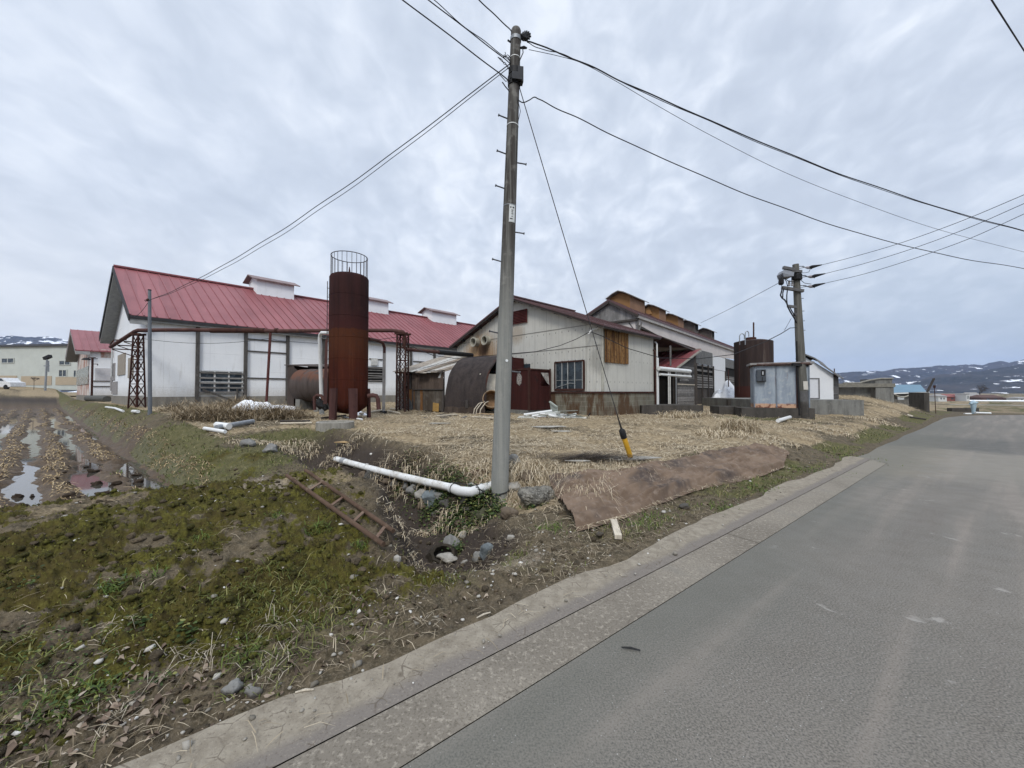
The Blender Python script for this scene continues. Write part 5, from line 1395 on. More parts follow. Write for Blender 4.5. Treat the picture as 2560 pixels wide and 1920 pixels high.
for sg_ in (-1, 1):
    e = WW / 2 + sg_ * (WW / 2 + .32)
    ql = [(e, zev - .16), (WW / 2 + sg_ * WW * .30, zev + (zap - zev) * .50), (WW / 2 + sg_ * WW * .2, zap - .20), (WW / 2, zap + .05)]
    if sg_ > 0: ql = [(WL + .1, zap - .22), (WW / 2, zap + .05)]
    for (a, b) in zip(ql[:-1], ql[1:]): m.slab([W2.w(a[0], .25, a[1]), W2.w(a[0], -WD - .2, a[1]), W2.w(b[0], -WD - .2, b[1]), W2.w(b[0], .25, b[1])], (0, 0, .07))
m.build('roof', plain('grey_roof', (.16, .16, .155), .7, .3), wh)
xa, za = W2.onx(2017, 948); xb, zb = W2.onx(2047, 995)
m = MB(); m.box(W2, xb, xa, .002, .04, zb, za); dd_ = m.build('door', plain('door_white', (.62, .625, .64), .6, .06), wh)
m = MB(); m.box(W2, xb - .06, xb, .002, .06, zb, za); m.box(W2, xa, xa + .06, .002, .06, zb, za); m.box(W2, xb - .06, xa + .06, .002, .06, za, za + .06); m.box(W2, xb - .06, xa + .06, .002, .06, zb - .05, zb); m.build('door_frame', plain('frame_grey', (.17, .165, .165), .7), dd_)
m = MB(); planks(m, W2, 'x', -WD, 0, 0, zev, .18, -.01, vert=False, rr=random.Random(31)); m.build('stone_side', m_planks('stone_courses', (.06, .057, .054), (.13, .125, .12), vert=False), wh)
p0 = at(1990, 1030, 18.6); p1 = at(2160, 1035, 18.4); qf = Fr(p1.x, p1.y, .1, -88)
m = MB(); zt = 1.6 - 20 / F * 18.5 - .1; m.box(qf, 0, 4.2, -7.6, 0, -.3, zt); tag(m.build('concrete_plinth', CONC), 'wide grey concrete plinth under the white house', 'plinth')

# ================================================================== concrete pit walls to the right of it
PY = 24.5
p1 = at(2235, 998, PY); PF = Fr(p1.x, p1.y, 1.6 - 19 / F * PY - .15, -80)
pit = thing('concrete_pit', 'dark streaked concrete pit walls with a thin rail, right of the white house', 'pit', PF.w(0, 0, 0))
def pz(py, Y=PY): return 1.6 + (980 - py) / F * Y - PF.o.z
xa = PF.onx(2189, 970)[0]; xb = PF.onx(2086, 970)[0]
m = MB(); m.box(PF, 0, xa, -1.5, 0, -.6, pz(966) - .05); m.box(PF, .03, xa - .02, -1.4, -.06, pz(966) - .049, pz(947)); m.build('end_block', CONC, pit)
m = MB(); m.box(PF, -.06, xb + 1, -.3, .05, pz(966) - .045, pz(958.5)); m.build('cap', plain('cap_concrete', (.215, .205, .175), .85, .25), pit)
m = MB(); m.box(PF, xa + .001, xb + 1, -.75, -.42, -.6, pz(966) - .048); m.build('front_wall', CONC, pit)
m = MB(); m.box(PF, xa + .3, xb + 1.5, -5.4, -5.1, 0, pz(941, PY + 4.5)); m.build('rear_wall', DARKCONC, pit)
m = MB(); zt = pz(940, PY + 4.2); zc = zt + .10
m.tube([PF.w(.2, -4.9, zc), PF.w(xb + 3, -4.9, zc)], .05, 6)
for x in (.5, 3.0, 5.6, 8.0): m.tube([PF.w(x, -4.9, zc - .9), PF.w(x, -4.9, zc + .5)], .035, 6)
m.build('rail', RUSTDARK, pit)
m = MB(); pts = [PF.w(.0, -.03, pz(947) + .02), PF.w(xa - .3, -.03, pz(947) + .02), PF.w(xa + .3, -.03, pz(950)), PF.w(xa + .9, -.03, pz(957)), PF.w(xa + 1.8, -.03, pz(958) + .02)]; m.tube(pts, .05, 8); m.build('hose', plain('grey_hose', (.27, .26, .23), .7), pit)
# retaining wall with the blue roof behind it
q0 = at(2284, 985, 27.0); q1 = at(2324, 1019, 25.6)
m = MB(); zt = 1.6 - 0 / F
a = Vector((q0.x, q0.y, 0)); b = Vector((q1.x, q1.y, 0)); nv = Vector((-(b - a).y, (b - a).x, 0)).normalized() * -.28
m.slab([(a.x, a.y, -.3), (b.x, b.y, -.3), (b.x, b.y, 1.6 - 1 / F * 25), (a.x, a.y, 1.6 - 1 / F * 27)], nv); rw = m.build('retaining_wall', DARKCONC); tag(rw, 'black stained concrete retaining wall beside the road, right of the blue roof', 'wall')
bY = 31; b0 = at(2232, 983, bY)
br = thing('blue_roof_shed', 'low shed with a pale blue roof behind the dark retaining wall', 'shed', (b0.x, b0.y, hz(b0.x, b0.y)))
tl, tr, brr, bl = at(2225, 963, bY + 3), at(2301, 963, bY + 3), at(2316, 980, bY), at(2225, 983, bY)
m = MB(); m.slab([bl, brr, tr, tl], (0, 0, .05)); m.build('roof', plain('blue_sheet', (.13, .225, .30), .5, .12, .7), br)
m = MB(); m.beam(bl + Vector((0, -.02, -.03)), brr + Vector((.2, -.02, -.03)), .06, .10); m.build('gutter', PVC, br)
m = MB(); m.slab([bl + Vector((.3, .4, -.05)), brr + Vector((-.3, .4, -.05)), brr + Vector((-.3, .4, -2)), bl + Vector((.3, .4, -2))], (0, 2.6, 0)); m.build('wall', plain('shed_grey', (.17, .165, .15), .8, .3), br)
m = MB(); a = at(2244, 984, bY - .1); m.box(Fr(a.x, a.y, a.z - .5, 90), 0, .5, -.02, .03, 0, .3); m.build('window', plain('pale_window', (.5, .53, .54), .4), br)
m = MB(); m.tube(sag(at(2237, 986, bY - .5), at(2280, 983, bY - .5), .25, 10), .05, 8); tag(m.build('hose', plain('hose_pale', (.35, .33, .28), .7)), 'pale hose hanging below the blue roof', 'hose')
m = MB(); m.beam(at(2318, 980, 25.8), at(2335, 946, 25.8), .11, .07); tag(m.build('leaning_plank', DARKWOOD), 'dark plank sticking up at a slant from the retaining wall', 'plank')
m = MB(); a = at(2339, 1015, 27); m.tube([(a.x, a.y, hz(a.x, a.y) - .1), at(2336, 966, 27)], .02, 8); t_ = at(2336, 966, 27); m.tube([t_ + Vector((0, 0, -.1)), t_ + Vector((0, 0, .08))], .065, 8)
tag(m.build('thin_post', RUSTDARK), 'thin dark post right of the retaining wall at the bend', 'post')
# ================================================================== tall rusty silo
SC = Vector((-5.66, 13.3, 0)); SR = .636
sgz = hz(SC.x, SC.y)
silo = thing('rusty_silo', 'tall upright rusty steel tank with a round cage of rails on top', 'tank', (SC.x, SC.y, sgz))
kk = NT('silo_rust'); o_ = kk.obj(); sz = kk.sep(o_)
n1 = kk.noise(kk.mapv(o_, (3.2, 3.2, .22)), 1.2, 6, .68); n2 = kk.noise(o_, 5, 5, .62); n3 = kk.noise(o_, 38, 4, .6)
zz = kk.math('ADD', sz[2], kk.math('MULTIPLY', kk.math('SUBTRACT', n2, .5), .16))
b0 = 3.72 - sgz
c = kk.mix(kk.rng(n1, .35, .65), (.042, .0115, .0075), (.064, .017, .010))                       # lower red brown
c = kk.mix(kk.rng(zz, b0 - 1.5, b0 - .3), c, (.070, .025, .013))                              # middle ochre
top = kk.mix(kk.rng(n1, .4, .7), (.028, .014, .014), (.044, .019, .018))
top = kk.mix(kk.rng(zz, b0 + .05, b0 + .9, .7, 0), top, (.050, .017, .016))
c = kk.mix(kk.rng(zz, b0 - .02, b0 + .03), c, top)
c = kk.mix(kk.math('MULTIPLY', kk.rng(n1, .60, .76), kk.rng(sz[2], b0, b0 - .3, 0, .65)), c, (.16, .070, .038))
n4 = kk.noise(kk.mapv(o_, (9, 9, .10)), 1.5, 5, .7); c = kk.mix(kk.rng(n4, .54, .70, 0, .65), c, (.020, .011, .010)); c = kk.mix(kk.math('MULTIPLY', kk.rng(n4, .42, .30), kk.rng(sz[2], b0, b0 - .8, .1, .5)), c, (.15, .055, .026)); c = kk.mix(kk.rng(n2, .54, .72, 0, .55), c, (.045, .022, .018)); c = kk.mix(kk.rng(n3, .6, .75, 0, .3), c, (.20, .09, .05))
kk.col(c).rough(.9).spec(.08); kk.bump(kk.math('ADD', n2, n3), .2, .01); SILO = kk.m
zb, zt = 1.30, 5.60
m = MB(); m.lathe((SC.x, SC.y, 0), [(.02, zb - .46), (SR * .55, zb - .40), (SR * .93, zb - .22), (SR, zb - .06), *[q_ for zz_ in (.72, 1.44, 2.16, 2.88, 3.60) for q_ in ((SR, zb + zz_ - .012), (SR + .008, zb + zz_ - .006), (SR + .008, zb + zz_ + .006), (SR, zb + zz_ + .012))], (SR, zt - .07), (SR - .03, zt - .01), (SR - .10, zt + .03), (.02, zt + .12)], 64)
m.build('shell', SILO, silo, smooth='auto')
m = MB()          # upright channel on the left front
a = R(205); d_ = Vector((math.cos(a), math.sin(a), 0)); tn = Vector((-d_.y, d_.x, 0))
p_ = SC + d_ * (SR + .02)
m.hexa([p_ + tn * -.15 + Vector((0, 0, zb - .1)), p_ + d_ * .12 + tn * -.12 + Vector((0, 0, zb - .1)), p_ + d_ * .12 + tn * .16 + Vector((0, 0, zb - .1)), p_ + tn * .2 + Vector((0, 0, zb - .1))],
       [p_ + tn * -.12 + Vector((0, 0, 3.45)), p_ + d_ * .08 + tn * -.10 + Vector((0, 0, 3.35)), p_ + d_ * .08 + tn * .12 + Vector((0, 0, 3.35)), p_ + tn * .14 + Vector((0, 0, 3.45))])
m.build('channel', m_rust('channel_rust', (.058, .030, .027), (.085, .045, .040), (.06, .03, .03)), silo)
for adeg in (250, 305, 160, 30):
    a = R(adeg); d_ = Vector((math.cos(a), math.sin(a), 0)); p_ = SC + d_ * (SR - .02)
    tn = Vector((-d_.y, d_.x, 0)); m = MB(); q_ = p_ + d_ * .05
    gq = hz(q_.x, q_.y) - .1; e = d_ * (.10 if adeg == 305 else .02)
    m.hexa([q_ + e - tn * .12 - d_ * .05 + Vector((0, 0, gq)), q_ + e + tn * .12 - d_ * .05 + Vector((0, 0, gq)), q_ + e + tn * .12 + d_ * .05 + Vector((0, 0, gq)), q_ + e - tn * .12 + d_ * .05 + Vector((0, 0, gq))],
           [q_ - tn * .14 - d_ * .05 + Vector((0, 0, zb + .42)), q_ + tn * .14 - d_ * .05 + Vector((0, 0, zb + .42)), q_ + tn * .14 + d_ * .03 + Vector((0, 0, zb + .42)), q_ - tn * .14 + d_ * .03 + Vector((0, 0, zb + .42))])
    m.build('leg', m_rust('leg_rust', (.052, .026, .024), (.080, .040, .036), (.04, .02, .02)), silo)
cg = MB(); rr_ = .59; zc = 6.30
cg.ring((SC.x, SC.y, zc), (0, 0, 1), rr_, .014, 40)
RAIL = plain('cage_steel', (.075, .068, .072), .6, .2)
ring = cg.build('cage_ring', RAIL, silo)
for i in range(24):
    a = 2 * math.pi * i / 24; m = MB(); m.tube([(SC.x + rr_ * math.cos(a), SC.y + rr_ * math.sin(a), zt - .02), (SC.x + rr_ * math.cos(a), SC.y + rr_ * math.sin(a), zc)], .009, 5); m.build('cage_bar', RAIL, silo)
m = MB(); m.tube([(SC.x, SC.y, zt + .08), (SC.x, SC.y, zt + .36)], [.05, .012], 8); m.tube([(SC.x - .12, SC.y, zt + .12), (SC.x + .12, SC.y, zt + .12)], .02, 6); m.build('top_valve', RUSTDARK, silo)
m = MB(); m.tube([at(846, 682, 12.75), at(846, 678, 12.75)], .02, 6)
ld = MB(); a = R(168); d_ = Vector((math.cos(a), math.sin(a), 0)); tn = Vector((-d_.y, d_.x, 0)); p_ = SC + d_ * (SR + .10)
z = 1.6
for sg_ in (-.17, .17): ld.tube([p_ + tn * sg_ + Vector((0, 0, 1.3)), p_ + tn * sg_ + Vector((0, 0, 5.45))], .014, 5)
lad = ld.build('ladder_rail', RAIL, silo)
for i in range(13):
    z = 1.5 + i * .31; m = MB(); m.tube([p_ - tn * .17 + Vector((0, 0, z)), p_ + tn * .17 + Vector((0, 0, z))], .011, 5); m.build('rung', RAIL, lad)
for z in (2.3, 3.2, 4.1, 5.0): m = MB(); m.tube([p_ + Vector((0, 0, z)), p_ - d_ * .14 + Vector((0, 0, z - .1))], .012, 5); m.build('ladder_stay', RAIL, lad)
# bent pipes at its foot
for (pts, r_) in (([(787, 1025), (786, 993), (793, 988), (803, 989), (809, 1000)], .055), ([(920, 990), (932, 988), (941, 990), (945, 998), (947, 1024)], .075)):
    m = MB(); m.tube([at(x, y, 13.2) for x, y in pts], r_, 8); m.build('foot_pipe', RUSTPIPE, silo, smooth='auto')
m = MB()
for (x, y, s_) in ((800, 1010, .2), (812, 1018, .14)): m.blob(at(x, y, 13.3), (s_, s_, s_), 4, 1, .3)
m.build('valve_lump', BLACKR, silo)

# ------------------------------------------------------------------ lying tank left of the silo
LT = thing('lying_tank', 'brown lying tank with rusty top half hidden behind the tall rusty silo', 'tank', (-9.2, 16.6, hz(-9.2, 16.6)))
c0 = at(757, 964, 16.6); c1 = at(845, 964, 15.9); r0 = .70
axd = (c1 - c0).normalized(); axd.z = 0; axd.normalize()
prof = [(-.16, .04), (-.13, .35), (-.05, .60), (.03, r0), (.55, r0), (.56, r0 + .012), (.60, r0 + .012), (.61, r0), (1.02, r0), (1.03, r0 + .012), (1.07, r0 + .012), (1.08, r0), (1.6, r0), (1.75, .62), (1.85, .3), (1.88, .02)]
k = NT('lying_tank_rust'); o_ = k.obj(); n1 = k.noise(o_, 2.2, 5, .65); n2 = k.noise(k.mapv(o_, (4, 1, .5)), 1.6, 5, .6); sz = k.sep(o_)
c = k.mix(k.rng(n2, .35, .65), (.055, .043, .039), (.080, .064, .058))
zz = k.math('ADD', sz[2], k.math('MULTIPLY', k.math('SUBTRACT', n2, .5), .5))
c = k.mix(k.math('MULTIPLY', k.rng(zz, 1.15, 1.4), k.rng(n1, .40, .55)), c, (.115, .055, .036)); c = k.mix(k.rng(n1, .62, .75, 0, .5), c, (.12, .108, .10)); k.col(c).rough(.75); k.bump(n1, .2, .02)
m = MB(); ref = axd.cross(Vector((0, 0, 1))).normalized(); up = Vector((0, 0, 1)); sg_ = 36
for (dd, rr) in prof: m.v.extend(c0 + axd * (dd * 1.0) + (ref * math.cos(2 * math.pi * i / sg_) + up * math.sin(2 * math.pi * i / sg_)) * rr for i in range(sg_))
for a in range(len(prof) - 1):
    for i in range(sg_): m.f.append((a * sg_ + i, a * sg_ + (i + 1) % sg_, (a + 1) * sg_ + (i + 1) % sg_, (a + 1) * sg_ + i))
m.build('shell', k.m, LT, smooth='auto')
m = MB()
for dd in (.3, 1.3): 
    q_ = c0 + axd * dd; fr_ = Fr(q_.x, q_.y, 0, math.degrees(math.atan2(axd.x, axd.y))); m.box(fr_, -.12, .12, -.5, .5, hz(q_.x, q_.y) - .1, q_.z - r0 + .12)
m.build('saddle', CONC, LT)
sf = Fr(c0.x - axd.x * .10, c0.y - axd.y * .10, hz(c0.x, c0.y) - .1, math.degrees(math.atan2(axd.x, axd.y)))
t1 = thing('tank_hut', 'brown sheet hut open on the right that the lying tank sticks out of', 'hut', sf.w(0, 0, 0))
zt = at(740, 913, 16.6).z - sf.o.z
pa_ = at(719, 1000, 16.4); pb_ = at(735, 1000, 16.4); qf = Fr(pa_.x, pa_.y, sf.o.z, 90)
m = MB(); wdt = pb_.x - pa_.x; planks(m, qf, 'y', 0, wdt, 0, zt - .04, .14, 0, gap=.003, rr=random.Random(2)); m.box(qf, .02, 2.0, 1.55, 1.6, 0, zt + .1); m.box(qf, -.02, .02, .003, 1.55, 0, zt); m.build('wall', m_planks('brown_sheet_wall', (.052, .041, .036), (.085, .068, .060)), t1)
m = MB(); m.slab([qf.w(-.1, -.1, zt - .03), qf.w(1.5, .35, zt - .08), qf.w(1.6, 1.7, zt + .12), qf.w(-.1, 1.7, zt + .12)], (0, 0, .035)); m.build('roof', plain('brown_sheet_roof', (.085, .068, .060), .75, .3), t1)
m = MB(); m.slab([qf.w(wdt, -.02, zt - .12), qf.w(wdt + .22, .0, zt - .3), qf.w(wdt + .12, .0, zt - .75), qf.w(wdt, -.02, zt - .9)], (0, .015, 0)); m.build('torn_sheet', plain('torn_brown', (.07, .056, .05), .8, .3), t1)

# ------------------------------------------------------------------ rusty pipe line with its supports
ZP = 4.36
def lattice(px, Ybase, ztop, w0, w1, label, horiz=(.09, .09)):
    a = at(px, 1000, Ybase); g0 = hz(a.x, a.y) - .1
    o = thing('lattice_tower', label, 'tower', (a.x, a.y, g0), 'steel lattice towers under the rusty pipe')
    fr_ = Fr(a.x, a.y, 0, 100)
    cs = [(-1, -1), (1, -1), (1, 1), (-1, 1)]
    def P(i, z):
        t_ = (z - g0) / (ztop - g0); ww = (w0 + (w1 - w0) * t_) / 2
        return fr_.w(cs[i][0] * ww, cs[i][1] * ww * .8, z)
    for i in range(4): m = MB(); m.beam(P(i, g0), P(i, ztop), .05, .05); m.build('leg', RUSTDARK, o)
    n = 6
    for i in range(4):
        j = (i + 1) % 4; m = MB()
        for q_ in range(n):
            z0 = g0 + .1 + (ztop - g0 - .15) * q_ / n; z1 = g0 + .1 + (ztop - g0 - .15) * (q_ + 1) / n
            m.beam(P(i, z0), P(j, z1), .022, .022); m.beam(P(j, z0), P(i, z1), .022, .022); m.beam(P(i, z1), P(j, z1), .03, .03)
        m.build('lattice_side', RUSTDARK, o)
    m = MB(); m.beam(P(0, ztop) + Vector((-.1, 0, 0)), P(1, ztop) + Vector((.1, 0, 0)), .08, .08); m.beam(P(3, ztop) + Vector((-.1, 0, 0)), P(2, ztop) + Vector((.1, 0, 0)), .08, .08); m.build('head_beam', RUSTDARK, o)
    return o
T1 = lattice(342.5, 17.3, ZP - .16, .46, .26, 'rusty lattice tower at the corner of the white barn, holding the pipe')
T2 = lattice(1006, 17.3, ZP - .14, .42, .40, 'rusty lattice tower between the rusty silo and the plank shed')
pl = thing('steam_pipe', 'long rusty overhead pipe crossing in front of the white barn', 'pipe', at(520, 828, 17.3))
pe = at(277, 867, 19.6); e1 = at(340, 824, 17.3); e1.z = ZP; e2 = at(352, 824, 17.15); e2.z = ZP
m = MB(); q0 = at(1002, 825, 17.3); q0.z = ZP
run = [pe, pe.lerp(e1, .5), e1 + (pe - e1).normalized() * .15, (e1 + e2) / 2 + Vector((0, 0, .01)), e2 + (q0 - e2).normalized() * .15]
run += [e2.lerp(q0, t_) + Vector((0, 0, .02 * math.sin(9 * t_))) for t_ in (.08, .2, .35, .5, .65, .8, .97)]
run += [q0 + Vector((.12, -.02, -.06)), q0 + Vector((.17, -.04, -.2)), Vector((q0.x + .17, q0.y - .04, at(1020, 868, 17.2).z)), Vector((q0.x + .26, q0.y + .02, at(1020, 873, 17.2).z))]
endp = at(1165, 886, 20.6); run += [run[-1].lerp(endp, .5), endp]
m.tube(run, .085, 10); m.build('pipe_run', RUSTPIPE, pl, smooth='auto')
for t_ in (.3, .52, .74):
    c_ = e2.lerp(q0, t_); m = MB(); dv_ = (q0 - e2).normalized(); m.tube([c_ - dv_ * .06, c_ + dv_ * .06], .11, 10); m.build('flange', RUSTDARK, pl)
m = MB(); dv_ = (q0 - e2).normalized(); m.tube([e2 + dv_ * 3.1, e2 + dv_ * 5.5], .115, 10); m.build('lagging', RUSTDARK, pl, smooth='auto')
m = MB(); m.tube([run[-2], run[-1] + Vector((.3, .3, -.02))], .12, 8); m.build('end_lagging', BLACKR, pl)
m = MB()
for t_ in (.05, .3, .55):
    c_ = pe.lerp(e1, t_); m.beam(c_ + Vector((0, 0, -.14)), c_ + Vector((.9, .55, -.14)), .05, .05); m.beam(c_ + Vector((0, 0, -.16)), c_ + Vector((.85, .52, -.55)), .04, .04)
m.tube([pe + Vector((-.05, .0, .1)), pe + Vector((.1, .05, .35)), pe + Vector((.5, .3, .4))], .03, 6)
m.build('wall_bracket', RUSTDARK, pl)
def post(px, ytop, ybot, Y, r_, mat, name, label, cat, lean=0.):
    a = at(px, ytop, Y); b = at(px + lean, ybot, Y); b.z = hz(b.x, b.y) - .15
    m = MB(); m.tube([b, a], r_, 8); return tag(m.build(name, mat), label, cat)
post(676, 832, 1013, 17.2, .055, m_rust('post_red', (.085, .03, .028), (.11, .045, .04), (.06, .025, .025)), 'pipe_post', 'thin red brown post under the overhead pipe by the snow patch', 'post', -11)
# white stand pipe with an elbow into the silo, and the second one behind
a = at(799, 846, 14.5); b = at(805, 1025, 14.7); b.z = hz(b.x, b.y) - .1
sp = thing('white_standpipe', 'white pipe standing left of the silo with an elbow into it', 'pipe', tuple(b))
m = MB(); el = at(802, 834, 14.4); m.tube([b, a, at(800, 838, 14.45), at(804, 832, 14.35), at(817, 832, 14.1), at(826, 833, 13.95)], [.07, .062, .062, .06, .055, .05], 10); m.build('pipe', PVC, sp, smooth='auto')
m = MB(); mid = b.lerp(a, .24); m.tube([b + Vector((0, 0, .05)), mid], .088, 10); m.build('grey_sleeve', GALV, sp)
a = at(961, 866, 15.9); b = at(959, 1012, 15.9); b.z = hz(b.x, b.y) - .1
sp = thing('stained_standpipe', 'stained pale pipe standing right of the silo with a rusty head', 'pipe', tuple(b))
m = MB(); m.tube([b, a - Vector((0, 0, .28))], .062, 10); m.build('pipe', plain('stained_pvc', (.42, .39, .36), .6, .35, 4), sp)
m = MB(); m.tube([a - Vector((0, 0, .3)), a - Vector((0, 0, .05)), at(957, 857, 15.7), at(940, 850, 15.2), at(922, 847, 14.0)], .06, 10); m.build('rusty_head', RUSTPIPE, sp, smooth='auto')
m = MB(); m.tube([b, b + Vector((0, 0, .22))], .14, 10); m.build('foot_lump', BLACKR, sp)

# thin grey pole at the edge of the field
a = at(374, 726, 13.6); b = at(375, 1031, 13.6); b.z = hz(b.x, b.y) - .1
gp = thing('grey_pole', 'slim grey steel pole standing alone before the white barn corner', 'pole', tuple(b))
kk = plain('grey_paint', (.155, .170, .190), .55, .2, 5)
m = MB(); m.tube([b, b.lerp(a, .6), a], [.062, .055, .046], 12); m.build('pole', kk, gp)
m = MB(); hk = at(373.5, 751, 13.6); m.beam(hk + Vector((-.09, 0, 0)), hk + Vector((.02, -.06, .02)), .05, .07); m.tube([hk + Vector((-.06, -.03, .02)), hk + Vector((-.12, -.05, 0)), hk + Vector((-.1, -.03, -.05))], .012, 5); m.build('hook', RUSTDARK, gp)
m = MB(); m.tube([a - Vector((0, 0, .005)), a + Vector((0, 0, .03))], .052, 12); m.build('cap', BLACKR, gp)

# ================================================================== concrete utility pole in front
PYD = 6.2
pb = at(1247.5, 1256, PYD); pt = at(1290, 78, PYD); pb.z = hz(pb.x, pb.y) - .12
kk = NT('pole_concrete'); o_ = kk.obj(); sz = kk.sep(o_)
n1 = kk.noise(kk.mapv(o_, (16, 16, .5)), 1.3, 5, .7); n2 = kk.noise(o_, 7, 5, .6); n3 = kk.noise(o_, 90, 3, .6)
c = kk.mix(kk.rng(n1, .35, .65), (.205, .210, .195), (.275, .275, .25)); c = kk.mix(kk.rng(n3, .42, .30, 0, .6), c, (.10, .10, .095))
up = kk.rng(kk.math('ADD', sz[2], kk.math('MULTIPLY', kk.math('SUBTRACT', n1, .5), 1.2)), 2.4, 4.6)
c = kk.mix(kk.math('MULTIPLY', up, kk.rng(n1, .72, .40, .45, 1)), c, (.050, .044, .040)); c = kk.mix(kk.rng(n2, .52, .72, 0, .35), c, (.33, .32, .29))
sx_ = kk.math('ABSOLUTE', kk.math('ADD', sz[0], .035))
kk.col(c).rough(.85); kk.bump(kk.math('ADD', n2, n3), .3, .004)
pole = thing('utility_pole', 'concrete utility pole standing in the middle of the view at the ditch', 'utility pole', tuple(pb))
m = MB(); axis = (pt - pb); N_ = 14
m.tube([pb + axis * (i / N_) for i in range(N_ + 1)] + [pt + axis.normalized() * .03, pt + axis.normalized() * .05], [.143 + (.082 - .143) * i / N_ for i in range(N_ + 1)] + [.07, .03], 28)
m.build('pole', kk.m, pole, smooth='auto')
def onpole(py):        # centre of the pole at an image row
    t_ = (1256 - py) / (1256 - 78.); lo, hi = 0., 1.
    for _ in range(30):
        md = .5 * (lo + hi); q_ = pb + axis * md; yy = CY - F * ((q_ - EYEV).dot(Vector((0, -SP, CP))) / (q_ - EYEV).dot(Vector((0, CP, SP))))
        if yy > py: lo = md
        else: hi = md
    return pb + axis * lo, .143 + (.082 - .143) * lo
STEP = plain('step_steel', (.10, .105, .115), .5, .2, metal=.3)
for (py, side) in ((300, -1), (388, -1), (408, 1), (474, -1), (581, 1), (656, -1), (834, -1), (928, 1)):
    c_, r_ = onpole(py); m = MB(); d_ = Vector((side * .92, -.3 if side < 0 else .1, .16 if side < 0 else -.10)); d_.normalize()
    p0 = c_ + Vector((side * r_ * .7, -.02, 0)); p1 = p0 + d_ * .17; m.tube([p0, p1], .011, 8); m.tube([p1 - d_ * .004, p1 + d_ * .012], .02, 8); m.build('step_bolt', STEP, pole)
for (py, mt, hh, ex) in ((148, PVC, .012, .004), (316, PVC, .012, .004), (100, GALV, .06, .008), (182, BLACKR, .10, .012), (200, BLACKR, .08, .02), (212, BLACKR, .06, .014)):
    c_, r_ = onpole(py); m = MB(); u_ = axis.normalized(); m.tube([c_ - u_ * hh / 2, c_ + u_ * hh / 2], r_ + ex, 24); m.build('band', mt, pole)
c_, r_ = onpole(540); m = MB(); u_ = axis.normalized()
def wrap(c_, r_, a0, a1, h_, mat, name, parent, off=.003):
    m = MB(); V = []; n = 10
    for i in range(n + 1):
        a = R(a0 + (a1 - a0) * i / n); d_ = Vector((math.cos(a), math.sin(a), 0)) * (r_ + off); V += [c_ + d_ - u_ * h_ / 2, c_ + d_ + u_ * h_ / 2]
    m.add(V, [(2 * i, 2 * i + 2, 2 * i + 3, 2 * i + 1) for i in range(n)]); return m.build(name, mat, parent)
pl_ = wrap(c_, r_, 268, 325, .28, plain('plate_white', (.62, .64, .63), .5, .05), 'number_plate', pole)
for (dz_, h_, a0, a1) in ((.095, .022, 275, 286), (.095, .022, 296, 312), (.05, .014, 288, 304), (.02, .014, 288, 302), (-.01, .014, 288, 304), (-.05, .012, 290, 300), (-.09, .016, 276, 300)): wrap(c_ + u_ * dz_, r_, a0, a1, h_, plain('plate_ink', (.06, .065, .07), .6), 'plate_lettering', pl_, .005)
wrap(onpole(540)[0] + u_ * .148, onpole(540)[1], 200, 340, .010, GALV, 'plate_wire', pl_, .005)
c_, r_ = onpole(903); m = MB(); d_ = Vector((.35, -.94, 0)); m.tube([c_ + d_ * (r_ - .005), c_ + d_ * (r_ + .006)], .022, 14); m.build('round_tag', plain('tag_white', (.75, .77, .76), .4, .02), pole)
# the tangle of fittings near the top
m = MB(); tp_ = onpole(92)[0]; 
for i in range(7):
    a = R(-40 + i * 30); q_ = tp_ + Vector((.17, 0, 0)); d_ = Vector((math.cos(a) * .8, -.25, math.sin(a))); m.tube([q_, q_ + d_.normalized() * .085], [.03, .012], 6)
m.blob(tp_ + Vector((.14, -.01, -.02)), (.07, .06, .08), 3, 2, .2); m.build('cable_clamp', BLACKR, pole)
m = MB(); q_ = onpole(112)[0]; m.beam(q_ + Vector((-.13, -.02, .06)), q_ + Vector((-.06, 0, .03)), .02, .02); q2 = onpole(124)[0]; m.tube([q2 + Vector((.07, -.03, 0)), q2 + Vector((.14, -.05, -.01)), q2 + Vector((.19, -.05, -.02))], [.014, .024, .012], 6); m.build('eye_bolt', BLACKR, pole)
m = MB(); q_ = onpole(193)[0]; m.box(Fr(q_.x + .09, q_.y - .03, q_.z, 80), -.04, .05, -.05, .05, -.13, .12); m.box(Fr(q_.x + .03, q_.y - .10, q_.z - .07, 80), -.07, .09, -.03, .03, -.06, .06); m.build('junction_box', plain('dark_box', (.035, .037, .042), .5), pole)
rr = random.Random(6)
for i in range(7):
    q_ = onpole(150 + i * 9)[0]; m = MB(); s0_ = q_ + Vector((-.07, -.06, 0)); pts = [s0_]
    for j in range(5): pts.append(pts[-1] + Vector((rr.uniform(-.07, .015), rr.uniform(-.03, .02), rr.uniform(-.06, .06))))
    m.tube(pts, .006, 5); m.build('loose_wire', CABLE, pole)
m = MB(); q_ = onpole(160)[0]; m.tube([onpole(128)[0] + Vector((.12, -.05, 0)), onpole(140)[0] + Vector((.13, -.06, -.0)), q_ + Vector((.08, -.07, 0))], .008, 5); m.tube([onpole(255)[0] + Vector((.07, -.06, 0)), onpole(285)[0] + Vector((.12, -.06, 0)), onpole(310)[0] + Vector((.09, -.07, 0))], .005, 5); m.build('jumper_wire', CABLE, pole)

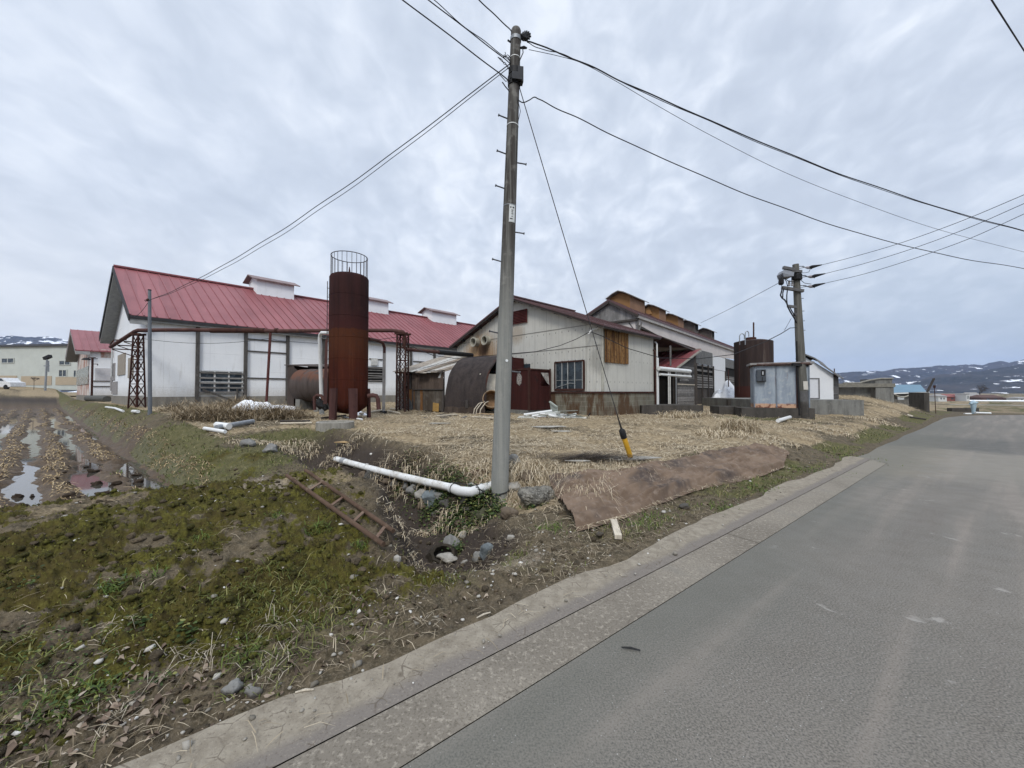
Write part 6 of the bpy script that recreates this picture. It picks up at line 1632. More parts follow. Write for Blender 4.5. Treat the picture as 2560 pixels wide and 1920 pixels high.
# ------------------------------------------------------------------ cables
def cable(pts, r_, label, name='overhead_cable', group='overhead cables', mat=None):
    m = MB(); m.tube(pts, r_, 6); return tag(m.build(name, mat or CABLE, smooth=True), label, 'cable', group)
def wavy(pts, amp=.012, fr=9):
    out = []
    for i in range(len(pts) - 1):
        for j in range(8):
            t_ = j / 8; p = Vector(pts[i]).lerp(Vector(pts[i + 1]), t_); k_ = (i + t_) * fr; out.append(p + Vector((0, amp * math.cos(k_ * .7), amp * math.sin(k_))))
    return out + [Vector(pts[-1])]
tp_ = onpole(96)[0]
def ext(p, q, k_): return p + (q - p) * k_
# three spans that leave over the left shoulder of the photographer
for (py, ex_, ey, Y2, r_, lab) in ((88, 1213, 0, 5.75, .009, 'cable leaving the pole top to the upper left, rightmost of the three spans'), (168, 1092, 0, 5.35, .008, 'twisted cable leaving the pole to the upper left, middle of the three spans'), (212, 1028, 0, 5.35, .009, 'dark cable leaving the pole to the upper left, lowest of the three spans')):
    p0 = onpole(py)[0] + Vector((-.07, -.07, 0)); q_ = at(ex_, ey, Y2); far_ = ext(p0, q_, 9.0); far_.z -= .5
    ln_ = [p0.lerp(far_, (i / 24) ** 1.6) - Vector((0, 0, .9 * (i / 24) ** 1.6 * (1 - (i / 24) ** 1.6))) * .35 for i in range(25)]
    cable(wavy(ln_, .007, 1.6), r_, lab)
    if py == 168: cable(wavy([p + Vector((.01, 0, .022)) for p in ln_], .016, 2.2), .006, 'thin strand twisted round the middle span to the upper left')
# spans over the road to the right
def span_px(pts, Y0, Y1, r_, lab, amp=.006):
    x0, x1 = pts[0][0], pts[-1][0]; out = []
    for (x, y) in pts:
        # depth along a straight plan line between the two ends
        a0 = (x0 - CX) / F; a1 = (x1 - CX) / F; X0, X1 = a0 * Y0, a1 * Y1; a = (x - CX) / F
        t_ = (a * Y0 - X0) / ((X1 - X0) - a * (Y1 - Y0)) if abs((X1 - X0) - a * (Y1 - Y0)) > 1e-6 else 0
        out.append(at(x, y, Y0 + (Y1 - Y0) * t_))
    out.append(ext(out[-2], out[-1], 2.2))
    # smooth
    sm = []
    for i in range(len(out) - 1):
        p_1 = out[max(i - 1, 0)]; p0 = out[i]; p1 = out[i + 1]; p2 = out[min(i + 2, len(out) - 1)]
        for j in range(6):
            t_ = j / 6; sm.append(.5 * ((2 * p0) + (p1 - p_1) * t_ + (2 * p_1 - 5 * p0 + 4 * p1 - p2) * t_ ** 2 + (3 * p0 - p_1 - 3 * p1 + p2) * t_ ** 3))
    sm.append(out[-1]); return cable(wavy(sm, amp, 1.1) if amp else sm, r_, lab)
span_px([(1318, 103), (1360, 117), (1470, 163), (1600, 224), (1780, 303), (2000, 396), (2200, 470), (2400, 534), (2560, 577)], 6.2, 11.7, .011, 'thick cable from the pole top across the road to the right')
span_px([(1318, 105), (1345, 120), (1400, 134), (1490, 172), (1600, 227), (1780, 306), (2000, 399), (2200, 473), (2400, 536), (2560, 579)], 6.2, 11.65, .006, 'second strand lashed below the thick cable across the road')
span_px([(1322, 124), (1400, 141), (1460, 160), (1540, 203), (1640, 262), (1780, 340), (1960, 430), (2150, 506), (2350, 575), (2560, 630)], 6.2, 11.8, .0045, 'thin wire from the pole across the road, between the two thick cables', 0)
span_px([(1255, 205), (1268, 222), (1290, 248), (1315, 255), (1336, 243), (1360, 255), (1450, 298), (1600, 370), (1800, 458), (2000, 535), (2200, 598), (2400, 645), (2560, 671)], 6.1, 11.2, .0085, 'lowest cable from the pole across the road to the right')
# overhead line in the top right corner
p0 = at(2474, -8, 9.0); p1 = at(2566, 136, 11.5); cable([ext(p1, p0, 3.5), p0, p1, ext(p0, p1, 3)], .016, 'dark line crossing the upper right corner of the sky')
# double service wire to the grey pole and on to the barn
p0 = onpole(165)[0] + Vector((-.08, -.05, 0)); hk = at(373.5, 751, 13.55)
for i, (dz_, r_) in enumerate(((0, .008), (.05, .006))):
    sg_ = sag(p0 + Vector((0, 0, -dz_)), hk + Vector((0, 0, dz_ * .1)), .42 + .10 * i, 24)
    cable(wavy(sg_, .008, 1.7), r_, ('upper' if i == 0 else 'lower') + ' strand of the service wire from the concrete pole to the slim grey pole')
bw = B.w(-.5, -.3, 4.2); cable(sag(hk, bw, .12, 8), .009, 'short service wire from the slim grey pole to the white barn eave')
# guy wire and its yellow guard
ga = gnd(1577, 1151); gt = at(1545.5, 1078, ga.y + .06)
top_ = onpole(218)[0] + Vector((.08, -.03, 0))
dirg = (top_ - ga).normalized(); gg = ga + dirg * ((gt.z - ga.z) / dirg.z)
guy = thing('guy_wire', 'steel guy wire from the concrete pole to a yellow ground guard', 'guy wire', tuple(ga))
m = MB(); m.tube([gg, top_], .0075, 6); m.build('wire', plain('guy_steel', (.05, .05, .055), .5), guy)
m = MB(); b_ = ga - dirg * .12; e_ = gg - dirg * .10
YEL = plain('yellow_guard', (.62, .34, .025), .5, .25, 5, spec=.4)
m.tube([b_, b_.lerp(e_, .5) + Vector((.012, 0, 0)), e_], .047, 14); m.build('guard', YEL, guy, smooth='auto')
m = MB(); m.tube([e_ - dirg * .02, e_ + dirg * .05, e_ + dirg * .13, e_ + dirg * .17], [.054, .060, .056, .02], 12); m.tube([e_ + dirg * .17, e_ + dirg * .42], [.018, .010], 6); m.build('guard_cap', BLACKR, guy, smooth='auto')

# ================================================================== leaning pole beside the metal cabin
LY = 16.7
lb = at(2010, 1044, LY); lb.z = hz(lb.x, lb.y) - .1; ltp = at(1989, 661, LY)
kk = NT('old_pole'); o_ = kk.obj(); n1 = kk.noise(kk.mapv(o_, (14, 14, .5)), 1.2, 5, .7); n2 = kk.noise(o_, 6, 4, .6); sz = kk.sep(o_)
c = kk.mix(kk.rng(n1, .35, .68), (.085, .083, .074), (.165, .160, .142)); c = kk.mix(kk.rng(sz[2], 1.0, .65, 0, .8), c, (.035, .030, .028)); c = kk.mix(kk.rng(n2, .5, .72, 0, .4), c, (.10, .085, .070)); kk.col(c).rough(.9)
lp2 = thing('leaning_pole', 'old leaning power pole with a transformer switch beside the metal cabin', 'utility pole', tuple(lb))
m = MB(); m.tube([lb, lb.lerp(ltp, .5), ltp], [.205, .165, .12], 18); m.build('pole', kk.m, lp2, smooth='auto')
ldir = (ltp - lb)
def lpt(py): return lb + ldir * ((1044 - py) / (1044 - 661.))
ARM = plain('crossarm_steel', (.12, .118, .118), .6, .25)
def pxp(x, y, dY=0.): return at(x, y, LY + dY)
for (a, b, w_) in (((1958, 669), (1989, 675), .12), ((1978, 678), (2004, 678.5), .10), ((1955, 719), (2008, 727.5), .12), ((1969, 765), (1990, 767.5), .10), ((1985, 786), (1990, 787), .12)):
    m = MB(); m.beam(pxp(*a, -.17), pxp(*b, -.17), w_, w_); m.build('crossarm', ARM, lp2)
m = MB(); a = [pxp(1957, 682, -.35), pxp(1962, 674, -.2), pxp(1986, 679, -.2), pxp(1984, 690, -.35), pxp(1960, 692, -.35)]; m.slab(a, (.05, .45, 0)); m.build('switch_case', plain('switch_grey', (.20, .21, .23), .5, .1), lp2)
m = MB(); q_ = pxp(1992, 692, -.05); m.lathe(q_ - Vector((0, 0, .12)), [(.02, -.04), (.17, -.04), (.20, 0), (.20, .2), (.17, .24), (.02, .24)], 14); m.build('dark_cluster', BLACKR, lp2)
m = MB(); q_ = pxp(1953, 704, -.3); m.lathe(q_ - Vector((0, 0, .08)), [(.02, -.06), (.07, -.06), (.10, 0), (.10, .15), (.03, .17)], 12); m.lathe(q_ + Vector((.06, .12, -.06)), [(.02, -.03), (.08, -.03), (.09, .1), (.02, .12)], 12); m.build('arrester', BLACKR, lp2)
m = MB()
for x in (1973, 1981):
    q_ = pxp(x, 715, -.17); m.lathe(q_, [(.04, 0), (.055, .05), (.03, .08), (.055, .11), (.03, .15), (.05, .18), (.02, .24)], 10)
m.build('insulator', plain('insulator_grey', (.40, .40, .41), .4, .2), lp2)
def lw(pts, r_, nm='pole_cable'): m = MB(); m.tube([pxp(x, y, -.25) for x, y in pts], r_, 6); m.build(nm, CABLE, lp2, smooth=True)
lw([(1956, 686), (1950, 692), (1949, 700)], .016); lw([(1958, 688), (1953, 694), (1952, 700)], .016); lw([(1955, 697), (1962, 696), (1970, 702), (1985, 704)], .016); lw([(1962, 698), (1966, 704), (1969, 716)], .014); lw([(1954, 712), (1955, 720)], .012)
lw([(1956, 720), (1953, 732), (1951, 738), (1955, 745), (1962, 750), (1967, 758), (1970, 768), (1976, 780), (1986, 796), (1991, 808)], .028); lw([(1960, 721), (1957, 733), (1957, 744)], .022); lw([(1969, 721), (1967, 738), (1967, 752), (1968, 760)], .022); lw([(1974, 767), (1981, 780), (1988, 790)], .022)
lw([(1998, 693), (2004, 702), (2012, 708), (2028, 710)], .012); lw([(2001, 682), (2012, 682), (2022, 680), (2026, 672)], .010)
m = MB(); c_ = lpt(957); m.slab([c_ + Vector((-.09, -.205, -.19)), c_ + Vector((.10, -.215, -.19)), c_ + Vector((.09, -.205, .17)), c_ + Vector((-.10, -.195, .17))], (0, .012, 0)); m.build('notice', plain('paper_white', (.52, .50, .45), .8, .1), lp2)
m = MB(); a = lpt(870); b = lpt(1030); m.tube([b + Vector((-.24, -.08, 0)), a + Vector((-.21, -.06, 0)), lpt(850) + Vector((-.19, -.05, 0))], .035, 8); m.build('conduit', BLACKR, lp2)
for py in (745, 776, 800, 823, 905):
    m = MB(); c_ = lpt(py); sd = 1 if py != 905 else -1; m.tube([c_ + Vector((sd * .1, -.02, 0)), c_ + Vector((sd * .24, -.04, .0))], .014, 5); m.build('step_bolt', STEP, lp2)
m = MB(); c_ = lpt(900); m.tube([c_ - ldir.normalized() * .03, c_ + ldir.normalized() * .03], .192, 18); m.build('band', ARM, lp2); m = MB(); c_ = lpt(985); m.tube([c_ - ldir.normalized() * .2, c_ + ldir.normalized() * .25], .198, 18); m.build('band', ARM, lp2)
m = MB(); m.beam(pxp(1981, 911, -.1), pxp(2019, 912.5, -.1), .12, .12); m.build('low_crossarm', BLACKR, lp2)
# three lines with sleeves from it to the right
for i, (ya, xs, pts) in enumerate(((667, 2006, [(2012, 668.5), (2028, 668), (2055, 662), (2130, 643), (2250, 608), (2400, 554), (2560, 487)]), (690, 2008, [(2018, 691.5), (2032, 692), (2063, 684), (2160, 659), (2280, 622), (2420, 570), (2560, 509)]), (715, 2008, [(2018, 716), (2032, 716.5), (2063, 708), (2160, 685), (2280, 648), (2420, 598), (2560, 535)]))):
    nm_ = ('topmost', 'middle', 'lowest')[i]
    o = span_px([(xs, ya)] + pts, LY, 11.0 + .3 * i, .009, nm_ + ' of the three lines from the leaning pole to the right', 0)
    (xa, ya_), (xb, yb_) = pts[0], pts[2]
    a = at(xa, ya_, LY - .1); b = at(xb, yb_, LY - .65); mid = a.lerp(b, .42) + Vector((0, 0, -.055))
    t_ = thing('line_insulator', nm_ + ' of the three dark insulators right of the leaning pole', 'insulator', tuple(a), 'line insulators right of the leaning pole')
    m = MB(); m.tube([mid - (b - a) * .08, mid + Vector((0, 0, .03)), b], [.085, .075, .02], 8); m.build('dark_sleeve', BLACKR, t_, smooth='auto')
    m = MB(); m.tube([a, a.lerp(mid, .45), a.lerp(mid, .85)], [.02, .07, .06], 8); m.build('porcelain', plain('porcelain', (.42, .40, .42), .4, .1), t_, smooth='auto')
    m = MB(); m.tube([at(xs - 14, ya - 1, LY), at((xs + xa) / 2, ya - 1.5, LY), a], .016, 6); m.tube([at(xs - 14, ya + 5, LY), a], .012, 6); m.build('strain_link', ARM, t_)
for (px, py, k_) in ((2135, 640, 0), (2380, 561, 0), (2095, 676, 0), (2225, 639, 0), (2080, 705, 0), (2400, 604, 0)): pass
# service cables
cable(sag(pxp(1953, 704, -.3), at(1752, 807, 24.8), .05, 8), .010, 'thin wire from the leaning pole down to a roof vent of the tall hall')
pts = [at(1991, 819, LY - .2), at(1975, 820, LY - .3), at(1953, 834, LY - .4), at(1914, 854, LY - .4), at(1834, 886, LY - .3), at(1745, 897, LY - .2), at(1652, 895, LY - .3), at(1569, 871, LY - .9), at(1505, 840, 15.2), mast]
cable(pts, .016, 'sagging service cable from the leaning pole to the corrugated shed')
cable(sag(at(1978, 796, LY - .2), at(1961, 826, LY - .35), .0, 3), .008, 'short stay holding the service cable at the leaning pole')
pA = at(1405, 876, 15.2)
cable([mast, at(1440, 848, 15.2), at(1400, 864, 15.3), at(1340, 879, 15.5), at(1279, 884, 15.8), at(1210, 890, 16.3), at(1140, 896, 16.9), at(1085, 889, 17.2), at(1050, 876, 17.3), at(1022, 861, 17.3), at(1012, 850, 17.3)], .014, 'service cable looping from the corrugated shed left to the lattice tower')
cable([at(1000, 842, 17.2), at(960, 847, 17.0), at(930, 852, 15.8), at(905, 851, 14.5)], .012, 'cable from the lattice tower to the rusty silo')
cable(sag(T1.location + Vector((.2, 0, ZP - .35 - T1.location.z)), at(673, 846, 17.2), .22, 12), .010, 'thin cable below the pipe from the corner tower to the red brown post')
cable([at(673, 846, 17.2), at(695, 851, 17.4), at(750, 856, 18.2), at(800, 859, 18.8)], .010, 'thin cable from the red brown post towards the silo')
# ================================================================== foreground things
# ladder lying on the mossy bank
LADR = m_rust('ladder_rust', (.066, .042, .029), (.105, .068, .048), (.16, .118, .085), vert=False, sc=2)
def lift(a, b, r_):
    up_ = max(float(surface(np.array([p.x]), np.array([p.y]))[0][0]) + r_ - p.z for p in [a.lerp(b, i / 40) for i in range(4, 41)])
    return Vector((0, 0, up_ - .035))
r1a, r1b = gnd(717, 1210), gnd(958, 1392); r2a, r2b = gnd(764, 1198), gnd(983, 1359)
d1 = lift(r1a, r1b, .025); d2 = lift(r2a, r2b, .025); r1a += d1; r1b += d1; r2a += d2; r2b += d2
lad = thing('ladder', 'rusty steel ladder lying on the mossy bank beside the ditch', 'ladder', tuple(r1b))
for a, b in ((r1a, r1b), (r2a, r2b)):
    m = MB(); m.tube([a, a.lerp(b, .33), a.lerp(b, .66), b], .0225, 10); m.build('rail', LADR, lad)
d_ = (r1b - r1a)
for (xa, ya, xb, yb) in ((450, 562, 572, 508), (640, 706, 757, 648), (835, 850, 937, 786), (1033, 990, 1120, 915)):
    pxa = (640 + .2893 * xa); pxb = (640 + .2893 * xb)
    def onrail(a, b, px):
        lo, hi = 0., 1.
        for _ in range(30):
            md = .5 * (lo + hi); q_ = a.lerp(b, md)
            if CX + F * q_.x / (q_.y * CP + (q_.z - EYE) * SP) < px: lo = md
            else: hi = md
        return a.lerp(b, lo)
    m = MB(); m.beam(onrail(r1a, r1b, pxa), onrail(r2a, r2b, pxb), .035, .012); m.build('rung', m_rust('rung_rust', (.12, .075, .055), (.19, .135, .10), (.10, .05, .035), vert=False, sc=3), lad)

# white drain pipe with its elbow, tied to the pole
pA_, pB_ = at(840, 1148, 8.9), at(1133, 1221, 6.15)
dp = thing('drain_pipe', 'long white plastic drain pipe with an elbow, tied to the concrete pole over the ditch', 'pipe', tuple(pB_))
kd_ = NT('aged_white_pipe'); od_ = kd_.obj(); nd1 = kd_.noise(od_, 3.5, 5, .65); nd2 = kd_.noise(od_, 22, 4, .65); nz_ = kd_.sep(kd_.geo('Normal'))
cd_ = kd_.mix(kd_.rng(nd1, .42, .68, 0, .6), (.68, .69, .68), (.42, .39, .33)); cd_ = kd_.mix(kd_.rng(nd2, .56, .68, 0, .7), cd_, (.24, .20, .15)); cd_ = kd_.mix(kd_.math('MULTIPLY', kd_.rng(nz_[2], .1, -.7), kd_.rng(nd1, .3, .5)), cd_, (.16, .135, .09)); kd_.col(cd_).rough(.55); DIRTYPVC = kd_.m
m = MB(); m.tube([pA_.lerp(pB_, i / 10) + Vector((0, 0, -.02 * math.sin(math.pi * i / 10))) for i in range(11)], .068, 16); m.build('pipe', DIRTYPVC, dp, smooth='auto')
m = MB(); m.tube([pA_.lerp(pB_, .075), pA_.lerp(pB_, .115)], .074, 16); m.build('grey_coupling', plain('coupling_grey', (.33, .34, .35), .5), dp)
m = MB(); m.tube([pA_.lerp(pB_, .34), pA_.lerp(pB_, .345)], .071, 16); m.build('joint', PVC, dp)
e0 = pB_; e1_ = at(1163, 1229, 5.98); e2_ = at(1190, 1226, 6.02); e3 = at(1240, 1210, 6.35)
m = MB(); m.tube([e0.lerp(pA_, .012), e0, at(1150, 1228, 6.02), e1_, at(1178, 1230, 5.97), e2_, e2_.lerp(e3, .3)], [.078, .077, .075, .075, .075, .077, .078], 16); m.build('elbow', plain('elbow_plastic', (.62, .625, .61), .45, .15), dp, smooth='auto')
m = MB(); m.tube([e2_, e3], .068, 16); m.build('short_pipe', DIRTYPVC, dp)
p0 = at(1172, 1219, 6.3); p1 = at(1206, 1204, 6.6); m = MB(); m.tube([p0, p1, p1 + Vector((.03, .05, -.02))], [.068, .068, .05], 14); m.build('cut_pipe', plain('old_pvc', (.50, .50, .47), .6, .25), dp, smooth='auto')
m = MB(); c_, r_ = onpole(1228); u_ = axis.normalized(); rp_ = []
for i in range(18):
    a = R(-180 + i * 20); rp_.append(c_ + Vector((math.cos(a) * (r_ + .006), math.sin(a) * (r_ + .006), .02 * math.sin(a + 1))))
m.tube(rp_, .010, 6, closed=True)
for q_ in (e0.lerp(e1_, .05), e2_): 
    dv_ = (e1_ - e0).normalized() if q_ is not e2_ else (e3 - e2_).normalized(); m.ring(q_, dv_, .083, .007, 16)
m.tube(sag(e0 + Vector((0, 0, .1)), c_ + Vector((-.12, -.06, .03)), .0, 8), .008, 6); m.tube(sag(e2_ + Vector((0, 0, .09)), c_ + Vector((-.14, 0, .05)), -.01, 8), .008, 6); m.tube(sag(e2_ + Vector((0, -.05, .07)), c_ + Vector((.02, -.145, -.03)), .03, 8), .008, 6)
tag(m.build('black_rope', BLACKR), 'black rope tying the white drain pipe to the concrete pole', 'rope')

# stones
def stone_mat(name, c):
    k = NT(name); o = k.obj(); n1 = k.noise(o, 6, 5, .6, .3); n2 = k.noise(o, 45, 4, .65)
    q = k.mix(k.rng(n1, .35, .65), tuple(x * .72 for x in c), c); q = k.mix(k.rng(n1, .58, .66, 0, .6), q, tuple(min(1, x * 1.5) for x in c)); q = k.mix(k.rng(n2, .5, .7, 0, .5), q, tuple(x * .5 for x in c))
    gz_ = k.sep(o)[2]; q = k.mix(k.rng(k.math('ADD', gz_, k.math('MULTIPLY', k.math('SUBTRACT', n1, .5), .08)), .075, .02, 0, .8), q, (.055, .042, .028))
    k.col(q).rough(.9); k.bump(k.math('ADD', n1, n2), .7, .012); return k.m
ST = {'grey': stone_mat('grey_stone', (.24, .235, .22)), 'blue': stone_mat('blue_stone', (.17, .195, .205)), 'pale': stone_mat('pale_stone', (.38, .36, .32)), 'dark': stone_mat('dark_stone', (.10, .095, .085)), 'brown': stone_mat('brown_stone', (.16, .125, .09)), 'moss': stone_mat('mossy_stone', (.085, .085, .050))}
stones = [  # px, py (foot), half width px, half height px, kind, label
    (1029, 1238, 13, 14, 'grey', 'round grey stone in the bank just below the middle of the drain pipe'),
    (1052, 1248, 15, 12, 'pale', 'pale stone left of the big blue stone under the drain pipe'),
    (1081, 1263, 24, 19, 'blue', 'big blue grey stone under the drain pipe elbow'),
    (1014, 1224, 9, 10, 'grey', 'small grey stone highest in the bank below the drain pipe'),
    (926, 1200, 14, 13, 'dark', 'dark stone under the far half of the drain pipe, left one'),
    (945, 1205, 11, 12, 'dark', 'dark stone under the far half of the drain pipe, right one'),
    (1125, 1372, 20, 17, 'grey', 'grey stone just behind the dark culvert hole'),
    (1157, 1344, 11, 8, 'pale', 'small beige stone up the slope behind the culvert hole'),
    (1216, 1394, 16, 17, 'blue', 'blue grey stone right of the culvert hole'),
    (1193, 1404, 12, 11, 'grey', 'grey stone next to the blue one by the culvert hole'),
    (1115, 1403, 20, 7, 'pale', 'flat white stone in front of the culvert hole'),
    (1160, 1412, 10, 5, 'pale', 'small flat pale stone below the culvert hole'),
    (991, 1409, 10, 9, 'pale', 'round white pebble lying on the moss below the ladder'),
    (1208, 1302, 15, 15, 'moss', 'mossy stone left of the foot of the concrete pole'),
    (1268, 1295, 19, 14, 'brown', 'brown stone right below the foot of the concrete pole'),
    (1285, 1228, 19, 12, 'pale', 'white stone touching the concrete pole on its right'),
    (1322, 1205, 22, 15, 'brown', 'large brown stone on top of the broken concrete lump'),
    (1283, 1162, 15, 14, 'grey', 'grey cracked stone in the dry grass behind the concrete pole'),
    (1276, 1352, 9, 7, 'pale', 'single pale stone on the slope right of the culvert'),
    (1168, 1280, 12, 8, 'dark', 'dark stone in the shade under the pipe elbow'),
    (1243, 1272, 9, 7, 'dark', 'dark stone at the very foot of the concrete pole'),
    (572, 1740, 20, 14, 'grey', 'broken grey lump of concrete on the bank near the road edge'),
    (622, 1748, 17, 10, 'grey', 'smaller grey lump nearest the road edge'),
    (1500, 1340, 8, 5, 'dark', 'dark clod by the piece of wood'),
    (612, 1118, 14, 10, 'grey', 'grey stone at the far end of the ditch edge'),
    (672, 1132, 16, 11, 'grey', 'grey lump in the ridge of clods beyond the ditch'),
    (1712, 1272, 10, 6, 'dark', 'dark clod on the soil between the brown sheet and the road'),
]
for i, (px, py, hw_, hh_, kd, lb_) in enumerate(stones):
    g_ = gnd(px, py); s_ = g_.y / F
    m = MB(); rx = hw_ * s_ * 1.18; rz_ = hh_ * s_ * 1.25
    m.blob(g_ + Vector((0, rx * .5, rz_ * .50)), (rx * 1.05, rx * .9, rz_), i + 3, 4, .17, rng.uniform(0, 3))
    tag(m.build('stone', ST[kd], smooth=True), lb_, 'stone', 'stones along the ditch')
for i, (px, py, hw_, kd) in enumerate(((1040, 1224, 9, 'dark'), (1066, 1243, 10, 'dark'), (1100, 1247, 12, 'grey'), (1113, 1266, 12, 'dark'), (1056, 1270, 10, 'brown'), (1132, 1288, 11, 'moss'), (988, 1213, 10, 'dark'), (968, 1208, 9, 'brown'), (1162, 1254, 11, 'dark'), (1190, 1292, 12, 'moss'), (1146, 1313, 9, 'brown'), (1226, 1270, 10, 'dark'), (1086, 1290, 8, 'dark'), (906, 1192, 9, 'brown'))):
    g_ = gnd(px, py); s_ = g_.y / F; rx = hw_ * s_ * 1.2; m = MB(); m.blob(g_ + Vector((0, rx * .4, rx * .3)), (rx * 1.1, rx, rx * .85), i + 60, 3, .2, i * .7)
    tag(m.build('stone', ST[kd], smooth=True), {'dark': 'half buried dark stone in the ditch bank below the drain pipe', 'grey': 'half buried grey stone touching the big blue stone under the elbow', 'brown': 'half buried brown stone in the ditch bank below the drain pipe', 'moss': 'half buried mossy stone on the ditch bank below the elbow'}[kd], 'stone', 'stones along the ditch')
# broken concrete lump
k = NT('broken_concrete'); o = k.obj(); n1 = k.noise(o, 9, 6, .7); v1 = k.voro(o, 30); n2 = k.noise(o, 60, 3, .6)
c = k.mix(k.rng(n1, .38, .64), (.085, .080, .068), (.24, .225, .19)); c = k.mix(k.rng(v1, .34, .18), c, (.30, .285, .25)); c = k.mix(k.rng(n1, .36, .26), c, (.05, .05, .035)); k.col(c).rough(.95); k.bump(k.math('ADD', n1, v1), .9, .03)
g_ = gnd(1345, 1268); m = MB(); s_ = g_.y / F; m.blob(g_ + Vector((0, .18, .10)), (46 * s_, .26, 32 * s_), 77, 4, .2, .3)
tag(m.build('concrete_lump', k.m, smooth=True), 'rough broken lump of concrete right of the pole beside the brown sheet', 'rubble')
# culvert mouth
g_ = gnd(1106, 1396); axc = Vector((.10, -.62, .78)).normalized(); c0 = g_ + Vector((.0, .03, .03)) + axc * .05
ref = axc.cross(Vector((1, 0, 0))).normalized(); up = axc.cross(ref); cvt = thing('culvert_mouth', 'dark round culvert hole at the near end of the ditch', 'culvert', tuple(c0))
def disc(rr, dd, wob=0.):
    return [c0 + axc * dd + (ref * math.cos(2 * math.pi * i / 24) * .85 + up * math.sin(2 * math.pi * i / 24)) * rr * (1 + wob * math.sin(i * 2.3)) for i in range(24)]
m = MB(); rings = [disc(.125, -.30), disc(.118, .0, .05), disc(.155, .004, .06), disc(.22, -.10, .05)]; m.v.extend(p for q_ in rings for p in q_)
for a in range(3):
    for i in range(24): m.f.append((a * 24 + i, a * 24 + (i + 1) % 24, (a + 1) * 24 + (i + 1) % 24, (a + 1) * 24 + i))
m.build('rim', plain('wet_soil', (.040, .033, .024), .9, .4, 12), cvt, smooth='auto')
m = MB(); m.poly(disc(.125, -.12)); m.build('hole', DARK, cvt)  # black disc paints the darkness inside the culvert

# brown ground sheet along the slope
up_px = [(1372, 1211), (1440, 1196), (1500, 1187), (1570, 1180), (1650, 1166), (1735, 1150), (1825, 1134), (1905, 1123), (1975, 1137)]
lo_px = [(1442, 1333), (1490, 1321), (1540, 1307), (1590, 1288), (1650, 1262), (1735, 1234), (1816, 1212), (1895, 1194), (1960, 1172)]
U_ = [gnd(*p) for p in up_px]; Lo = [gnd(*p) for p in lo_px]
def cm(P, t):
    n = len(P) - 1; x = min(max(t * n, 0), n - 1e-6); i = int(x); f = x - i
    p0, p1, p2, p3 = P[max(i - 1, 0)], P[i], P[i + 1], P[min(i + 2, n)]
    return .5 * ((2 * p1) + (p2 - p0) * f + (2 * p0 - 5 * p1 + 4 * p2 - p3) * f * f + (3 * p1 - p0 - 3 * p2 + p3) * f ** 3)
nu, nv = 220, 60; V = np.zeros((nu + 1, nv + 1, 3))
for i in range(nu + 1):
    a = cm(U_, i / nu); b = cm(Lo, i / nu)
    for j in range(nv + 1): V[i, j] = b.lerp(a, j / nv)
X, Y = V[..., 0], V[..., 1]
n_, s_ = ns(X, Y)
ed = .07 * fbm(X, Y, 1.0, 3, 81) * (1 - np.linspace(0, 1, nv + 1)[None, :]); X = X - .618 * ed; Y = Y + .786 * ed
ee_ = np.linspace(0, 1, nv + 1)[None, :]; ef_ = ss(ee_, 0, .12)
Z = H0(X, Y) + .022 + .03 * ef_ + ef_ * .10 * (.3 + fbm(s_, n_ * 3.2, 1.1, 4, 83)) + ef_ * .10 * np.abs(fbm(s_ * .55 + n_ * .4, n_ * 5, 2.2, 3, 85)) + ef_ * .03 * np.abs(fbm(s_ * 2.2 - n_, n_ * 2.5, 2.0, 3, 87)) + ef_ * .05 * fbm(X, Y, .9, 3, 86)
Z = Z + .012 * np.exp(-((np.linspace(0, 1, nv + 1)[None, :] - .10) / .05) ** 2)      # turned up lower hem
V = np.stack([X, Y, Z], -1).reshape(-1, 3)
idx = np.arange((nu + 1) * (nv + 1)).reshape(nu + 1, nv + 1)
Fq = np.stack([idx[:-1, :-1], idx[1:, :-1], idx[1:, 1:], idx[:-1, 1:]], -1).reshape(-1, 4)
k = NT('brown_sheet'); P = k.geo(); n1 = k.noise(P, 2.2, 5, .6, .3); n2 = k.noise(P, 10, 4, .6); wv = k.noise(P, 190, 2, .6)
c = k.mix(k.rng(n1, .32, .62), (.118, .080, .054), (.185, .132, .094)); n0 = k.noise(P, .9, 4, .6, .4); c = k.mix(k.math('MULTIPLY', k.rng(n0, .50, .62), k.rng(n1, .40, .60, .3, .9)), c, (.050, .042, .040)); c = k.mix(k.rng(n2, .50, .72, 0, .6), c, (.235, .185, .145)); c = k.mix(k.rng(n0, .40, .30, 0, .5), c, (.21, .17, .125)); c = k.mix(k.rng(wv, .55, .75, 0, .3), c, (.07, .05, .04))
k.col(c).rough(.85); k.bump(k.math('ADD', n2, k.math('MULTIPLY', wv, .4)), .3, .01)
sh = np_mesh('ground_sheet', V, Fq, k.m, loc=tuple(V.mean(0))); tag(sh, 'brown woven ground sheet spread over the slope beside the road', 'sheet')
so_ = sh.modifiers.new('thickness', 'SOLIDIFY'); so_.thickness = .004
m = MB(); a = gnd(1205, 1205); b = gnd(1160, 1192); c_ = gnd(1228, 1180)
V = []; n = 12
for i in range(n + 1):
    for j in range(n + 1 - 0):
        p = b.lerp(a, i / n).lerp(c_, j / n * .8); V.append((p.x, p.y, hz(p.x, p.y) + .04 + .05 * math.sin(4 * i / n + 3 * j / n)))
m.add(V, [(i * (n + 1) + j, i * (n + 1) + j + 1, (i + 1) * (n + 1) + j + 1, (i + 1) * (n + 1) + j) for i in range(n) for j in range(n)])
tag(m.build('sheet_scrap', k.m, smooth=True), 'scrap of brown sheet behind the elbow of the drain pipe', 'sheet')
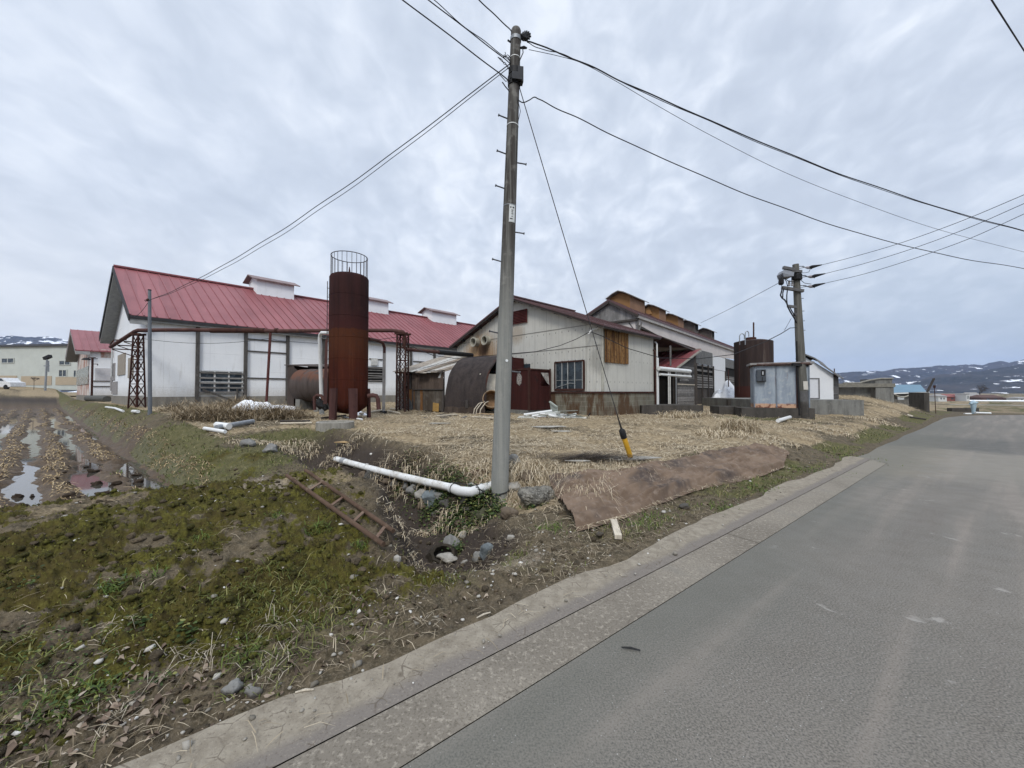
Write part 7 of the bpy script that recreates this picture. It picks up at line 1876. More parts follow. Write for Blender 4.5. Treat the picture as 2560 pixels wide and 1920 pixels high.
# split piece of timber
a = gnd(1534, 1313, .05); b = gnd(1546, 1350, .03); m = MB(); m.beam(a, b, .075, .045)
tag(m.build('timber_piece', PALEWOOD), 'short split piece of timber below the brown sheet', 'timber')
# litter on the road
for (p_, q_, mt, lb_) in (((1554, 1635), (1601, 1643), BLACKR, 'small dark twig lying on the asphalt'), ((1192, 1558), (1226, 1544), PALEWOOD, 'pale splinter on the dirty shoulder of the road'), ((738, 1747), (784, 1743), PALEWOOD, 'pale splinter at the edge of the shoulder near the camera')):
    a = gnd(*p_, .012); b = gnd(*q_, .012); a.z = max(a.z, .012) + (.02 if mt is PALEWOOD else 0); b.z = max(b.z, .012) + (.02 if mt is PALEWOOD else 0)
    m = MB(); m.tube([a, a.lerp(b, .5) + Vector((.0, .006, .002)), b], [.004, .007, .004], 5); tag(m.build('twig', mt), lb_, 'twig', 'twigs on the road')

# ================================================================== yard things
# concrete well ring
g_ = gnd(818, 1077); cR = Vector((g_.x, g_.y + .46, g_.z - .12)); rR = 46 * g_.y / F
wr = thing('well_ring', 'low round concrete ring with rusty water, set in the dry grass', 'well ring', tuple(cR))
hR = 1.6 + (980 - 1057) / F * (g_.y + .1) - cR.z
m = MB(); m.lathe(cR, [(rR, -.2), (rR, hR), (rR - .015, hR + .012), (rR - .07, hR + .012), (rR - .08, hR), (rR - .08, -.2)], 44); m.build('ring', m_concrete('ring_concrete', (.30, .285, .25), (.16, .15, .125), .8), wr, smooth='auto')
k = NT('rusty_water'); o = k.obj(); n1 = k.noise(o, 4, 4, .6); k.col(k.mix(k.rng(n1, .35, .6), (.16, .075, .02), (.06, .055, .03))).rough(.25)
m = MB(); m.lathe(cR, [(.001, hR - .06), (rR - .085, hR - .06)], 30); m.build('water', k.m, wr)
# white and grey pipes lying left of it
def lying(pts, r_, mat, name, lb_, cat='pipe', dz=.03, group=None, rr=None):
    P = [gnd(x, y) for x, y in pts]; P = [p + Vector((0, 0, dz + r_)) for p in P]
    m = MB(); m.tube(P, r_, 10); return tag(m.build(name, mat), lb_, cat, group)
lying([(541, 1079), (632, 1062)], .07, GALV, 'grey_pipe', 'long grey pipe lying in the grass left of the well ring')
lying([(541, 1073), (573, 1077)], .085, PVC, 'white_pipe', 'short white pipe end lying against the long grey pipe')
lying([(511, 1078), (563, 1087)], .045, PVC, 'white_pipe', 'thin white pipe nearest the green path, left of the grey pipe')
lying([(265, 1020), (287, 1023), (308, 1031)], .05, PVC, 'white_pipe', 'white pipe on the green bank below the lattice tower', dz=.0)
lying([(332, 1034), (345, 1035)], .06, PVC, 'white_pipe', 'stub of white pipe at the foot of the slim grey pole')
lying([(1945, 1060), (1975, 1050)], .07, PVC, 'white_pipe', 'white pipe stub on the straw slope right of the leaning pole', dz=.05)
lying([(2275, 1047), (2315, 1053)], .04, DARKWOOD, 'dark_stick', 'dark stick with a pale end lying on the far slope', 'stick', dz=.05)
lying([(2268, 1043), (2282, 1047)], .06, PALEWOOD, 'pale_stick', 'pale end of wood lying on the far slope', 'stick', dz=.05)
lying([(700, 1058), (775, 1057)], .03, DARKWOOD, 'dark_board', 'dark board lying behind the well ring on its left', 'board')
lying([(700, 1064), (780, 1062)], .03, PALEWOOD, 'pale_board', 'pale board lying in the straw left of the well ring', 'board')
lying([(804, 1050), (864, 1043)], .035, DARKWOOD, 'dark_board', 'dark board lying behind the well ring on its right', 'board')
lying([(860, 1047), (905, 1053)], .03, PVC, 'pale_board', 'pale board pointing to the silo behind the well ring', 'board')
lying([(900, 1039), (958, 1029)], .045, PALEWOOD, 'pale_pole', 'long pale pole lying from the silo foot to the right', 'pole')
lying([(970, 1030), (1000, 1037)], .03, PALEWOOD, 'pale_stick', 'pale stick lying right of the silo', 'stick')
lying([(975, 1025), (1010, 1027)], .035, PALEWOOD, 'pale_stick', 'pale stick lying nearest the plank shed', 'stick')
lying([(730, 1020), (800, 1021)], .03, PALEWOOD, 'pale_board', 'pale batten lying before the lying tank', 'board')
for (x0, y0, x1, y1, mt, lb_) in ((1090, 1043, 1142, 1040, PALEWOOD, 'torn cardboard coloured board before the arch, left piece'), (1180, 1045, 1236, 1050, PALEWOOD, 'pale long board lying before the arch near the pole'), (1195, 1037, 1240, 1040, m_planks('orange_boards', (.36, .25, .14), (.44, .32, .19)), 'broad orange board lying before the arch')):
    a = gnd(x0, y0, .05); b = gnd(x1, y1, .07); m = MB(); m.beam(a, b, .30 if 'broad' in lb_ else .16, .025); tag(m.build('board', mt), lb_, 'board', 'boards thrown before the arch')
for i in range(16):
    px, py = rng.uniform(1060, 1240), rng.uniform(1035, 1050); a = gnd(px, py, .03); an_ = rng.uniform(0, 3.1); l_ = rng.uniform(.15, .5); m = MB()
    m.beam(a, a + Vector((math.cos(an_) * l_, math.sin(an_) * l_, rng.uniform(0, .06))), rng.uniform(.05, .12), .015)
    tag(m.build('wood_scrap', [PALEWOOD, GREYWOOD, DARKWOOD][i % 3]), ['pale', 'grey', 'dark'][i % 3] + ' scrap of wood on the ground before the arch and the plank shed', 'scrap', 'wood scraps before the arch')
a = gnd(860, 1108, .02); m = MB(); m.slab([a + Vector((-.22, -.05, 0)), a + Vector((.1, -.12, .0)), a + Vector((.27, .02, .02)), a + Vector((.05, .12, .02))], (0, 0, .015)); tag(m.build('plywood_piece', plain('orange_ply', (.38, .26, .13), .8, .25)), 'orange brown plywood piece lying alone in the straw', 'board')
# snow remnants
g_ = gnd(655, 1015)
heap('snow_pile', (at(655, 1000, 16.2).x, 16.2), 1.7, .7, .42, SNOW, 5, 'low white snow patch left of the lying tank', 'snow', rot=.15)
heap('snow_pile', (at(898, 1015, 15.2).x, 15.2), .55, .3, .2, SNOW, 8, 'small snow patch seen under the silo', 'snow')
for (px, py, rx, lb_) in ((1098, 1062, .35, 'flat white scrap on the straw in front of the plank shed'), (1370, 1070, .50, 'flat white sheet on the ground before the pile of pipes'), (1563, 1150, .55, 'thin white strip on the straw behind the yellow guard'), (1447, 1158, .22, 'small white scrap left of the yellow guard'), (1400, 1082, .3, 'small white scrap nearer than the pile of pipes')):
    a = gnd(px, py, .03); m = MB(); rr = random.Random(px); m.slab([a + Vector((rx * (1 + .3 * rr.uniform(-1, 1)) * math.cos(t_), rx * .35 * (1 + .4 * rr.uniform(-1, 1)) * math.sin(t_), .02 * rr.random())) for t_ in [i * .7 for i in range(9)]], (0, 0, .012))
    tag(m.build('white_scrap', plain('dirty_white', (.46, .44, .39), .8, .4, 12)), lb_, 'scrap')
# pile of plastic gutters and pipes
pc_ = gnd(1392, 1042); rr = random.Random(17)
PIPEM = [PVC, plain('grey_white_plastic', (.46, .48, .45), .5, .2), plain('dirty_plastic', (.22, .23, .20), .6, .3)]
pieces = [(1310, 1037, 1380, 1027, .06, .12), (1314, 1040, 1388, 1034, .04, .22), (1320, 1052, 1346, 1044, .05, .15), (1330, 1040, 1346, 1038, .05, .28), (1362, 1034, 1400, 1030, .05, .34), (1300, 1052, 1386, 1050, .05, .05), (1330, 1049, 1352, 1040, .06, .12),
          (1378, 1042, 1410, 1036, .05, .25), (1395, 1028, 1444, 1026, .045, .3), (1400, 1036, 1448, 1044, .045, .2), (1410, 1046, 1440, 1034, .04, .25), (1420, 1036, 1470, 1043, .045, .12), (1426, 1049, 1466, 1046, .04, .05), (1404, 1049, 1428, 1054, .06, .05), (1425, 1056, 1455, 1062, .03, .03), (1372, 1038, 1412, 1050, .05, .12), (1345, 1042, 1372, 1036, .05, .2), (1358, 1050, 1380, 1044, .04, .1), (1390, 1052, 1420, 1040, .04, .18), (1380, 1030, 1404, 1040, .05, .36), (1408, 1030, 1430, 1040, .05, .24), (1335, 1046, 1365, 1046, .045, .12), (1372, 1046, 1392, 1054, .04, .08), (1440, 1040, 1462, 1050, .04, .08), (1350, 1034, 1390, 1036, .045, .26), (1398, 1042, 1426, 1046, .055, .16)]
for i in range(34):
    x_ = 1312 + 145 * rr.random(); y_ = 1056 - 30 * rr.random() * (1 - abs(x_ - 1390) / 110); a_ = rr.uniform(-.45, .35); l_ = rr.uniform(8, 26)
    pieces.append((x_ - l_, y_ + l_ * a_ * .5, x_ + l_, y_ - l_ * a_ * .5, rr.uniform(.018, .04), .1))
for i, (x0, y0, x1, y1, w_, dz_) in enumerate(pieces):
    Y0 = 14.7 + rr.uniform(-.35, .35); Y1 = Y0 + rr.uniform(-.5, .5)
    a = at(x0, y0, Y0); b = at(x1, y1, Y1); a.z = max(a.z, hz(a.x, a.y) + w_ * .6); b.z = max(b.z, hz(b.x, b.y) + w_ * .6)
    m = MB()
    if i % 3 == 2: m.beam(a, b, w_ * 1.3, .03)
    else: m.tube([a, b], w_ * .8, 8)
    mt = RUSTDARK if i == 5 else PIPEM[i % 3]
    tag(m.build('scrap_pipe', mt), ('dark pipe lowest in the pile of scrap pipes' if i == 5 else ('white', 'off white', 'dirty grey')[i % 3] + ' plastic piece in the heap of scrap pipes before the block wall'), 'pipe', 'heap of scrap pipes')
m = MB(); a = at(1374, 1004, 14.9); b = at(1393, 1018, 14.6); c_ = at(1394, 1030, 14.6); d_ = at(1377, 1026, 14.9); m.slab([a, b, c_, d_], (.02, .03, 0)); m.beam(a, b, .07, .05)
tag(m.build('plastic_panel', plain('green_grey_panel', (.34, .37, .33), .6, .12)), 'pale green panel standing upright out of the heap of scrap pipes', 'panel')
m = MB(); a = at(1410, 1040, 14.8); m.slab([a, at(1440, 1036, 14.9), at(1438, 1050, 14.5), at(1402, 1052, 14.4)], (0, 0, .03)); tag(m.build('mesh_sheet', plain('dull_mesh', (.27, .28, .24), .8, .3, 12)), 'dull grey sheet lying in the heap of scrap pipes', 'panel')
m = MB(); m.tube([at(1470, 1044, 15), at(1473, 1037, 15), at(1476, 1032, 15)], .03, 6); tag(m.build('bent_rod', BLACKR), 'short bent black rod right of the heap of scrap pipes', 'rod')

# ================================================================== blue standpipe at the bend and things by it
BLU = plain('pale_blue_paint', (.35, .46, .52), .5, .12, 4)
hp = at(2434, 1033, 28.2); z0 = hz(hp.x, hp.y)
st = thing('blue_standpipe', 'pale blue irrigation standpipe at the bend of the road', 'standpipe', (hp.x, hp.y, z0))
hh = 1.6 - 21 / F * 28.2 - z0
m = MB(); m.lathe((hp.x, hp.y, z0), [(.09, -.1), (.10, .1), (.10, hh * .25), (.13, hh * .42), (.155, hh * .6), (.15, hh * .68), (.12, hh * .70)], 18); m.build('column', BLU, st, smooth='auto')
m = MB(); m.lathe((hp.x, hp.y, z0), [(.13, hh * .70), (.16, hh * .74), (.17, hh * .84), (.12, hh * .94), (.02, hh)], 18); m.tube([(hp.x - .32, hp.y - .05, z0 + hh * .76), (hp.x + .28, hp.y, z0 + hh * .84)], .07, 10); m.build('head', BLU, st, smooth='auto')
m = MB(); a = at(2411, 1035, 28); b = at(2427, 1035, 28); m.tube([a, b], .07, 8); tag(m.build('white_bar', PVC), 'short white bar on the ground left of the blue standpipe', 'bar')
m = MB(); a = at(2438, 1032, 28); b = at(2476, 1033, 28); m.tube([a, b], .07, 8); tag(m.build('white_bar', PVC), 'long white bar on the ground right of the blue standpipe', 'bar')
m = MB(); a = at(2380, 1030, 34); f_ = Fr(a.x, a.y, -1.2, 90); zt = 1.6 - 40 / F * 34 + 1.2; m.box(f_, 0, 2.4, 0, .4, -.5, zt); tag(m.build('dark_wall', DARKCONC), 'low dark wall behind the blue standpipe', 'wall')

# farm track, snow line and far houses on the plain
def plainz(x, y): return hz(x, y)
m = MB(); P0 = [(x, 1001 + (x - 2320) * .012) for x in range(2150, 3300, 40)]
def ridge_strip(name, px0, px1, ya, yb, Ynear, h_, w_, mat):
    n = 30; m = MB(); prev = None; V = []; Fc = []
    for i in range(n + 1):
        p = gnd(px0 + (px1 - px0) * i / n, ya + (yb - ya) * i / n); zg = p.z - .1; p.z += h_
        if p.y < 60: continue
        for (dy, dz_) in ((-w_ / 2, zg), (-w_ * .3, p.z), (w_ * .3, p.z), (w_ / 2, zg)): V.append((p.x, p.y + dy, dz_))
    for i in range(len(V) // 4 - 1):
        for j in range(3): Fc.append((i * 4 + j, (i + 1) * 4 + j, (i + 1) * 4 + j + 1, i * 4 + j + 1))
    m.add(V, Fc); return m.build(name, mat)
struct(ridge_strip('snow_bank', 2350, 2700, 1002, 1004, 92, .55, 4, SNOW))
struct(ridge_strip('farm_track', 2350, 2700, 1011, 1016, 62, .15, 9, plain('track_gravel', (.26, .24, .21), .95, .15)))
def farhouse(px0, px1, ye, yr, Y, wall, roof, lb_, yb=999.5, gabl=True):
    a = at(px0, yb, Y); b = at(px1, yb, Y); f_ = Fr(a.x, a.y, a.z - .6, 90); L = b.x - a.x; D = max(5., L * .5)
    ze = 1.6 + (980 - ye) / F * Y - f_.o.z; zr_ = 1.6 + (980 - yr) / F * Y - f_.o.z
    h = thing('far_house', lb_, 'house', tuple(f_.o), 'houses on the plain below the hills')
    m = MB(); m.box(f_, 0, L, 0, D, -2, ze); m.build('wall', wall, h)
    m = MB(); m.add([f_.w(-.4, -.5, ze), f_.w(L + .4, -.5, ze), f_.w(L + .4, D + .5, ze), f_.w(-.4, D + .5, ze), f_.w(L * (.0 if not gabl else .12), D / 2, zr_), f_.w(L * (1 if not gabl else .88), D / 2, zr_)], [(0, 1, 5, 4), (1, 2, 5), (2, 3, 4, 5), (3, 0, 4), (3, 2, 1, 0)]); m.build('roof', roof, h)
    m = MB()
    for q_ in (.25, .6): m.box(f_, L * q_, L * q_ + L * .14, -.06, -.01, ze * .3, ze * .7)
    m.build('window', GLASS, h)
FW = plain('far_white', (.62, .63, .62), .8); FRD = plain('far_red_roof', (.26, .10, .09), .7); FBR = plain('far_brown', (.12, .075, .065), .8); FGR = plain('far_grey_roof', (.30, .29, .28), .7)
farhouse(2326, 2360, 994, 990, 205, FW, FRD, 'far white house with a pinkish roof, leftmost on the plain', 998.6)
farhouse(2346, 2367, 991, 985.5, 190, FW, FGR, 'far white house with a pale grey roof', 998.6)
farhouse(2367, 2410, 992, 985, 200, FRD, FRD, 'far long red house', 998.6, False)
farhouse(2416, 2424, 984, 983.6, 195, FW, FW, 'narrow white block like a silo among the far houses', 999.5, False)
farhouse(2424, 2455, 993, 981, 210, FBR, FGR, 'far brown house with a pale grey roof', 999.5, False)
farhouse(2452, 2508, 994, 987, 200, FBR, FBR, 'far low brown house with a broad roof', 1000, True)
farhouse(2510, 2545, 996, 994, 215, FBR, FBR, 'far dark shed low on the plain', 1000.5, False)
farhouse(2546, 2572, 996, 992, 205, FW, FGR, 'far white house cut by the right edge', 1001)
# ================================================================== ground cover (nobody could count it)
def leafmat(name, stops, rough=.8, n_=None, trans=0.):
    k = NT(name); k.col(k.ramp(k.island(), stops)).rough(rough); return k.m
STRAW = leafmat('straw_blades', [(0., (.17, .125, .078)), (.2, (.34, .265, .17)), (.55, (.52, .43, .295)), (1., (.68, .59, .44))])
BRUSH = leafmat('dry_brush_stems', [(0., (.10, .075, .045)), (.4, (.22, .165, .10)), (.75, (.34, .27, .175)), (1., (.48, .40, .28))])
GREENB = leafmat('grass_blades', [(0., (.045, .060, .014)), (.4, (.085, .105, .026)), (.75, (.145, .150, .048)), (1., (.27, .235, .11))])
MOSSB = leafmat('moss_tips', [(0., (.030, .026, .008)), (.35, (.062, .056, .012)), (.7, (.110, .105, .018)), (1., (.165, .165, .036))])
WEED = leafmat('weed_leaves', [(0., (.024, .042, .014)), (.5, (.046, .074, .022)), (.8, (.10, .125, .036)), (1., (.22, .22, .075))], .75)
DEADL = leafmat('dead_leaves', [(0., (.075, .055, .042)), (.4, (.17, .125, .092)), (.75, (.27, .215, .165)), (1., (.40, .345, .275))])
PEBM = leafmat('pebbles', [(0., (.14, .125, .10)), (.5, (.27, .25, .215)), (.8, (.42, .40, .36)), (1., (.66, .64, .60))], .9)
MUDST = leafmat('rice_stubble', [(0., (.12, .08, .042)), (.5, (.28, .20, .105)), (1., (.46, .36, .21))])

WISP = leafmat('dry_wisp', [(0., (.12, .095, .06)), (.5, (.27, .22, .15)), (1., (.48, .41, .30))])
def pts_polar(n, r0, r1, a0, a1, seed, p=1.0):
    q = np.random.RandomState(seed); r = r0 * (r1 / r0) ** (q.rand(n) ** p); a = np.radians(a0 + (a1 - a0) * q.rand(n))
    return r * np.sin(a), r * np.cos(a), q

def blades(name, X, Y, Z, az, el, L, Wd, curl, mat, dz=0.):
    """one bent two-segment strip per blade"""
    n = len(X); B0 = np.stack([X, Y, Z + dz], 1)
    hd = np.stack([np.sin(az), np.cos(az), np.zeros(n)], 1)
    sd = np.stack([np.cos(az), -np.sin(az), np.zeros(n)], 1)
    d1 = hd * np.cos(el)[:, None]; d1[:, 2] = np.sin(el)
    e2 = el - curl; d2 = hd * np.cos(e2)[:, None]; d2[:, 2] = np.sin(e2)
    M1 = B0 + d1 * (L * .5)[:, None]; T1 = M1 + d2 * (L * .5)[:, None]
    w = sd * (Wd * .5)[:, None]
    V = np.stack([B0 - w, B0 + w, M1 + w * .9, M1 - w * .9, T1 + w * .25, T1 - w * .25], 1).reshape(-1, 3)
    b = np.arange(n)[:, None] * 6
    Fq = np.concatenate([b + np.array([0, 1, 2, 3]), b + np.array([3, 2, 4, 5])], 1).reshape(-1, 4)
    return stuff(np_mesh(name, V, Fq, mat, smooth=False, loc=tuple(V.mean(0))))

def keep(m, *a): return [x[m] for x in a]

def cover_straw():
    X, Y, q = pts_polar(210000, 3.6, 42, -44, 56, 101, .8)
    Z, mo, st, mu, gr, pa, da, left, di = surface(X, Y)
    m = (q.rand(len(X)) < np.clip(st * 1.25 - .12, 0, 1) * (1 - .8 * gr)) & ~left
    cl = fbm(X, Y, .9, 4, 111); m &= cl > -.30 + .40 * q.rand(len(X))
    X, Y, Z, cl = keep(m, X, Y, Z, cl); n = len(X); r = np.hypot(X, Y)
    az = R(70) + 1.1 * fbm(X, Y, .6, 3, 113) * 3 + q.randn(n) * .7; az = az + np.where(q.rand(n) < .5, np.pi, 0)
    L = (.13 + .22 * q.rand(n)) * (1 + .02 * r); el = np.abs(q.randn(n)) * .11 + .01
    return blades('dead_grass', X, Y, Z, az, el, L, (.0032 + .0035 * q.rand(n)) * (1 + r * .075), .25 + .5 * q.rand(n), STRAW, .012)
cover_straw()

def cover_tufts():
    """standing or hanging dry clumps the photo shows one by one, too ragged to count"""
    q = np.random.RandomState(55); XX = []; par = []
    spots = [(1320, 1178, .30, 380, .32, .8), (1283, 1175, .2, 160, .22, .7), (1850, 1078, .55, 900, .55, 1.2), (1800, 1090, .7, 500, .35, .8), (1480, 1150, .5, 500, .2, .14), (1530, 1165, .6, 800, .24, .14), (1585, 1160, .5, 600, .26, .16), (1440, 1172, .5, 700, .24, .14), (1395, 1190, .4, 600, .26, .14), (1700, 1120, .7, 500, .26, .2), (1360, 1118, .6, 400, .25, .15),
             (1730, 1040, .8, 400, .4, .9), (1690, 1044, .7, 300, .45, 1.0), (1205, 1165, .4, 400, .25, .18), (1120, 1150, .8, 500, .2, .12), (1170, 1120, .8, 400, .22, .15), (860, 1130, .5, 400, .2, .2), (740, 1120, .6, 600, .22, .22), (640, 1105, .6, 400, .22, .2), (1010, 1185, .3, 200, .25, .05), (960, 1170, .3, 200, .25, .05), (1090, 1195, .3, 200, .2, .2), (1340, 1215, .25, 300, .24, .3), (1930, 1100, .7, 400, .3, .2), (2060, 1075, 1.0, 500, .35, .2), (2180, 1050, 1.2, 500, .35, .2), (1990, 1055, .5, 300, .3, .25), (1620, 1200, .2, 60, .2, .3), (1000, 1320, .3, 160, .12, .5), (1120, 1300, .25, 260, .2, .3), (1180, 1320, .3, 260, .2, .3), (1060, 1330, .15, 120, .16, .3)]
    o = []
    for (px, py, rad, n, ln, up_) in spots:
        g_ = gnd(px, py); a = q.rand(n) * 6.28; r = rad * np.sqrt(q.rand(n)); X = g_.x + r * np.cos(a); Y = g_.y + r * np.sin(a) * .6
        o.append((X, Y, q.rand(n) * 6.28, np.clip(up_ * (.3 + q.rand(n)), .05, 1.4), ln * (.5 + q.rand(n)), .9 + q.rand(n) * .9))
    X, Y, az, el, L, cu = [np.concatenate(z) for z in zip(*o)]
    Z = surface(X, Y)[0]; r = np.hypot(X, Y)
    blades('dry_grass_tufts', X, Y, Z, az, el, L, .004 + .0007 * r, cu, STRAW, 0)
    # straw hanging down over the upper edge of the brown sheet
    o = []
    for (px, py, n, ln) in ((1412, 1232, 34, .36), (1465, 1236, 44, .42), (1482, 1252, 46, .40), (1496, 1215, 40, .30), (1440, 1205, 50, .24), (1395, 1200, 40, .26), (1540, 1192, 30, .2), (1600, 1186, 30, .2), (1475, 1290, 18, .20), (1465, 1310, 12, .16)):
        g_ = gnd(px, py); X = g_.x + q.randn(n) * .13; Y = g_.y + q.randn(n) * .10
        o.append((X, Y, R(155) + q.randn(n) * 1.0, .25 + .3 * q.rand(n), ln * (.5 + q.rand(n)), .9 + .5 * q.rand(n)))
    X, Y, az, el, L, cu = [np.concatenate(z) for z in zip(*o)]; Z = H0(X, Y) + .085
    blades('hanging_straw', X, Y, Z, az, el, L, np.full(len(X), .0055), cu, STRAW, 0)
    # dark brush heaps in the yard, left
    o = []
    for (px, py, rx, ry, n, ln) in ((540, 1050, 1.3, .6, 2600, .55), (640, 1045, 1.4, .6, 3000, .55), (600, 1020, 1.6, .7, 2400, .5), (720, 1045, .9, .5, 1300, .4), (470, 1030, 1.1, .6, 1300, .4), (760, 1010, .5, .3, 300, .4), (610, 980, .5, .3, 100, .9), (1010, 1160, .5, .25, 300, .2)):
        g_ = gnd(px, max(py, 1012)); a = q.rand(n) * 6.28; r = np.sqrt(q.rand(n)); X = g_.x + rx * r * np.cos(a); Y = g_.y + ry * r * np.sin(a)
        hgt = .42 * (1 - r ** 2) * (n > 1000) * q.rand(n)
        o.append((X, Y, hgt, q.rand(n) * 6.28, -.3 + 1.0 * q.rand(n), ln * (.4 + .8 * q.rand(n)), -.6 + 1.8 * q.rand(n)))
    X, Y, hg, az, el, L, cu = [np.concatenate(z) for z in zip(*o)]; Z = surface(X, Y)[0]
    blades('dry_brush', X, Y, Z + hg, az, el, L, np.full(len(X), .014), cu, BRUSH, 0)
    # dark twig heap left of the guard
    g_ = gnd(1448, 1152); n = 420; X = g_.x + q.randn(n) * .45; Y = g_.y + q.randn(n) * .10; Z = surface(X, Y)[0]
    blades('twig_heap', X, Y, Z, R(80) + q.randn(n) * .3, .05 + .2 * q.rand(n), .3 + .4 * q.rand(n), np.full(n, .008), .3 * q.rand(n), leafmat('dark_twigs', [(0, (.03, .025, .022)), (1, (.10, .08, .065))]), .05)
cover_tufts()

def cover_green():
    X, Y, q = pts_polar(150000, 2.2, 34, -56, 56, 201, .75)
    Z, mo, st, mu, gr, pa, da, left, di = surface(X, Y); n_, s_ = ns(X, Y)
    m = (q.rand(len(X)) < gr * 1.1 * ss(fbm(X, Y, 1.3, 3, 203), -.25, .15)) & (n_ > 2.35)
    X, Y, Z = keep(m, X, Y, Z); n = len(X); r = np.hypot(X, Y)
    blades('short_grass', X, Y, Z, q.rand(n) * 6.28, .5 + .7 * q.rand(n), (.05 + .06 * q.rand(n)) * (1 + .02 * r), (.003 + .003 * q.rand(n)) * (1 + .10 * r), .5 + .8 * q.rand(n), GREENB, -.005)
    # moss tips on the near bank
    X, Y, q = pts_polar(120000, 1.5, 8.5, -60, 8, 205, 1.)
    Z, mo, st, mu, gr, pa, da, left, di = surface(X, Y)
    m = q.rand(len(X)) < mo * 1.1 - .1
    X, Y, Z = keep(m, X, Y, Z); n = len(X); r = np.hypot(X, Y)
    blades('moss_tips', X, Y, Z, q.rand(n) * 6.28, .4 + .9 * q.rand(n), .010 + .014 * q.rand(n), .004 + .0035 * q.rand(n), .6 * q.rand(n), MOSSB, -.003)
    # dry wisps over bank, verge and ditch sides
    X, Y, q = pts_polar(42000, 1.6, 14, -60, 52, 207, .9)
    Z, mo, st, mu, gr, pa, da, left, di = surface(X, Y); n_, s_ = ns(X, Y)
    m = (n_ > 2.36) & (st < .5) & (q.rand(len(X)) < (.05 + .26 * ss(fbm(X, Y, 1.1, 3, 209), 0, .35)) * (1 - .75 * mo) + .5 * (~left) * (n_ < 4.2) * 1.1 + .3 * (di > .3)) & ~((mu > .5))
    m |= (n_ > 2.0) & (n_ < 2.36) & (s_ < 11) & (q.rand(len(X)) < .035)
    X, Y, Z, n_ = keep(m, X, Y, Z, n_); n = len(X); r = np.hypot(X, Y); Z = np.where(n_ < 2.36, np.maximum(Z, .032), Z)
    blades('dry_wisps', X, Y, Z, q.rand(n) * 6.28, .02 + np.abs(q.randn(n)) * .22, .05 + .14 * q.rand(n) ** 2, (.0022 + .002 * q.rand(n)) * (1 + .08 * r), .2 + .6 * q.rand(n), WISP, .004)
    # a few pale tangled stems near the road edge
    o = []
    for (px, py, n, ln) in ((690, 1570, 26, .16), (700, 1650, 22, .14), (520, 1640, 30, .20), (430, 1650, 20, .16), (650, 1700, 14, .1), (1080, 1560, 12, .1), (1450, 1440, 14, .12), (330, 1560, 14, .12), (150, 1700, 16, .14), (280, 1800, 24, .16)):
        g_ = gnd(px, py); o.append((g_.x + q.randn(n) * .05, g_.y + q.randn(n) * .05, q.rand(n) * 6.28, .1 + .6 * q.rand(n), ln * (.5 + q.rand(n)), .5 + q.rand(n)))
    X, Y, az, el, L, cu = [np.concatenate(z) for z in zip(*o)]; Z = surface(X, Y)[0]
    blades('pale_stems', X, Y, Z, az, el, L, np.full(len(X), .0032), cu, leafmat('pale_stem', [(0, (.22, .185, .13)), (1, (.52, .46, .36))]), .004)
cover_green()

def leaves(name, X, Y, Z, sz, q, mat, fold=.35, tilt=.4, asp=.5):
    """folded leaf: two quads along a midrib"""
    n = len(X); az = q.rand(n) * 6.28; a = np.stack([np.cos(az), np.sin(az), tilt * (q.rand(n) - .35)], 1); b = np.stack([-np.sin(az), np.cos(az), tilt * (q.rand(n) - .5)], 1)
    C = np.stack([X, Y, Z], 1); up = np.array([0, 0, 1.]); s = sz[:, None]; f = (fold * (q.rand(n) - .2))[:, None] * s * up
    V = np.stack([C - a * s * .5, C - a * s * .1 + b * s * asp * .5 + f, C + a * s * .25 + b * s * asp * .42 + f, C + a * s * .5, C + a * s * .25 - b * s * asp * .42 + f * .8, C - a * s * .1 - b * s * asp * .5 + f * .8], 1).reshape(-1, 3)
    i = np.arange(n)[:, None] * 6
    Fq = np.concatenate([i + np.array([0, 3, 2, 1]), i + np.array([0, 5, 4, 3])], 1).reshape(-1, 4)
    return stuff(np_mesh(name, V, Fq, mat, smooth=False, loc=tuple(V.mean(0))))

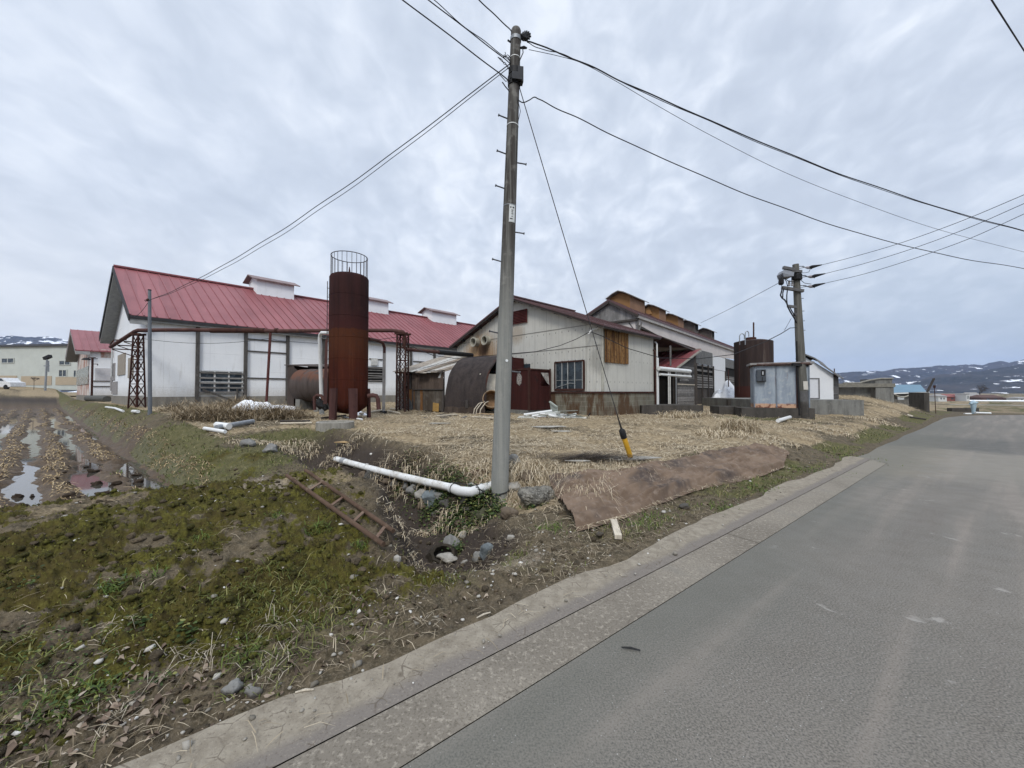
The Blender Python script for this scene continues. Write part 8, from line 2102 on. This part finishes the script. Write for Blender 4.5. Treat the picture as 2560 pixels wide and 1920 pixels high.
def cover_leaves():
    X, Y, q = pts_polar(5200, 1.5, 6.5, -60, 40, 301)
    Z, mo, st, mu, gr, pa, da, left, di = surface(X, Y); n_, s_ = ns(X, Y)
    dens = .13 + .30 * np.exp(-((X + 2.1) / 1.0) ** 2 - ((Y - 1.75) / .6) ** 2) + .25 * ((n_ > 2.3) & (n_ < 3.1))
    m = (n_ > 2.34) & (n_ < 6.2) & (q.rand(len(X)) < dens) & (s_ < 6)
    X, Y, Z = keep(m, X, Y, Z); leaves('fallen_leaves', X, Y, Z + .01, .014 + .030 * q.rand(len(X)) ** 2.5, q, DEADL, .9, .7)
    # broad curled leaves in the lower left corner
    o = []
    for (px, py, n, sp) in ((170, 1750, 16, .10), (290, 1780, 22, .12), (230, 1830, 20, .12), (120, 1820, 14, .12), (450, 1690, 12, .08), (330, 1850, 10, .1), (60, 1880, 14, .12), (520, 1700, 8, .06)):
        g_ = gnd(px, py); o.append((g_.x + q.randn(n) * sp, g_.y + q.randn(n) * sp * .7))
    X, Y = [np.concatenate(z) for z in zip(*o)]; Z = surface(X, Y)[0]
    leaves('curled_leaves', X, Y, Z + .012, .022 + .030 * q.rand(len(X)), q, DEADL, 1.0, .9, .6)
    # low green weeds: rosettes on the bank, a carpet on the ditch wall, yellowish vines lower left
    o = []
    for (px, py, n, sp, hh_, s0) in ((870, 1165, 0, .1, .1, .02), (460, 1600, 26, .03, .02, .030), (350, 1560, 22, .03, .02, .026), (290, 1470, 26, .04, .03, .02), (70, 1460, 26, .04, .02, .02), (240, 1740, 90, .09, .03, .016), (60, 1700, 140, .16, .03, .013), (150, 1640, 150, .18, .03, .012), (300, 1630, 130, .16, .03, .011), (40, 1790, 120, .15, .04, .014), (600, 1640, 30, .05, .02, .013), (380, 1700, 40, .06, .02, .014),
                                     (1115, 1225, 340, .16, .06, .028), (1060, 1215, 260, .16, .05, .026), (1010, 1205, 160, .14, .05, .026), (1180, 1270, 420, .20, .08, .030), (1230, 1285, 220, .14, .06, .03), (1140, 1290, 240, .18, .05, .028), (1090, 1260, 200, .14, .05, .028), (1200, 1260, 260, .12, .10, .03), (1140, 1380, 60, .06, .05, .026), (1150, 1340, 60, .1, .05, .022), (1340, 1270, 60, .08, .04, .024), (1225, 1250, 120, .08, .05, .03)):
        if not n: continue
        if px > 900: n = int(n * 2.2); s0 *= 1.15
        g_ = gnd(px, py); o.append((g_.x + q.randn(n) * sp, g_.y + q.randn(n) * sp * .8, np.abs(q.randn(n)) * hh_, s0 * (.7 + .9 * q.rand(n))))
    X, Y, hg, sz = [np.concatenate(z) for z in zip(*o)]; Z = surface(X, Y)[0]
    leaves('low_weeds', X, Y, Z + .008 + hg, sz, q, WEED, .3, .8, .75)
    # grass clumps with bright blades
    o = []
    for (px, py, n, sp) in ((275, 1475, 90, .05), (795, 1325, 110, .05), (900, 1368, 60, .04), (505, 1340, 50, .04), (200, 1740, 120, .07), (610, 1640, 70, .06), (380, 1445, 40, .04), (1380, 1325, 140, .10), (1600, 1310, 160, .14), (1810, 1270, 200, .16), (1650, 1290, 80, .10), (430, 1180, 160, .25), (480, 1210, 140, .2), (330, 1175, 100, .2), (1905, 1225, 200, .2), (2050, 1180, 260, .3), (2150, 1150, 260, .4), (690, 1290, 30, .04)):
        g_ = gnd(px, py); o.append((g_.x + q.randn(n) * sp, g_.y + q.randn(n) * sp))
    X, Y = [np.concatenate(z) for z in zip(*o)]; Z = surface(X, Y)[0]; n = len(X); r = np.hypot(X, Y)
    blades('bright_grass', X, Y, Z, q.rand(n) * 6.28, .6 + .7 * q.rand(n), .04 + .06 * q.rand(n), .003 + .0008 * r, .5 + .8 * q.rand(n), leafmat('bright_green', [(0, (.05, .085, .018)), (1, (.13, .175, .04))]), -.004)
cover_leaves()

def cover_pebbles():
    t_ = (1 + 5 ** .5) / 2
    ico = np.array([(-1, t_, 0), (1, t_, 0), (-1, -t_, 0), (1, -t_, 0), (0, -1, t_), (0, 1, t_), (0, -1, -t_), (0, 1, -t_), (t_, 0, -1), (t_, 0, 1), (-t_, 0, -1), (-t_, 0, 1)]) / 1.9
    tri = np.array([(0, 11, 5), (0, 5, 1), (0, 1, 7), (0, 7, 10), (0, 10, 11), (1, 5, 9), (5, 11, 4), (11, 10, 2), (10, 7, 6), (7, 1, 8), (3, 9, 4), (3, 4, 2), (3, 2, 6), (3, 6, 8), (3, 8, 9), (4, 9, 5), (2, 4, 11), (6, 2, 10), (8, 6, 7), (9, 8, 1)])
    X, Y, q = pts_polar(9000, 1.5, 11, -60, 52, 401, .95)
    Z, mo, st, mu, gr, pa, da, left, di = surface(X, Y); n_, s_ = ns(X, Y)
    cul = np.exp(-((X + .1) / .45) ** 2 - ((Y - 3.9) / .5) ** 2)
    m = (n_ > 2.33) & (mu < .4) & (st < .6) & (q.rand(len(X)) < .07 + .16 * ss(fbm(X, Y, 1.7, 3, 403), 0, .3) + .5 * cul + .12 * (n_ < 3.2) + .3 * pa)
    m |= (n_ > 1.98) & (n_ < 2.33) & (s_ < 11) & (q.rand(len(X)) < .12)
    X, Y, Z, cul, n_ = keep(m, X, Y, Z, cul, n_); n = len(X); Z = np.where(n_ < 2.33, np.maximum(Z, .022), Z)
    sz = .0045 + .008 * q.rand(n) ** 2.2 + .018 * q.rand(n) ** 9 + cul * .007 * q.rand(n)
    sc = np.stack([sz * (1 + .5 * q.rand(n)), sz * (1 + .3 * q.rand(n)), sz * (.55 + .3 * q.rand(n))], 1)
    J = ico[None] * (1 + .25 * q.randn(n, 12, 1)) * sc[:, None, :]
    a = q.rand(n) * 6.28; ca, sa = np.cos(a)[:, None], np.sin(a)[:, None]
    V = np.stack([J[..., 0] * ca - J[..., 1] * sa, J[..., 0] * sa + J[..., 1] * ca, J[..., 2]], -1) + np.stack([X, Y, Z + sz * .3], 1)[:, None]
    Fq = (np.arange(n)[:, None, None] * 12 + tri[None]).reshape(-1, 3)
    V = V.reshape(-1, 3); stuff(np_mesh('gravel_stones', V, Fq, PEBM, smooth=False, loc=tuple(V.mean(0))))
cover_pebbles()

def lumps(name, X, Y, Z, sx, sy, sz, q, mat):
    import bmesh
    bm = bmesh.new(); bmesh.ops.create_icosphere(bm, subdivisions=2, radius=1); base = np.array([v.co[:] for v in bm.verts]); bm.verts.index_update(); tri = np.array([[v.index for v in f.verts] for f in bm.faces]); bm.free()
    n = len(X); k = len(base); nz = np.zeros((n, k))
    for _ in range(4):
        w_ = q.randn(n, 3) * 2.6; nz += np.sin((base[None] * w_[:, None]).sum(-1) + q.rand(n, 1) * 6.28) * .10
    J = base[None] * (1 + nz[..., None]); J = np.stack([J[..., 0] * sx[:, None], J[..., 1] * sy[:, None], J[..., 2] * sz[:, None]], -1)
    a = q.rand(n) * 6.28; ca, sa = np.cos(a)[:, None], np.sin(a)[:, None]
    V = (np.stack([J[..., 0] * ca - J[..., 1] * sa, J[..., 0] * sa + J[..., 1] * ca, J[..., 2]], -1) + np.stack([X, Y, Z], 1)[:, None]).reshape(-1, 3)
    Fq = (np.arange(n)[:, None, None] * k + tri[None]).reshape(-1, 3)
    return stuff(np_mesh(name, V, Fq, mat, smooth=True, loc=tuple(V.mean(0))))

def cover_lumps():
    k = NT('moss_cushion'); P = k.geo(); n1 = k.noise(P, 60, 4, .65); n2 = k.noise(P, 240, 3, .6); isl = k.island()
    c = k.mix(isl, (.038, .034, .008), (.098, .094, .016)); c = k.mix(k.rng(n1, .4, .68), c, (.022, .017, .007)); c = k.mix(k.rng(n2, .5, .72, 0, .7), c, (.18, .175, .045)); k.col(c).rough(.95); k.bump(k.math('ADD', n1, n2), 1., .008); MC = k.m
    X, Y, q = pts_polar(17000, 1.5, 7.5, -60, 6, 601, 1.)
    Z, mo, st, mu, gr, pa, da, left, di = surface(X, Y); m = q.rand(len(X)) < mo * 1.1 * ss(fbm(X, Y, 3.3, 3, 603), -.25, .2) - .05
    X, Y, Z = keep(m, X, Y, Z); n = len(X); r = np.hypot(X, Y); s_ = (.006 + .018 * q.rand(n) ** 2.0) * (1 + .06 * r)
    lumps('moss_cushions', X, Y, Z - s_ * .15, s_ * (1 + .5 * q.rand(n)), s_, s_ * (.6 + .35 * q.rand(n)), q, MC)
    k = NT('soil_clods'); P = k.geo(); n1 = k.noise(P, 50, 4, .65); n2 = k.noise(P, 190, 3, .6); isl = k.island()
    c = k.mix(isl, (.045, .035, .022), (.13, .10, .066)); c = k.mix(k.rng(n1, .42, .7), c, (.035, .028, .018)); c = k.mix(k.rng(n2, .56, .74, 0, .6), c, (.25, .21, .15)); k.col(c).rough(.97); k.bump(k.math('ADD', n1, n2), 1., .008); SCL = k.m
    X, Y, q = pts_polar(8500, 1.5, 13, -60, 50, 611, .95)
    Z, mo, st, mu, gr, pa, da, left, di = surface(X, Y); n_, s2_ = ns(X, Y)
    m = (n_ > 2.36) & (mu < .4) & (st < .5) & (q.rand(len(X)) < (.22 + .7 * ss(fbm(X, Y, 1.9, 3, 613), -.1, .3)) * (1 - .6 * mo))
    X, Y, Z = keep(m, X, Y, Z); n = len(X); r = np.hypot(X, Y); s_ = (.007 + .022 * q.rand(n) ** 2.2) * (1 + .05 * r)
    lumps('soil_clods', X, Y, Z - s_ * .1, s_ * (1 + .5 * q.rand(n)), s_, s_ * (.5 + .3 * q.rand(n)), q, SCL)
    # straw litter and soil spilled on the brown sheet
    q = np.random.RandomState(77); n = 1500; uu = q.rand(n); vv = np.where(q.rand(n) < .65, q.rand(n) ** 2.2, 1.08 - .2 * q.rand(n) ** 2); P_ = [cm(Lo, a).lerp(cm(U_, a), 1 - b * .9) for a, b in zip(uu, vv)]
    X = np.array([p.x for p in P_]); Y = np.array([p.y for p in P_]); Z = H0(X, Y) + .10
    Z = Z - .05
    blades('straw_on_sheet', X, Y, Z, q.rand(n) * 6.28, np.full(n, -.02), .06 + .16 * q.rand(n), .004 + .004 * q.rand(n), .2 * q.rand(n), STRAW, 0)
cover_lumps()

def cover_field():
    X, Y, q = pts_polar(110000, 5.5, 62, -60, -38, 501, .7)
    Z, mo, st, mu, gr, pa, da, left, di = surface(X, Y); u, v = uv_field(X, Y)
    ph = np.cos(2 * np.pi * (u + .22 * fbm(X, Y, .5, 3, 61)) / .82)
    m = (mu > .35) & (ph > .25) & (Z > -.17) & (Z > -.14) & (q.rand(len(X)) < .33 * ss(-u, 7, 1.0) + .16 * ss(fbm(X, Y, .5, 3, 503), 0, .3))
    X, Y, Z = keep(m, X, Y, Z); n = len(X); r = np.hypot(X, Y)
    blades('rice_stubble', X, Y, Z, R(-51) + q.randn(n) * .6 + np.where(q.rand(n) < .5, np.pi, 0), .02 + .16 * np.abs(q.randn(n)), .08 + .14 * q.rand(n), .005 + .0010 * r, .3 + .4 * q.rand(n), MUDST, .005)
    # dark clods at the water's edge
    n = 46; m_ = MB(); rr = random.Random(9)
    for i in range(n):
        uu = rr.uniform(-3.5, -.2); vv = rr.uniform(8.6, 14); p = fp(uu, vv); zz = float(surface(np.array([p.x]), np.array([p.y]))[0][0])
        s_ = rr.uniform(.03, .09); m_.blob((p.x, p.y, max(zz, -.2) + s_ * .1), (s_ * 1.0, s_ * .8, s_ * .75), i, 3, .45, rr.uniform(0, 3))
    stuff(m_.build('mud_clods', plain('clod_mud', (.045, .032, .022), .9, .4, 9), smooth=True))
cover_field()

# ================================================================== hills and air
def hillmat():
    k = NT('wooded_hill'); P = k.geo(); n1 = k.noise(P, .0035, 6, .62, .4); n2 = k.noise(k.mapv(P, (1, 1, 2.2)), .012, 5, .6); n3 = k.noise(P, .05, 4, .6)
    c = k.mix(k.rng(n1, .36, .64), (.022, .026, .027), (.046, .042, .042)); c = k.mix(k.rng(n3, .4, .7, 0, .5), c, (.085, .078, .076))
    snow = k.rng(k.math('ADD', n2, k.math('MULTIPLY', k.math('SUBTRACT', k.attr('zone')['Red'], .5), .09)), .60, .612)
    c = k.mix(snow, c, (.80, .82, .86)); k.col(c).rough(.95).spec(.1); return k.m
HM = hillmat()
def hill(px_sky, Y, depth, seed, snow, name='hills', base=-6.):
    px = np.linspace(px_sky[0][0], px_sky[-1][0], 420); sk = np.interp(px, [p[0] for p in px_sky], [p[1] for p in px_sky])
    sk = sk - 2.2 * fbm(px * .02, px * 0 + seed, 1.0, 5, seed) * 2 - .8 * fbm(px * .2, px * 0 + seed, 1.0, 3, seed + 3)
    rows = 60; V = np.zeros((rows + 14, len(px), 3)); T = np.linspace(0, 1, rows)
    for i in range(rows + 14):
        t = T[i] if i < rows else 1 + (i - rows + 1) / 14 * .6
        Yd = Y + depth * (t - 1); X = (px - CX) / F * Yd
        top = EYE + (980 - sk) / F * Y
        if i < rows:
            prof = t ** 1.15; rid = fbm(X * .004 + seed, np.full_like(X, t * depth * .004), 1., 5, seed + 5)
            Z = base + (top - base) * np.clip(prof + .30 * rid * np.sin(np.pi * t) ** .8, 0, None) * np.where(t < 1, .985, 1)
        else: Z = top - (top - base) * ((t - 1) / .6) ** 1.2
        V[i] = np.stack([X, np.full_like(X, Yd), Z], 1)
    nR, nA = V.shape[:2]; idx = np.arange(nR * nA).reshape(nR, nA)
    Fq = np.stack([idx[:-1, :-1], idx[:-1, 1:], idx[1:, 1:], idx[1:, :-1]], -1).reshape(-1, 4)
    z = np.full((nR * nA, 3), snow, np.float32)
    return struct(np_mesh(name, V.reshape(-1, 3), Fq, HM, {'zone': z}))
hill([(-500, 850), (-200, 846), (0, 842), (25, 840), (60, 845), (90, 841), (120, 840.5), (150, 845), (172, 852), (190, 857), (230, 866), (330, 890), (420, 930), (520, 968)], 2600, 900, 3, 1.0)
hill([(1750, 975), (1900, 950), (2000, 938), (2095, 930), (2180, 927), (2256, 921), (2300, 918), (2340, 914), (2398, 914), (2430, 911), (2458, 912), (2498, 903), (2525, 906), (2560, 898), (2700, 880), (2900, 870), (3200, 890)], 3000, 900, 13, .42)
hill([(2150, 984), (2240, 970), (2283, 956), (2317, 944), (2352, 935), (2403, 931), (2455, 927), (2506, 920), (2560, 911), (2700, 900), (3000, 905), (3300, 930)], 1900, 700, 23, .35)
# bare tree behind the far houses
def bare_tree(px, py, Y, hpx, lb_):
    a = at(px, py, Y); H_ = hpx * Y / F; t_ = thing('bare_tree', lb_, 'tree', tuple(a)); rr = random.Random(px); m = MB(); m.tube([a - Vector((0, 0, 1)), a + Vector((0, 0, H_ * .5))], [H_ * .03, H_ * .015], 6); m.build('trunk', DARKWOOD, t_)
    m = MB()
    def br(p, d, l, r_, k):
        q_ = p + d * l; m.tube([p, q_], [r_, r_ * .6], 4, caps=False)
        if k == 0: return
        for _ in range(4): br(p.lerp(q_, rr.uniform(.5, 1)), (d + Vector((rr.gauss(0, .55), rr.gauss(0, .55), rr.gauss(.05, .3)))).normalized(), l * .66, r_ * .55, k - 1)
    for _ in range(5): br(a + Vector((0, 0, H_ * rr.uniform(.25, .5))), Vector((rr.gauss(0, .5), rr.gauss(0, .5), 1)).normalized(), H_ * .28, H_ * .011, 4)
    m.build('crown', plain('twig_grey', (.085, .075, .072), .9), t_)
bare_tree(2449, 999, 225, 38, 'bare spreading tree behind the far houses')
bare_tree(85, 962, 52, 22, 'small bare tree in front of the beige shutters of the depot')
m = MB(); f_ = Fr(0, 0, -9, 90); m.box(f_, -7000, 7000, -5100, 5300, 0, 470)
k = bpy.data.materials.new('haze_air'); k.use_nodes = True; t_ = k.node_tree; t_.nodes.clear(); ou = t_.nodes.new('ShaderNodeOutputMaterial'); pv = t_.nodes.new('ShaderNodeVolumePrincipled')
pv.inputs['Color'].default_value = (.48, .64, 1.0, 1); pv.inputs['Density'].default_value = .000075; pv.inputs['Anisotropy'].default_value = .2
t_.links.new(pv.outputs[0], ou.inputs['Volume'])
USE_HAZE = True
if USE_HAZE: stuff(m.build('haze', k))
